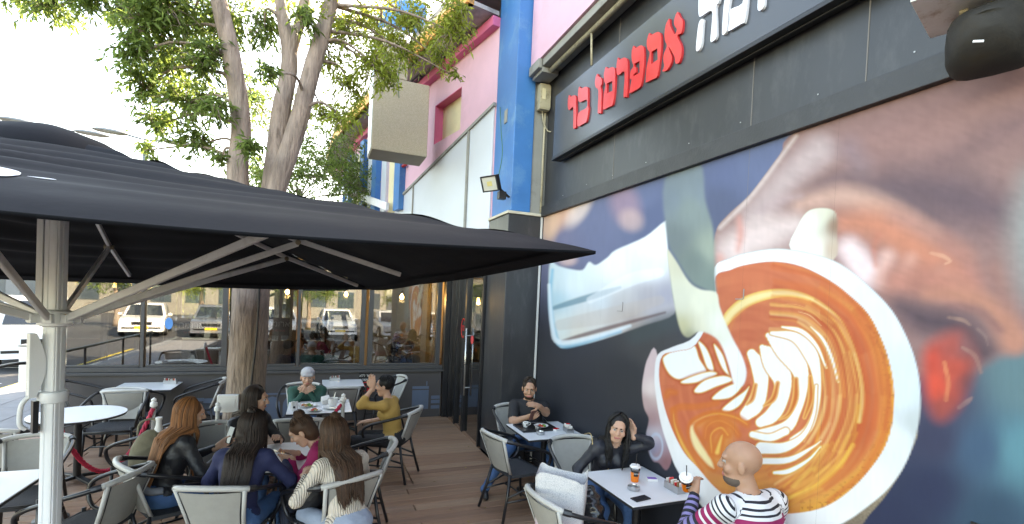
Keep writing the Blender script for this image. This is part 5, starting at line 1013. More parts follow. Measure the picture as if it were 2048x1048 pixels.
# ------------------------------------------------------------------ rope barrier, bags
M_rope = mat('red_rope', (.50, .02, .06), .7, var=.15, vscale=60)
def stanchion(x, y, lab):
    t = thing('barrier_post', lab, 'barrier post', (x, y, 0.001), group='rope barrier posts'); MB().lathe([(.13, 0), (.13, .012), (.02, .02)], (0, 0, 0), 24).build('base', M_black, t, smooth='auto'); MB().tube([(0, 0, .015), (0, 0, .93)], .019, 12).build('post', M_rail, t, smooth='auto'); MB().lathe([(.019, .93), (.032, .94), (.032, .975), (.02, .985), (.024, 1.01), (.001, 1.03)], (0, 0, 0), 16).build('finial', M_wh, t, smooth='auto')
def rope(a, b_, sag, lab):
    a = Vector(a); b_ = Vector(b_); n = 46; path = []
    for i in range(n + 1): t = i / n; p = a.lerp(b_, t); p.z -= sag * 4 * t * (1 - t); path.append(p)
    b = MB(); L_ = sum((path[i + 1] - path[i]).length for i in range(n))
    for k in range(3):
        q = []
        for i, p in enumerate(path):
            t = (path[min(i + 1, n)] - path[max(i - 1, 0)]).normalized(); x = t.cross(Vector((0, 0, 1))).normalized(); y = x.cross(t); an = 2 * math.pi * (k / 3 + i / n * L_ / .13); q.append(p + (x * math.cos(an) + y * math.sin(an)) * .0115)
        b.tube(q, .0125, 7)
    tag(b.build('barrier_rope', M_rope, None, smooth=True), lab, 'rope', 'red barrier ropes')
stanchion(-1.56, 5.98, 'barrier post with white cap behind the ginger-haired woman'); stanchion(-2.22, 5.60, 'barrier post hidden behind the parasol pole'); stanchion(.30, 5.92, 'barrier post in front of the laden table'); stanchion(-.93, 5.66, 'barrier post next to the tree trunk')
rope((-1.56, 5.96, .92), (-2.20, 5.60, .92), .56, 'twisted red rope left of the ginger-haired woman'); rope((.28, 5.92, .90), (-.93, 5.66, .82), .40, 'twisted red rope behind the round table')
# ------------------------------------------------------------------ people: one continuous surface each, grown from joint capsules
def V3(*a): return np.array(a, float)
def cap(a, b, ra, rb, tag_, k=.03, u=None): return dict(t='c', a=np.array(a, float), b=np.array(b, float), ra=ra, rb=rb, tag=tag_, k=k, u=u)
def ell(c, r, tag_, k=.03, rot=None, u=None): return dict(t='e', c=np.array(c, float), r=np.array(r, float), tag=tag_, k=k, rot=rot, u=u)
def p_d(p, X):
    if p['t'] == 'c':
        ab = p['b'] - p['a']; w_ = X - p['a']; t = np.clip((w_ @ ab) / (ab @ ab + 1e-12), 0, 1); return np.linalg.norm(w_ - t[..., None] * ab, axis=-1) - (p['ra'] + (p['rb'] - p['ra']) * t)
    w_ = X - p['c']
    if p['rot'] is not None: w_ = w_ @ p['rot']
    k0 = np.linalg.norm(w_ / p['r'], axis=-1); k1 = np.linalg.norm(w_ / p['r'] ** 2, axis=-1) + 1e-9; return np.where(k0 < 1e-3, -p['r'].min(), k0 * (k0 - 1) / k1)
def p_box(p):
    if p['t'] == 'c': r_ = max(p['ra'], p['rb']); return np.minimum(p['a'], p['b']) - r_, np.maximum(p['a'], p['b']) + r_
    r_ = p['r'].max(); return p['c'] - r_, p['c'] + r_
def surface(prims, h, wr=0.0):
    lo = np.min([p_box(p)[0] for p in prims], 0) - 4 * h; hi = np.max([p_box(p)[1] for p in prims], 0) + 4 * h
    n = np.ceil((hi - lo) / h).astype(int) + 1; ax = [lo[i] + h * np.arange(n[i]) for i in range(3)]; D = np.full(n, 1.0, np.float64)
    for p in prims:
        a, b = p_box(p); m = p['k'] + 3 * h; i0 = np.maximum(((a - m - lo) / h).astype(int), 0); i1 = np.minimum(((b + m - lo) / h).astype(int) + 2, n); sl = tuple(slice(i0[i], i1[i]) for i in range(3))
        X = np.stack(np.meshgrid(*[ax[i][sl[i]] for i in range(3)], indexing='ij'), -1); d = p_d(p, X); k = p['k']; d0 = D[sl]; q = np.clip(.5 + .5 * (d0 - d) / k, 0, 1); D[sl] = d0 * (1 - q) + d * q - k * q * (1 - q)
    if wr:
        X, Y, Z = np.meshgrid(*ax, indexing='ij'); D += wr * (np.sin(38 * X + 9 * Z + 3 * np.sin(17 * Y)) * np.sin(46 * Z + 12 * Y + 2 * np.sin(21 * X)) + .6 * np.sin(70 * Z - 30 * X + 25 * Y))
    S = D < 0; C = np.zeros(np.array(D.shape) - 1, int)
    for dx in (0, 1):
        for dy in (0, 1):
            for dz in (0, 1): C += S[dx:dx + C.shape[0], dy:dy + C.shape[1], dz:dz + C.shape[2]]
    act = np.argwhere((C > 0) & (C < 8)); idx = np.full(C.shape, -1, int); idx[tuple(act.T)] = np.arange(len(act)); acc = np.zeros((len(act), 3)); cnt = np.zeros(len(act)); off_ = [(a, b, c) for a in (0, 1) for b in (0, 1) for c in (0, 1)]; val = {o: D[act[:, 0] + o[0], act[:, 1] + o[1], act[:, 2] + o[2]] for o in off_}
    for o in off_:
        for axn in range(3):
            if o[axn] == 0:
                o2 = tuple(1 if i == axn else o[i] for i in range(3)); a, b = val[o], val[o2]; x = (a < 0) != (b < 0); t = np.where(x, a / np.where(x, a - b, 1), 0); pp = np.array(o, float)[None] + np.eye(3)[axn][None] * t[:, None]; acc += pp * x[:, None]; cnt += x
    verts = lo + h * (act + acc / cnt[:, None]); F = []
    for axn in range(3):
        o2 = [0, 0, 0]; o2[axn] = 1; a = S[:S.shape[0] - o2[0], :S.shape[1] - o2[1], :S.shape[2] - o2[2]]; b = S[o2[0]:, o2[1]:, o2[2]:]; e = np.argwhere(a != b); u, v = (axn + 1) % 3, (axn + 2) % 3; q = []
        for du, dv in ((0, 0), (-1, 0), (-1, -1), (0, -1)): z = e.copy(); z[:, u] += du; z[:, v] += dv; q.append(idx[tuple(z.T)])
        q = np.stack(q, 1); fl = a[tuple(e.T)]; q[~fl] = q[~fl][:, ::-1]; F.append(q[:, ::-1] if False else q)
    F = np.concatenate(F); return verts, F[:, ::-1]
def tags_of(prims, verts, names):
    T = np.full((len(verts), len(names)), 9.0); U = np.zeros(len(verts)); best = np.full(len(verts), 9.0)
    for p in prims:
        d = p_d(p, verts); i = names.index(p['tag']); T[:, i] = np.minimum(T[:, i], d)
        if p['u'] is not None:
            if p['t'] == 'c': ab = p['b'] - p['a']; t = ((verts - p['a']) @ ab) / (ab @ ab); uu = p['u'][0] + (p['u'][1] - p['u'][0]) * t
            else: uu = p['u'][0] + (p['u'][1] - p['u'][0]) * (verts[:, 2] - (p['c'][2] - p['r'][2])) / (2 * p['r'][2])
            s = d < best; U = np.where(s, uu, U); best = np.minimum(best, d)
    return T, U
def np_obj(name, parts, mats_, parent, smooth=True):
    V = np.concatenate([p[0] for p in parts]); o_ = 0; FF = []
    for p in parts: FF.append(p[1] + o_); o_ += len(p[0])
    F = np.concatenate(FF); MI = np.concatenate([p[2] for p in parts]); U = np.concatenate([p[3] for p in parts])
    me = bpy.data.meshes.new(name); me.vertices.add(len(V)); me.vertices.foreach_set('co', V.astype(np.float32).ravel()); me.loops.add(F.size); me.loops.foreach_set('vertex_index', F.astype(np.int32).ravel()); me.polygons.add(len(F)); me.polygons.foreach_set('loop_start', np.arange(0, F.size, 4, dtype=np.int32)); me.update(calc_edges=True)
    for m in mats_: me.materials.append(m)
    me.polygons.foreach_set('material_index', MI.astype(np.int32)); me.polygons.foreach_set('use_smooth', [smooth] * len(F)); at = me.attributes.new('along', 'FLOAT', 'POINT'); at.data.foreach_set('value', U.astype(np.float32)); me.validate()
    o = bpy.data.objects.new(name, me); COL.objects.link(o); o.parent = parent; return o
def unit(v): v = np.asarray(v, float); return v / (np.linalg.norm(v) + 1e-9)
def ik(a, t, l1, l2, pole):
    d = t - a; L_ = np.linalg.norm(d); 
    if L_ > (l1 + l2) * .995: t = a + d * ((l1 + l2) * .995 / L_); d = t - a; L_ = np.linalg.norm(d)
    x = d / L_; c = (l1 * l1 + L_ * L_ - l2 * l2) / (2 * L_); s = math.sqrt(max(l1 * l1 - c * c, 0)); p = np.asarray(pole, float); p = unit(p - x * (p @ x)); return a + x * c + p * s, t
def hand_prims(w0, f, pn, side, s=1.0, curl=.5, tg='skin'):
    # w0 wrist, f finger direction, pn palm normal (palm side), side: +1 right hand, -1 left
    f = unit(f); pn = unit(pn - f * (pn @ f)); x = unit(np.cross(f, pn)) * side; P = []
    kn = w0 + f * .085 * s
    P.append(cap(w0 - f * .02, w0 + f * .03 * s, .026 * s, .026 * s, tg, .012))
    for i, o_ in enumerate((-.030, -.010, .010, .029)): P.append(cap(w0 + f * .02 * s + x * o_ * .6 * s, kn + x * o_ * s, .015 * s, .0125 * s, tg, .014))
    for i, (o_, l) in enumerate(((-.030, .062), (-.010, .072), (.010, .068), (.029, .052))):
        p = kn + x * o_ * s; d = f.copy(); a = curl * (.9 + .15 * i)
        for seg, fr in ((0, .42), (1, .32), (2, .26)):
            ang = a * (.55 if seg == 0 else .8); d = unit(d * math.cos(ang) + pn * math.sin(ang)); q = p + d * l * fr * s * 1.15; P.append(cap(p, q, (.0098 - .0012 * seg) * s, (.0090 - .0013 * seg) * s, tg, .004)); p = q
    th = w0 + f * .022 * s - x * .024 * s; d1 = unit(f * .62 - x * .65 + pn * .45); q = th + d1 * .042 * s; P.append(cap(th, q, .015 * s, .0125 * s, tg, .012)); d2 = unit(f * .85 - x * .15 + pn * .6); r_ = q + d2 * .030 * s; P.append(cap(q, r_, .0115 * s, .0105 * s, tg, .005)); P.append(cap(r_, r_ + unit(d2 + pn * .3) * .024 * s, .0102 * s, .0082 * s, tg, .005))
    return P
def head_prims(c, Rm, s=1.0, beard=False, cap_=False, simple=False):
    def L(x, y, z): return c + Rm @ (V3(x, y, z) * s)
    P = [ell(L(0, -.012, .028), V3(.076, .094, .088) * s, 'skin', .02, Rm), ell(L(0, .022, -.045), V3(.058, .064, .072) * s, 'skin', .03, Rm), cap(L(-.022, .045, -.095), L(.022, .045, -.095), .022 * s, .022 * s, 'skin', .03)]
    if simple: return P
    P += [cap(L(0, .083, .018), L(0, .103, -.022), .010 * s, .014 * s, 'skin', .012), cap(L(-.012, .094, -.026), L(.012, .094, -.026), .009 * s, .009 * s, 'skin', .008), cap(L(-.036, .076, .034), L(.036, .076, .034), .013 * s, .013 * s, 'skin', .016)]
    for q in (-1, 1):
        P += [ell(L(q * .079, -.008, -.012), V3(.010, .020, .032) * s, 'skin', .008, Rm), ell(L(q * .032, .076, .010), V3(.0115, .010, .0060) * s, 'eye', .003, Rm), ell(L(q * .031, .0865, .0095), V3(.0065, .0045, .0058) * s, 'iris', .001, Rm), cap(L(q * .018, .0885, .030), L(q * .046, .081, .031), .0048 * s, .0038 * s, 'brow', .003), ell(L(q * .045, .060, -.028), V3(.022, .02, .022) * s, 'skin', .02, Rm)]
    P += [cap(L(-.020, .086, -.062), L(.020, .086, -.062), .0068 * s, .0068 * s, 'lip', .004)]
    if beard: P += [ell(L(0, .028, -.086), V3(.056, .060, .036) * s, 'brow', .02, Rm)]
    return P
M_skin = {}
def skin(k):
    if k not in M_skin:
        c = {'light': (.52, .30, .21), 'tan': (.43, .235, .155), 'mid': (.48, .27, .19)}[k]; m = mat('skin_' + k, c, .5, var=.07, vscale=14, spec=.4, bump=.05, bscale=120); b = m.node_tree.nodes['Principled BSDF']; b.inputs['Subsurface Weight'].default_value = .12; b.inputs['Subsurface Radius'].default_value = (.01, .004, .002); M_skin[k] = m
    return M_skin[k]
M_eye = mat('eye_white', (.42, .38, .35), .2, var=0); M_iris = mat('iris', (.03, .018, .01), .1, var=0); M_lip = mat('lips', (.42, .13, .11), .4, var=.05)
def cloth(name, c, rough=.8, bump=.35, bs=50, **k): return mat('cloth_' + name, c, rough, var=.12, vscale=9, bump=bump, bscale=bs, **k)
M_jean = cloth('denim', (.045, .12, .27), .8, .4, 90); M_shoe = cloth('shoe', (.02, .02, .022), .5, .1)
def hairmat(name, c): return mat('hair_' + name, c, .55, var=.2, vscale=14, stretch=(1, 1, .15), island=.55, spec=.3)
def strands(b, c, Rm, s, n, length, sp, seed, w_=.0042, wave=.0, front=True, hip=.54, fall=True):
    r_ = random.Random(seed); tors = sp
    for i in range(n):
        phi = r_.uniform(0, 2 * math.pi); 
        # phi 0 = forward; keep the face free
        side = math.copysign(1, math.sin(phi)); ph = abs((phi + math.pi) % (2 * math.pi) - math.pi)
        if ph < .82 and not front: continue
        a1 = (1.75 if ph > 1.1 else 1.5) if fall else (1.55 if ph > 1.9 else 1.05); ph_end = max(ph, 1.25) if fall else ph
        pts = []; rr = r_.uniform(1.03, 1.13); wv = r_.uniform(-1, 1)
        for k in range(7):
            t = k / 6; a = .10 + (a1 - .10) * t; p_ = ph + (ph_end - ph) * t ** .7; p_ = p_ * side
            d = V3(math.sin(p_) * math.sin(a) * .082, math.cos(p_) * math.sin(a) * .100 - .012, math.cos(a) * .098 + .026) * rr; pts.append(c + Rm @ (d * s))
        if fall:
            L_ = length * r_.uniform(.75, 1.08); last = pts[-1]; m = 8; out_ = unit(V3(last[0] - c[0], last[1] - c[1], 0))
            for k in range(1, m + 1):
                t = k / m; p = last + V3(0, 0, -L_ * t) + out_ * (.012 * math.sin(t * 3)) + V3(math.sin(t * 9 + wv * 3), math.cos(t * 8 + wv * 5), 0) * wave * (.3 + t) + V3(wv * .012 * t, 0, 0)
                ax_ = tors(p[2]); p[0] = ax_[0] + (p[0] - ax_[0]) * (1 - .22 * t); qx = p[0] - ax_[0]; qy = p[1] - ax_[1]
                if p[2] < c[2] - .13 * s:
                    lim = .142 * math.sqrt(max(.12, 1 - (qx / .20) ** 2)) * (1.0 + .06 * wv)
                    if ph > 1.15: p[1] = min(p[1], ax_[1] - lim) if k > 3 else min(p[1], ax_[1] - lim * (k / 4))
                    else: p[1] = max(p[1], ax_[1] + lim * .9)
                pts.append(p)
        nn = len(pts); rad = [w_ * (.55 + .45 * math.sin(math.pi * min(1, (k + 1) / nn * 1.02)) ) if k < nn - 1 else .0008 for k in range(nn)]
        b.tube([tuple(p) for p in pts], rad, 4, caps=False)
def person(lab, x, y, face, top, legs_m, hair_m, sk='mid', style='long', male=False, lean=8, side=0.0, head=(0, 0, 0), hl=None, hr=None, hand_l=None, hand_r=None, sleeve='long', s=1.0, hair_len=.35, z=0.0, knees=None, feet=None, h=.014, wr=.0022, sleeve_m=None, jacket=None, simple=False, hipz=.545, nstr=420, curl=(.5, .5), hs=1.0, beard=False, seed=1, name='person', shoe=None, wave=0.0, pole=None, cat='person'):
    t = thing(name, lab, cat, (x, y, z), R(-face)); la = R(lean); v = V3(side, math.sin(la), math.cos(la)); v = unit(v); S = lambda a: a * s
    H = V3(0, -.02, hipz); W_ = H + v * S(.17); Ch = H + v * S(.34) + V3(0, .0, 0); Sh = H + v * S(.455) + V3(0, .012, 0); Nb = H + v * S(.50); sw = S(.185 if male else .158); bl = 1.13 if male else 1.0
    hy, hp, hrr = head; Rm = np.array(Matrix.Rotation(R(-hy), 3, 'Z') @ Matrix.Rotation(R(hp), 3, 'X') @ Matrix.Rotation(R(hrr), 3, 'Y')); upv = unit(v * .5 + Rm @ V3(0, .12, 1)); Hc = Nb + upv * S(.185) + Rm @ V3(0, .03, 0)
    P = [ell(H + V3(0, -.01, .01), V3(.172, .135, .115) * s * bl ** .5, 'leg', .05), ell(W_, V3(.140, .108, .15) * s * bl, 'top', .06, u=(.55, .25)), ell(Ch, V3(.160, .112, .165) * s * bl, 'top', .06, u=(.36, .03)), cap(Sh + V3(-sw, 0, 0), Sh + V3(sw, 0, 0), S(.062), S(.062), 'top', .05, u=(.06, .06)), cap(Nb + V3(0, 0, -.03), Hc + upv * -.06, S(.058 if male else .048), S(.054 if male else .045), 'skin', .02), cap(Nb + V3(0, 0, -.01), Sh + V3(sw * .8, 0, .01), S(.045), S(.05), 'top', .04, u=(.0, .07)), cap(Nb + V3(0, 0, -.01), Sh + V3(-sw * .8, 0, .01), S(.045), S(.05), 'top', .04, u=(0, .07))]
    if not male: P += [ell(Ch + V3(q * .065, .085, -.01), V3(.06, .055, .06) * s, 'top', .04, u=(.2, .1)) for q in (-1, 1)]
    else: P += [ell(W_ + V3(0, .06, -.03), V3(.125, .085, .12) * s, 'top', .06, u=(.5, .3))]
    P += [ell(H + v * S(.05), V3(.165, .128, .07) * s, 'top', .04, u=(.6, .5))]
    kn = knees or (V3(-.12, .43, hipz - .02), V3(.12, .43, hipz - .02)); ft = feet or (V3(-.13, .40, .07), V3(.13, .40, .07))
    for q, K_, A_ in ((-1, kn[0], ft[0]), (1, kn[1], ft[1])):
        K_ = np.array(K_, float); A_ = np.array(A_, float); h0 = H + V3(q * .088, .03, 0); P += [cap(h0, K_, S(.088), S(.062), 'leg', .04), cap(K_, A_, S(.060), S(.045), 'leg', .03), ell(A_ + (h0 - A_) * 0, V3(.045, .045, .04), 'leg', .02), cap(A_ + V3(0, -.03, -.03), A_ + V3(0, .13, -.035), .040, .034, 'shoe', .02)]
    hands = []; ua, fa = S(.275), S(.25)
    for q, tgt, hd, cu in ((-1, hl, hand_l, curl[0]), (1, hr, hand_r, curl[1])):
        a = Sh + V3(q * sw, 0, 0); tgt = np.array(tgt if tgt is not None else (q * .13, .30, hipz + .11), float); pol = (pole or {}).get(q, (q * .75, -.35, -.8)); e, w0 = ik(a, tgt, ua, fa, pol)
        P += [cap(a, e, S(.056) * bl, S(.046) * bl, 'top', .04, u=(.08, .34))]; fd = unit(w0 - e)
        if sleeve == 'long': P += [cap(e, w0 - fd * .015, S(.046) * bl, S(.033), 'top', .03, u=(.34, .60))]; P += [cap(w0 - fd * .03, w0, .026 * hs, .026 * hs, 'skin', .005)]
        elif sleeve == 'short': P += [cap(a, a + (e - a) * .7, S(.066) * bl, S(.058) * bl, 'top', .02, u=(0, .2)), cap(a + (e - a) * .6, e, S(.046) * bl, S(.040) * bl, 'skin', .02), cap(e, w0, S(.041) * bl, S(.028), 'skin', .02)]; P = [p_ for p_ in P if not (p_['t'] == 'c' and p_['tag'] == 'top' and p_['u'] == (.08, .34))]
        else: m_ = e + (w0 - e) * .35; P += [cap(e, m_, S(.050), S(.050), 'top', .03, u=(.3, .4)), cap(e, w0, S(.037), S(.027), 'skin', .01)]
        f_, pn = hd if hd else (fd, V3(-q * .4, 0, -1)); hands.append(hand_prims(w0 + unit(fd) * .0, unit(np.array(f_, float)), np.array(pn, float), q, hs, cu))
    names = ['skin', 'top', 'leg', 'shoe', 'eye', 'iris', 'lip', 'brow']; mt = [skin(sk), top, legs_m, shoe or M_shoe, M_eye, M_iris, M_lip, hair_m]
    parts = []
    def addp(pr, hh, w):
        vv, ff = surface(pr, hh, w); T, U = tags_of(pr, vv, names); fm = T[ff].mean(1).argmin(1); parts.append((vv, ff, fm, U))
    addp(P, h, wr); addp(head_prims(Hc, Rm, s * (1.06 if male else 1.06), beard, simple=simple) + [cap(Nb + V3(0, 0, .0), Hc + upv * -.05, S(.056 if male else .046), S(.052 if male else .044), 'skin', .02)], .0065 if not simple else .014, 0)
    if not simple:
        for hp_ in hands: addp(hp_, .0042, 0)
    else:
        addp([cap(hp_[0]['a'], hp_[3]['b'], .035, .03, 'skin', .02) for hp_ in hands], .016, 0)
    body = np_obj('body', parts, mt, t)
    # hair
    hs_ = s * 1.06
    def L(x_, y_, z_): return Hc + Rm @ (V3(x_, y_, z_) * hs_)
    HP = []; b = MB(); spine = lambda zz: H + v * min(max((zz - H[2]) / v[2], 0), S(.5))
    if style in ('long', 'bun', 'half', 'short', 'curly'):
        HP = [ell(L(0, -.022, .034), V3(.085, .098, .092) * hs_ * (.99 if style == 'short' else 1), 'h', .01, Rm)]; cut = [ell(L(0, .112, -.015), V3(.068, .075, .088) * hs_, 'x', .01, Rm)]
        if style != 'short': HP += [ell(L(0, -.05, -.04), V3(.078, .065, .085) * hs_, 'h', .03, Rm)]
    if style in ('long', 'half', 'curly'):
        z0 = Hc[2] - .05; n_ = 6
        HP.append(ell(L(0, -.062, -.07), V3(.07, .04, .07), 'h', .04))
    if style == 'bun': HP += [ell(L(0, -.055, .125), V3(.045, .045, .04) * hs_, 'h', .02, Rm)]
    if style == 'half': HP += [ell(L(0, -.06, .118), V3(.034, .034, .03) * hs_, 'h', .02, Rm)]
    hp2 = []
    if HP:
        vv, ff = surface(HP, .011 if not simple else .018, .0015); 
        keep = np.ones(len(ff), bool); 
        for c_ in cut: keep &= (p_d(c_, vv)[ff].mean(1) > 0)
        ff = ff[keep]; hp2.append((vv, ff, np.zeros(len(ff), int), np.zeros(len(vv))))
        ho = np_obj('hair', hp2, [hair_m], t)
        if not simple and nstr:
            if style in ('long', 'half', 'curly'): strands(b, Hc, Rm, hs_, int(nstr * 2.4), hair_len, spine, seed, wave=wave, w_=.0054, front=False)
            else: strands(b, Hc, Rm, hs_, nstr // 2, .0, spine, seed, front=False, fall=False, w_=.0036)
            if style in ('bun', 'half'):
                bc_ = L(0, -.056, .125); r_ = random.Random(seed)
                for k in range(40):
                    ax_ = unit(V3(r_.uniform(-1, 1), r_.uniform(-1, 1), r_.uniform(-1, 1))); o_ = unit(np.cross(ax_, V3(.3, .5, .7))); o2 = np.cross(ax_, o_); rr = r_.uniform(.034, .050) * (.8 if style == 'half' else 1); b.tube([tuple(bc_ + (o_ * math.cos(a) + o2 * math.sin(a)) * rr) for a in np.linspace(0, 4.5, 10)], .0032, 4, caps=False)
            b.build('hair_strands', hair_m, ho, smooth=True, fix=False)
    t['_'] = 0; del t['_']
    return t, Hc, Rm, H, v
# ------------------------------------------------------------------ the people on the terrace
HB = hairmat('dark_brown', (.022, .013, .010)); HG = hairmat('ginger', (.20, .080, .030)); HBr = hairmat('brown', (.060, .030, .017)); HK = hairmat('black', (.010, .009, .009)); HGy = hairmat('grey_stubble', (.17, .125, .10))
K_leather = cloth('black_leather', (.014, .014, .017), .5, .9, 22, spec=.45); K_navy = cloth('navy', (.016, .022, .075)); K_mag = cloth('magenta', (.30, .010, .085)); K_green = cloth('green_wool', (.012, .070, .052)); K_must = cloth('mustard', (.40, .24, .065), .8, .5, 30); K_black = cloth('black', (.013, .013, .016)); K_vest = cloth('padded_black', (.014, .015, .022), .5, .8, 18); K_grey = cloth('grey_melange', (.20, .21, .24)); K_blue = cloth('blue_shirt', (.06, .13, .28)); K_teal = cloth('teal', (.02, .13, .11))
# ribbed cream sweater
K_cream = cloth('cream_rib', (.66, .58, .50), .85, .1); _t = K_cream.node_tree; _w = _t.nodes.new('ShaderNodeTexWave'); _w.wave_type = 'BANDS'; _w.bands_direction = 'X'; _w.inputs['Scale'].default_value = 22; _w.inputs['Distortion'].default_value = .6; _tc = _t.nodes.new('ShaderNodeTexCoord'); _t.links.new(_tc.outputs['Object'], _w.inputs['Vector']); _bp = _t.nodes.new('ShaderNodeBump'); _bp.inputs['Strength'].default_value = .9; _bp.inputs['Distance'].default_value = .012; _t.links.new(_w.outputs['Fac'], _bp.inputs['Height']); _t.links.new(_bp.outputs[0], _t.nodes['Principled BSDF'].inputs['Normal'])
# striped knit: colours run along the sleeve and down the body
K_str = cloth('striped_knit', (.5, .5, .5)); _t = K_str.node_tree; _a = _t.nodes.new('ShaderNodeAttribute'); _a.attribute_name = 'along'; _rp = _t.nodes.new('ShaderNodeValToRGB'); _rp.color_ramp.interpolation = 'CONSTANT'
_ml = _t.nodes.new('ShaderNodeMath'); _ml.operation = 'MULTIPLY'; _ml.inputs[1].default_value = 1 / .62; _t.links.new(_a.outputs['Fac'], _ml.inputs[0]); _t.links.new(_ml.outputs[0], _rp.inputs[0]); _t.links.new(_rp.outputs[0], _t.nodes['Principled BSDF'].inputs['Base Color'])
_W, _Bk, _Mg, _Pu = (.68, .68, .70, 1), (.012, .014, .024, 1), (.30, .012, .09, 1), (.22, .19, .40, 1); seq = [(_W, .016), (_Bk, .010), (_W, .016), (_Bk, .010), (_W, .016), (_Bk, .010), (_W, .016), (_Bk, .010), (_W, .014), (_Mg, .026), (_W, .014), (_Mg, .026), (_W, .014), (_Mg, .024), (_Bk, .018)]
while len(seq) < 31: seq += [(_Pu, .024), (_Bk, .022)]
els = _rp.color_ramp.elements; acc_ = 0; els[0].color = seq[0][0]; els[0].position = 0; acc_ = seq[0][1] / .62; els.remove(els[1])
for c_, w_ in seq[1:31]:
    if acc_ >= 1: break
    e_ = els.new(acc_); e_.color = c_; acc_ += w_ / .62

# five women at the round table
gA = person('woman with long straight ginger hair in a black leather jacket and jeans', -1.12, 4.60, 58, K_leather, M_jean, HG, 'light', 'long', lean=14, hipz=.50, head=(12, -10, 0), hl=(-.02, .40, .80), hr=(.17, .36, .78), hair_len=.52, nstr=560, seed=2, hand_l=((.3, .8, .5), (.8, -.3, .2)), s=.97)
gB = person('dark-haired woman in a black jacket facing the round table from behind it', -.63, 5.22, 138, K_leather, M_jean, HB, 'light', 'long', lean=10, hipz=.5, s=.96, head=(-40, -5, 0), hl=(-.10, .34, .80), hr=(.12, .26, .93), hair_len=.40, nstr=420, seed=3, hand_r=((-.3, .5, .8), (-.6, .5, 0)))
gC = person('woman in navy seen from behind with long dark hair', -.52, 3.96, 16, K_navy, M_jean, HB, 'mid', 'half', lean=18, hipz=.5, head=(4, -14, 4), hl=(-.16, .40, .80), hr=(.20, .42, .80), hair_len=.46, nstr=520, seed=4, wave=.008, s=.98)
gD = person('woman in a magenta top with curly bun leaning over her phone', .25, 4.30, -82, K_mag, cloth('dark_jean', (.03, .04, .07)), HBr, 'light', 'bun', lean=30, hipz=.5, head=(0, -36, 0), hl=(-.06, .42, .82), hr=(.08, .41, .82), hair_len=.1, nstr=420, seed=5, hand_l=((.5, .7, .1), (.5, 0, .6)), hand_r=((-.4, .8, .1), (-.6, 0, .6)), s=.95)
gE = person('woman in a cream ribbed sweater with long wavy brown hair, back to the camera', .25, 3.66, -26, K_cream, cloth('pale_denim', (.30, .36, .46)), HBr, 'light', 'half', lean=18, hipz=.5, head=(-14, -18, 0), hl=(-.16, .36, .80), hr=(.12, .38, .80), hair_len=.44, nstr=520, seed=6, wave=.016, s=.98)
# at the laden table
gF = person('man in a green sweater and grey cap with folded hands', -.11, 7.24, 180, K_green, M_jean, HGy, 'light', 'none', male=True, lean=29, head=(0, -8, 0), hl=(-.03, .40, .88), hr=(.04, .40, .88), curl=(.7, .6), hand_l=((.75, .3, .45), (.2, -.9, 0)), hand_r=((-.75, .3, .45), (-.2, -.9, 0)), seed=7, hipz=.47, s=.97)
gG = person('person in a mustard jacket with short black hair raising a hand', .86, 5.76, -60, K_must, K_black, HK, 'light', 'short', lean=10, hipz=.5, s=.93, head=(-10, -4, 0), hl=(-.16, .20, 1.12), hr=(.10, .34, .66), sleeve='roll', hand_l=((.0, .12, 1), (.9, .3, 0)), hand_r=((-.2, .9, -.1), (0, 0, -1)), curl=(.35, .4), seed=8, pole={-1: (-.4, .1, -1)}, nstr=500)
# along the mural
gH = person('bearded man in a black short-sleeved shirt and jeans leaning at the mural', 2.45, 5.34, 192, K_black, M_jean, hairmat('short_brown', (.03, .02, .014)), 'tan', 'short', male=True, lean=-12, hipz=.47, head=(10, -14, 0), hl=(-.02, .34, 1.0), hr=(.10, .30, .86), sleeve='short', hand_l=((.85, .35, .25), (0, -.6, -.7)), hand_r=((-.6, .7, .3), (-.6, -.3, .5)), curl=(.25, .8), beard=True, seed=9, nstr=300, s=.99, knees=(V3(-.14, .42, .54), V3(.30, .38, .54)), feet=(V3(-.18, .42, .07), V3(.58, .42, .07)))
gI = person('woman in a black padded vest with long curly black hair, head on her hand', 2.50, 3.78, 196, K_vest, M_jean, HK, 'light', 'curly', lean=16, side=-.12, hipz=.5, s=.94, head=(16, -8, -8), hl=(-.20, .20, 1.05), hr=(.30, .30, .60), hair_len=.36, nstr=560, seed=10, wave=.030, hand_l=((.1, -.5, .9), (.6, .5, 0)), hand_r=((.2, .7, -.6), (-.6, 0, -.5)), curl=(.7, .6))
gJ = person('bald man in a striped knit shirt drinking at the drinks table', 2.50, 2.06, 2, K_str, M_jean, HGy, 'tan', 'none', male=True, lean=12, hipz=.52, head=(-42, -4, 0), hl=(-.14, .42, .96), hr=(.14, .40, .72), hand_l=((.35, .45, .6), (.8, .2, -.2)), curl=(.75, .5), seed=11, beard=True, s=1.10, hs=1.05, wr=.003)
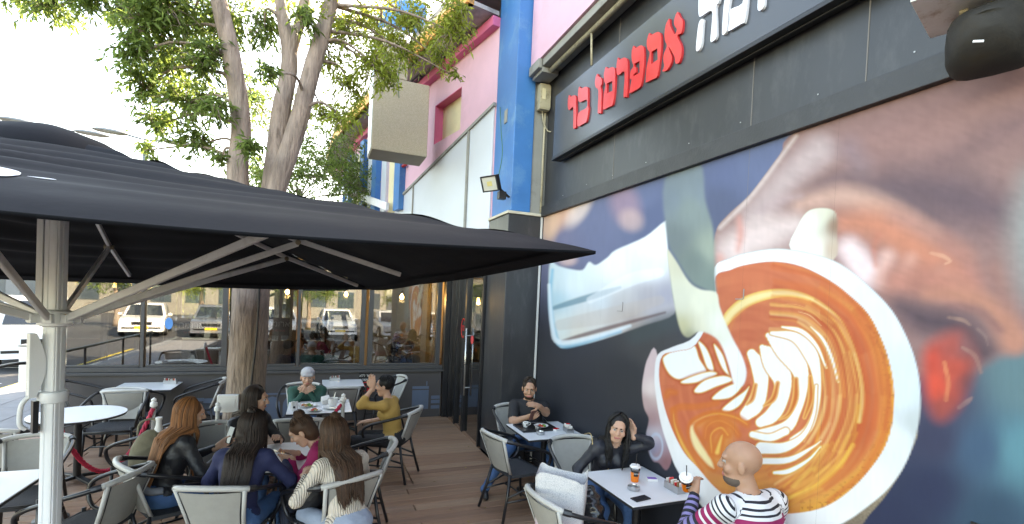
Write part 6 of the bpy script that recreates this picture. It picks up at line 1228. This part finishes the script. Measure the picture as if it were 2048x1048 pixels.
# grey cap, stubble and hair cap pieces
def headwear(P_, m, nm, prims, cutters=(), hh=.009):
    t, Hc, Rm, H, v = P_; L = lambda x, y, z: Hc + Rm @ V3(x, y, z); pr = prims(L, Rm); vv, ff = surface(pr, hh, 0)
    for c_ in cutters: ff = ff[p_d(c_(L, Rm), vv)[ff].mean(1) > 0]
    return np_obj(nm, [(vv, ff, np.zeros(len(ff), int), np.zeros(len(vv)))], [m], t)
headwear(gF, cloth('grey_cap', (.42, .42, .44)), 'knit_cap', lambda L, Rm: [ell(L(0, -.012, .055), V3(.088, .104, .082), 'h', .01, Rm), cap(L(-.05, .085, .045), L(.05, .085, .045), .014, .014, 'h', .02)], [lambda L, Rm: ell(L(0, .03, -.06), V3(.13, .14, .085), 'x', .01, Rm)])
headwear(gJ, HGy, 'stubble', lambda L, Rm: [ell(L(0, -.020, .010), V3(.0815, .0955, .068), 'h', .01, Rm)], [lambda L, Rm: ell(L(0, .10, .0), V3(.10, .11, .12), 'x', .01, Rm), lambda L, Rm: ell(L(0, -.01, .12), V3(.10, .10, .075), 'x', .01, Rm)])
# vest trim, inner shirt and cuffs
def on_body(P_, name, m, pts, r_): 
    t = P_[0]; return MB().tube(cr(pts, 4), r_, 6).build(name, m, t, smooth=True)
on_body(gI, 'gold_zip', mat('gold_zip', (.5, .36, .18), .4, metal=.6), [(.005, .165, .68), (.0, .175, .80), (-.01, .15, .93), (-.01, .10, 1.0)], .006)
on_body(gI, 'vest_piping', MATS['gold_zip'], [(.175, -.06, .98), (.150, .06, 1.02), (.145, .13, .94), (.16, .12, .82)], .005)
on_body(gC, 'pale_hem', cloth('pale_hem', (.4, .43, .5)), [(-.12, -.145, .535), (0, -.165, .53), (.12, -.145, .535)], .012)
on_body(gA, 'grey_hem', K_grey, [(-.165, -.05, .60), (-.12, -.125, .60), (0, -.155, .60), (.12, -.125, .60), (.165, -.05, .60)], .03)
# hand-held things
def world(P_, p): 
    t = P_[0]; m = Matrix.Translation(t.location) @ Matrix.Rotation(t.rotation_euler.z, 4, 'Z'); return m @ Vector(p)
def held(P_, p, lab, rot, m=None, name='smartphone', sz=(.072, .145, .009), cat='phone'):
    q = world(P_, p); t = slab(name, q.x, q.y, q.z, sz[0], sz[1], sz[2], 0, m or M_black, lab, cat, None); e = Matrix.Rotation(P_[0].rotation_euler.z, 4, 'Z') @ Matrix.Rotation(rot[2], 4, 'Z') @ Matrix.Rotation(rot[0], 4, 'X') @ Matrix.Rotation(rot[1], 4, 'Y'); t.rotation_euler = e.to_euler(); return t
held(gA, (.03, .49, .90), 'dark smartphone held up by the ginger-haired woman', (R(70), 0, R(10))); held(gB, (.10, .32, 1.02), 'white smartphone held by the woman in the black jacket behind the round table', (R(70), 0, 0), M_wh); held(gD, (.01, .50, .845), 'pale smartphone held by the woman in magenta', (R(20), 0, R(20)), M_wh); held(gH, (.05, .385, .90), 'brown leather wallet in the hand of the man in black', (R(70), R(10), R(30)), cloth('brown_leather', (.10, .035, .03), .5), 'wallet', (.10, .12, .014), 'wallet')
q = world(gJ, (-.115, .525, .955)); jc = juice(q.x, q.y, q.z, 'tilted cup of orange drink in the hand of the bald man', (R(22), R(-28), 0))
q = world(gI, (.345, .385, .545)); o = MB().tube([(0, 0, 0), (.02, -.03, -.05)], .0042, 6).build('cigarette', M_wh, None); o.location = q; tag(o, 'lit white cigarette in the lowered hand of the woman in the vest', 'cigarette')
# bags
def bag(name, lab, loc, rz, prims, m, hh=.012, wr=.003):
    t = thing(name, lab, 'bag', loc, rz); vv, ff = surface(prims, hh, wr); np_obj('body', [(vv, ff, np.zeros(len(ff), int), np.zeros(len(vv)))], [m], t); return t
kb = bag('canvas_bag', 'khaki canvas bag hanging on the chair back left of the ginger hair', (-1.34, 5.10, .42), R(20), [ell((0, 0, .24), (.16, .08, .26), 'b', .03), ell((0, .02, .12), (.15, .10, .13), 'b', .05)], cloth('khaki', (.17, .15, .10), .8, .6, 20)); MB().lathe([(.025, .46), (.032, .50), (.022, .53), (.022, .57), (.026, .58), (.026, .60), (.001, .60)], (.05, 0, 0), 14).build('bottle_top', M_wh, kb, smooth='auto'); MB().tube(cr([(-.10, 0, .46), (-.08, .02, .56), (.02, .03, .58), (.10, 0, .46)]), .010, 6).build('strap', mat('strap_cloth', (.2, .18, .13), .8), kb, smooth=True)
bag('leather_handbag', 'black leather handbag on the lap side of the cream sweater woman', (-.06, 4.02, .50), R(-20), [ell((0, 0, .10), (.15, .08, .11), 'b', .03), ell((.03, .03, .15), (.10, .07, .07), 'b', .04)], K_leather)
bag('brown_bag', 'brown leather bag standing on the chair before the laden table', (-.16, 5.88, .46), 0, [ell((0, 0, .12), (.10, .06, .13), 'b', .03)], cloth('tan_leather', (.25, .11, .06), .5, .3, 25))
hb = bag('round_bag', 'flat black round bag hooked on the chair of the ginger-haired woman', (-.80, 4.42, .66), R(60), [ell((0, 0, 0), (.15, .13, .035), 'b', .02)], K_leather)
# shopping bag: patterned white paper bag with red mark, dark shiny bag next to it
sb = thing('shopping_bag', 'tall white patterned shopping bag with a red mark on the foreground chair', 'bag', (1.70, 3.10, .45), R(-34)); b = MB(); V = []; F = []; n = 24
M_bag = mat('patterned_paper', (.62, .62, .63), .6, var=.1); _t = M_bag.node_tree; _v = _t.nodes.new('ShaderNodeTexVoronoi'); _v.feature = 'DISTANCE_TO_EDGE'; _v.inputs['Scale'].default_value = 90; _tc = _t.nodes.new('ShaderNodeTexCoord'); _t.links.new(_tc.outputs['Object'], _v.inputs['Vector']); _r3 = _t.nodes.new('ShaderNodeValToRGB'); _r3.color_ramp.elements[0].position = .03; _r3.color_ramp.elements[0].color = (.46, .47, .50, 1); _r3.color_ramp.elements[1].position = .10; _r3.color_ramp.elements[1].color = (.68, .67, .68, 1); _t.links.new(_v.outputs['Distance'], _r3.inputs[0])
_sx = _t.nodes.new('ShaderNodeSeparateXYZ'); _t.links.new(_tc.outputs['Object'], _sx.inputs[0]); _mr = _t.nodes.new('ShaderNodeMapRange'); _mr.inputs[1].default_value = .22; _mr.inputs[2].default_value = .08; _t.links.new(_sx.outputs[2], _mr.inputs[0]); _mx = _t.nodes.new('ShaderNodeMix'); _mx.data_type = 'RGBA'; _mm = _t.nodes.new('ShaderNodeMath'); _mm.operation = 'MULTIPLY'; _mm.inputs[1].default_value = .55; _t.links.new(_mr.outputs[0], _mm.inputs[0]); _t.links.new(_mm.outputs[0], _mx.inputs[0]); _t.links.new(_r3.outputs[0], _mx.inputs[6]); _mx.inputs[7].default_value = (.50, .10, .22, 1); _t.links.new(_mx.outputs[2], _t.nodes['Principled BSDF'].inputs['Base Color'])
for j in range(13):
    t_ = j / 12
    for k in range(n):
        a = 2 * math.pi * k / n; c_, s_ = math.cos(a), math.sin(a); e = .35; wx_ = .17 + .02 * t_; wy = .10 + .015 * t_; x_ = wx_ * math.copysign(abs(c_) ** e, c_); y_ = wy * math.copysign(abs(s_) ** e, s_); z_ = .50 * t_ + (.03 * math.sin(3 * a + 1) if j == 12 else 0); q_ = .012 * mnoise.noise((x_ * 9, y_ * 9, z_ * 7)); V.append((x_ * (1 + q_ * 3), y_ + q_, z_))
for j in range(12):
    for k in range(n): F.append((j * n + k, j * n + (k + 1) % n, (j + 1) * n + (k + 1) % n, (j + 1) * n + k))
F.append(tuple(range(n))[::-1]); b.add(V, F).build('paper_body', M_bag, sb, fix=False)
for x_ in (-.08, .08): MB().bar((x_ * .9 - .02, -.118, .10), (x_ * .2 - .02, -.118, .03), .012, .02).build('red_mark', M_red, sb)
bag('shiny_bag', 'crumpled shiny black bag beside the white shopping bag', (1.96, 3.10, .46), .2, [ell((0, 0, .14), (.09, .12, .16), 'b', .03), ell((.03, .04, .27), (.05, .07, .08), 'b', .05), ell((-.02, -.05, .08), (.09, .09, .09), 'b', .05)], mat('shiny_black', (.012, .012, .014), .18, bump=.9, bscale=14), wr=.008)
wp = MB().box(-.006, 0, -.16, .16, -.10, .10).build('wall_plate', M_black, None); wp.location = (WX - .002, 1.06, 1.19); tag(wp, 'black notice plate with white lettering low on the mural at right', 'notice'); text_mesh('lettering', 'רי', .09, M_wh, wp, (-.008, .08, .02), (R(90), 0, R(-90)))

# guests behind the glass
for lab, x, y, f_, tp, hm, st_, ml in [('dark-haired guest in a dark shirt inside behind the tree trunk', -.60, 9.3, 60, K_navy, HK, 'short', True), ('guest in a grey top inside beside the dark-haired guest', -.25, 9.9, 200, K_grey, HBr, 'short', True), ('ginger guest in a teal top inside behind the middle window', .12, 9.3, 10, K_teal, HG, 'long', False), ('dark-haired guest bending over inside behind the right window', 1.25, 9.2, 70, K_navy, HBr, 'long', False), ('guest in a grey sweater inside at the right window', 1.78, 9.5, 240, K_grey, HGy, 'short', True), ('guest in a blue shirt inside behind the entrance glass', 3.4, 9.2, 200, K_blue, HB, 'short', True)]:
    person(lab, x, y, f_, tp, M_jean, hm, 'mid', st_, male=ml, simple=True, h=.022, nstr=0, lean=14, s=.98, hair_len=.25, seed=3, z=.012)
def in_table(x, y, lab): table(x, y, .65, .65, lab)
in_table(-.05, 9.62 + .4, 'square white table inside behind the middle window'); in_table(1.5, 9.85, 'square white table inside behind the right window'); in_table(-2.3, 10.2, 'square white table inside behind the left windows')
for x, y, f_, lab in [(-.60, 9.3, 60, 'chair inside of the dark-shirted guest'), (-.25, 9.9, 200, 'chair inside of the guest in grey'), (.12, 9.3, 10, 'chair inside of the teal-topped guest'), (1.25, 9.2, 70, 'chair inside of the bending guest'), (1.78, 9.5, 240, 'chair inside of the guest in the grey sweater'), (3.4, 9.2, 200, 'chair inside of the guest in blue'), (-2.2, 9.5, 0, 'empty chair inside against the left windows'), (-1.75, 9.9, -90, 'empty chair inside right of the left inner table')]: chair(x, y, f_, lab).location.z = .006
# ------------------------------------------------------------------ cars, lamps, background
M_cg = mat('car_glass', (.02, .025, .03), .06, var=0, spec=.8); M_tyre = mat('tyre', (.015, .015, .016), .8); M_rim = mat('alloy', (.45, .45, .46), .3, metal=.8); M_lamp = mat('headlight', (.65, .66, .68), .1, spec=.8); M_tail = mat('tail_light', (.35, .01, .01), .2); M_plate = mat('yellow_plate', (.75, .52, .03), .5)
def car(lab, x, y, rz, col, L_=4.4, W_=1.78, H_=1.48, suv=False, z=-.181):
    t = thing('parked_car', lab, 'car', (x, y, z), R(rz), 'parked cars'); h = L_ / 2; hw = W_ / 2; pm = mat('car_paint_%d%d%d' % tuple(int(c * 99) for c in col), col, .22, var=.03, coat=.6)
    gz = .22 if not suv else .30; bz = H_ * (.62 if not suv else .60); rz_ = H_
    low = [(-h, gz + .12), (-h * .98, gz), (h * .98, gz), (h, gz + .15), (h * .98, bz * .70), (h * .90, bz * .86), (h * .48, bz * .98), (-h * .86, bz * 1.02), (-h * .985, bz * .96), (-h, bz * .6)]
    up = [(h * .48, bz * .98), (h * .18, rz_ * .97), (h * .02, rz_), (-h * .62, rz_ * .985), (-h * .90, bz * 1.02)]
    def extr(poly, w0, w1, zsp): # width narrows with height
        b = MB(); n = len(poly); V = []
        for s in (-1, 1):
            for px, pz in poly: k = min(max((pz - zsp[0]) / (zsp[1] - zsp[0]), 0), 1); V.append((px, s * (w0 + (w1 - w0) * k) * (1 - .06 * (abs(px) / h) ** 4), pz))
        F = [tuple(range(n))[::-1], tuple(range(n, 2 * n))] + [(i, (i + 1) % n, n + (i + 1) % n, n + i) for i in range(n)]; return b.add(V, F)
    extr(cr(low, 3, True), hw, hw * .95, (bz * .6, bz)).build('body', pm, t, smooth=True, bevel=.04, seg=2)
    extr(cr(up, 2, False), hw * .93, hw * .74, (bz, rz_)).build('cabin', pm, t, smooth=True, bevel=.03, seg=2)
    for s in (-1, 1):
        yy = lambda z_: s * ((hw * .93 + (hw * .74 - hw * .93) * (z_ - bz) / (rz_ - bz)) * .985 + .004)
        for a, b_, c_, d_ in (((h * .36, bz * 1.03), (h * .03, bz * 1.03), (h * .03, rz_ * .94), (h * .16, rz_ * .93)), ((-.03 * h, bz * 1.03), (-h * .38, bz * 1.03), (-h * .38, rz_ * .94), (-.03 * h, rz_ * .945)), ((-h * .43, bz * 1.04), (-h * .78, bz * 1.06), (-h * .60, rz_ * .93), (-h * .43, rz_ * .94))):
            P = [(p[0], yy(p[1]), p[1]) for p in (a, b_, c_, d_)]; Q = [(p[0], p[1] - s * .03, p[2]) for p in P]; MB().add(P + Q, [(0, 1, 2, 3), (4, 7, 6, 5), (0, 4, 5, 1), (1, 5, 6, 2), (2, 6, 7, 3), (3, 7, 4, 0)]).build('side_window', M_cg, t)
        for xw in (h * .62, -h * .60):
            r_ = .33 if not suv else .39; w = empty('wheel', (xw, s * (hw - .09), r_), parent=t)
            o = MB().lathe([(r_ * .55, -.1), (r_ * .9, -.115), (r_, -.08), (r_, .08), (r_ * .9, .115), (r_ * .55, .1)], (0, 0, 0), 20).build('tyre', M_tyre, w, smooth='auto'); o.rotation_euler = (R(90), 0, 0); o = MB().lathe([(.03, .11), (r_ * .5, .10), (r_ * .6, .115), (r_ * .6, -.115), (r_ * .5, -.10), (.03, -.11)], (0, 0, 0), 14).build('rim', M_rim, w, smooth='auto'); o.rotation_euler = (R(90), 0, 0)
        MB().obox((h * .93, s * hw * .68, bz * .74), (.05, -s * .03, 0), (.0, .17, 0), (-.02, 0, .07)).build('headlight', M_lamp, t, bevel=.02); MB().obox((-h * .965, s * hw * .74, bz * .80), (.03, 0, 0), (0, .12, 0), (0, 0, .10)).build('tail_light', M_tail, t, bevel=.01); MB().obox((h * .30, s * (hw + .07), bz * 1.06), (.05, 0, 0), (0, .09, 0), (0, 0, .06)).build('mirror', pm, t, bevel=.02)
    for a, b_, nm in (((h * .475, bz * 1.01), (h * .195, rz_ * .95), 'windscreen'), ((-h * .885, bz * 1.06), (-h * .66, rz_ * .96), 'rear_window')):
        w0, w1 = hw * .80, hw * .66; sg_ = 1 if a[0] > 0 else -1; P = [(a[0] + sg_ * .012, -w0, a[1]), (a[0] + sg_ * .012, w0, a[1]), (b_[0] + sg_ * .03, w1, b_[1]), (b_[0] + sg_ * .03, -w1, b_[1])]; Q = [(p[0] - sg_ * .03, p[1], p[2] - .01) for p in P]; MB().add(P + Q, [(0, 1, 2, 3), (4, 7, 6, 5), (0, 4, 5, 1), (1, 5, 6, 2), (2, 6, 7, 3), (3, 7, 4, 0)]).build(nm, M_cg, t)
    MB().obox((h * .985, 0, bz * .66), (.02, 0, 0), (0, hw * .42, 0), (0, 0, .075)).build('grille', M_black, t, bevel=.01); MB().obox((h * 1.0, 0, gz + .16), (.02, 0, 0), (0, hw * .8, 0), (0, 0, .06)).build('lower_grille', M_black, t, bevel=.01); MB().obox((h * 1.012, 0, bz * .47), (.008, 0, 0), (0, .25, 0), (0, 0, .055)).build('number_plate', M_plate, t); MB().obox((-h * 1.005, 0, bz * .6), (.008, 0, 0), (0, .25, 0), (0, 0, .055)).build('number_plate', M_plate, t)
    return t
Wt = (.70, .70, .69); Sv = (.42, .43, .45); Gy = (.10, .105, .115); Bl = (.02, .06, .16); Rd = (.12, .13, .15)
car('white off-road car with yellow plate parked at the kerb', -7.75, 18.6, -66, Wt, 4.7, 1.9, 1.85, True)
car('silver car parked behind the white off-road car', -12.6, 24.5, -75, Sv)
for i, (x, y, rz, c_, l) in enumerate([(-15.2, 22, -70, Wt, 'white car left of the silver car in the car park'), (-9.8, 29.5, -80, Wt, 'white car in the second row behind the off-road car'), (-6.4, 31, -84, Gy, 'dark grey car beyond the street trees'), (-3.2, 30, -95, Wt, 'white car far behind the left windows'), (-.2, 29.5, -95, Sv, 'silver car far behind the rear windows'), (-13.6, 34, -80, Wt, 'white car in the third row by the tall dark tree'), (-17.6, 30, -70, Bl, 'blue car at the far left of the car park'), (-4.8, 36, -88, Wt, 'white car in the last row beyond the glass'), (-8.2, 37, -88, Rd, 'charcoal car in the last row')]): car(l, x, y, rz, c_)
# cars across the forecourt, mirrored by the cafe windows
for i, (x, y, rz, c_, l) in enumerate([(-2.0, -10.5, 80, Wt, 'white car opposite the cafe windows'), (.9, -11, 86, Wt, 'white hatchback across the forecourt'), (-4.9, -10.8, 84, Rd, 'charcoal car across the forecourt'), (3.8, -11, 84, Sv, 'silver car across the forecourt'), (-7.8, -11, 80, Wt, 'white car at the end of the forecourt row')]): car(l, x, y, rz, c_)
[simple_tree(x_, y_, 3.2, 1.6, l_, m_, 60 + i_, .17, 340) for i_, (x_, y_, m_, l_) in enumerate([(-6.2, -14.5, M_leafY, 'low yellow-green tree at the end of the forecourt row'), (-.6, -14.2, M_leafG, 'low green tree between the forecourt cars'), (5.6, -14.5, M_leafG, 'low green tree past the silver forecourt car'), (-10.0, -14.0, M_leafG, 'low green tree beyond the forecourt row')])]
simple_tree(-3.4, -15.5, 5.5, 2.2, 'green tree behind the forecourt cars', M_leafG, 31, .24, 260); simple_tree(3.0, -16, 5.5, 2.2, 'yellow-green tree behind the forecourt cars', M_leafY, 32, .24, 260)
# street lamps
def lamp_post(x, y, h, hd, lab, z=-.18):
    t = thing('street_lamp', lab, 'street lamp', (x, y, z), R(hd), 'car park street lamps'); MB().tube([(0, 0, 0), (0, 0, h * .5), (0, 0, h)], [.10, .085, .07], 12).build('pole', mat('lamp_pole', (.12, .14, .17), .5), t, smooth='auto')
    for s in (-1, 1): hd_ = empty('lamp_head', (s * .1, 0, h - .02), parent=t); MB().tube([(0, 0, 0), (s * .35, 0, .05)], .03, 8).build('arm', MATS['lamp_pole'], hd_); V = MB().lathe([(.001, -.05), (.32, -.045), (.42, 0), (.32, .06), (.001, .09)], (s * .78, 0, .06), 20, sx=1.15, sy=.42).build('shade', mat('lamp_shade_grey', (.16, .17, .18), .5), hd_, smooth='auto')
lamp_post(-5.35, 18.9, 7.05, 10, 'twin-headed street lamp above the parasol near the tree'); lamp_post(-7.9, 19.6, 7.15, 10, 'twin-headed street lamp rising behind the parasol peak')
# hedge with red flowers and white bollards along the extension
hg = thing('flower_hedge', 'low hedge with red flowers outside the side windows', 'hedge', (-4.5, 14.7, -.05)); MB().box(-.3, .3, -3.2, 3.2, 0, .35).build('planter', M_kerb, hg, bevel=.02)
b = MB(); r_ = random.Random(4)
for k in range(900): leaves(b, Vector((r_.uniform(-.35, .35), r_.uniform(-3.2, 3.2), r_.uniform(.35, .95))), (r_.uniform(-1, 1), r_.uniform(-1, 1), .6), 5, .08, r_.random())
b.build('foliage', M_leafG, hg, fix=False)['kind'] = 'stuff'; b = MB()
for k in range(260): c_ = Vector((r_.uniform(-.38, .38), r_.uniform(-3.2, 3.2), r_.uniform(.6, 1.0))); b.lathe([(.004, -.02), (.035, 0), (.02, .02)], tuple(c_), 6)
b.build('flowers', mat('red_petals', (.55, .02, .04), .6, island=.3), hg, fix=False)['kind'] = 'stuff'
for i in range(6):
    t = thing('white_bollard', ['nearest white square bollard beyond the hedge', 'second white square bollard beyond the hedge', 'third white square bollard beyond the hedge', 'fourth white square bollard beyond the hedge', 'fifth white square bollard beyond the hedge', 'farthest white square bollard beyond the hedge'][i], 'bollard', (-6.1 + i * .02, 14.2 + i * 1.4, -.18), group='white bollards'); MB().box(-.12, .12, -.12, .12, 0, .85).build('post', M_wh, t, bevel=.02); MB().box(-.13, .13, -.13, .13, .855, .90).build('cap', M_kerb, t, bevel=.01)
# distant buildings and hill
M_far = mat('far_concrete', (.2, .2, .2), .8, var=.08); M_farw = mat('far_window', (.05, .07, .09), .2)
def far_building(x, y, sx, sy, h, lab, c=M_far):
    t = thing('far_building', lab, 'building', (x, y, -.18)); MB().box(-sx / 2, sx / 2, -sy / 2, sy / 2, 0, h).build('wall', c, t); MB().box(-sx / 2 - .2, sx / 2 + .2, -sy / 2 - .2, sy / 2 + .2, h + .003, h + .35).build('roof', M_soffit, t)
    for i in range(int(sx / 2.4)):
        for j in range(int(h / 3)): MB().box(-sx / 2 + .6 + i * 2.4, -sx / 2 + 2.0 + i * 2.4, -sy / 2 - .02, -sy / 2 + .05, 1 + j * 3, 2.5 + j * 3).build('window', M_farw, t)
    return t
far_building(-34, 62, 22, 10, 6, 'low grey building at the far edge of the car park'); far_building(-4, 66, 20, 10, 6, 'long pale building behind the last row of cars', mat('far_cream', (.22, .21, .19), .8)); far_building(-16, -34, 44, 8, 5, 'low pale retail block across the forecourt', MATS['far_cream']).rotation_euler = (0, 0, math.pi)
b = MB(); n = 40; V = []; F = []
for i in range(n + 1):
    for j in range(9):
        u = i / n; x_ = -260 + 420 * u; yy = 150 + j * 22; hh = (22 + 14 * mnoise.noise((u * 4, 1, 0)) + 8 * mnoise.noise((u * 11, j * .3, 2))) * math.sin(j / 8 * math.pi * .5); V.append((x_, yy, hh - 2))
for i in range(n):
    for j in range(8): a = i * 9 + j; F.append((a, a + 9, a + 10, a + 1))
hl_ = b.add(V, F).build('hills', M_dry, None, smooth=True, fix=False); hl_['kind'] = 'structure'
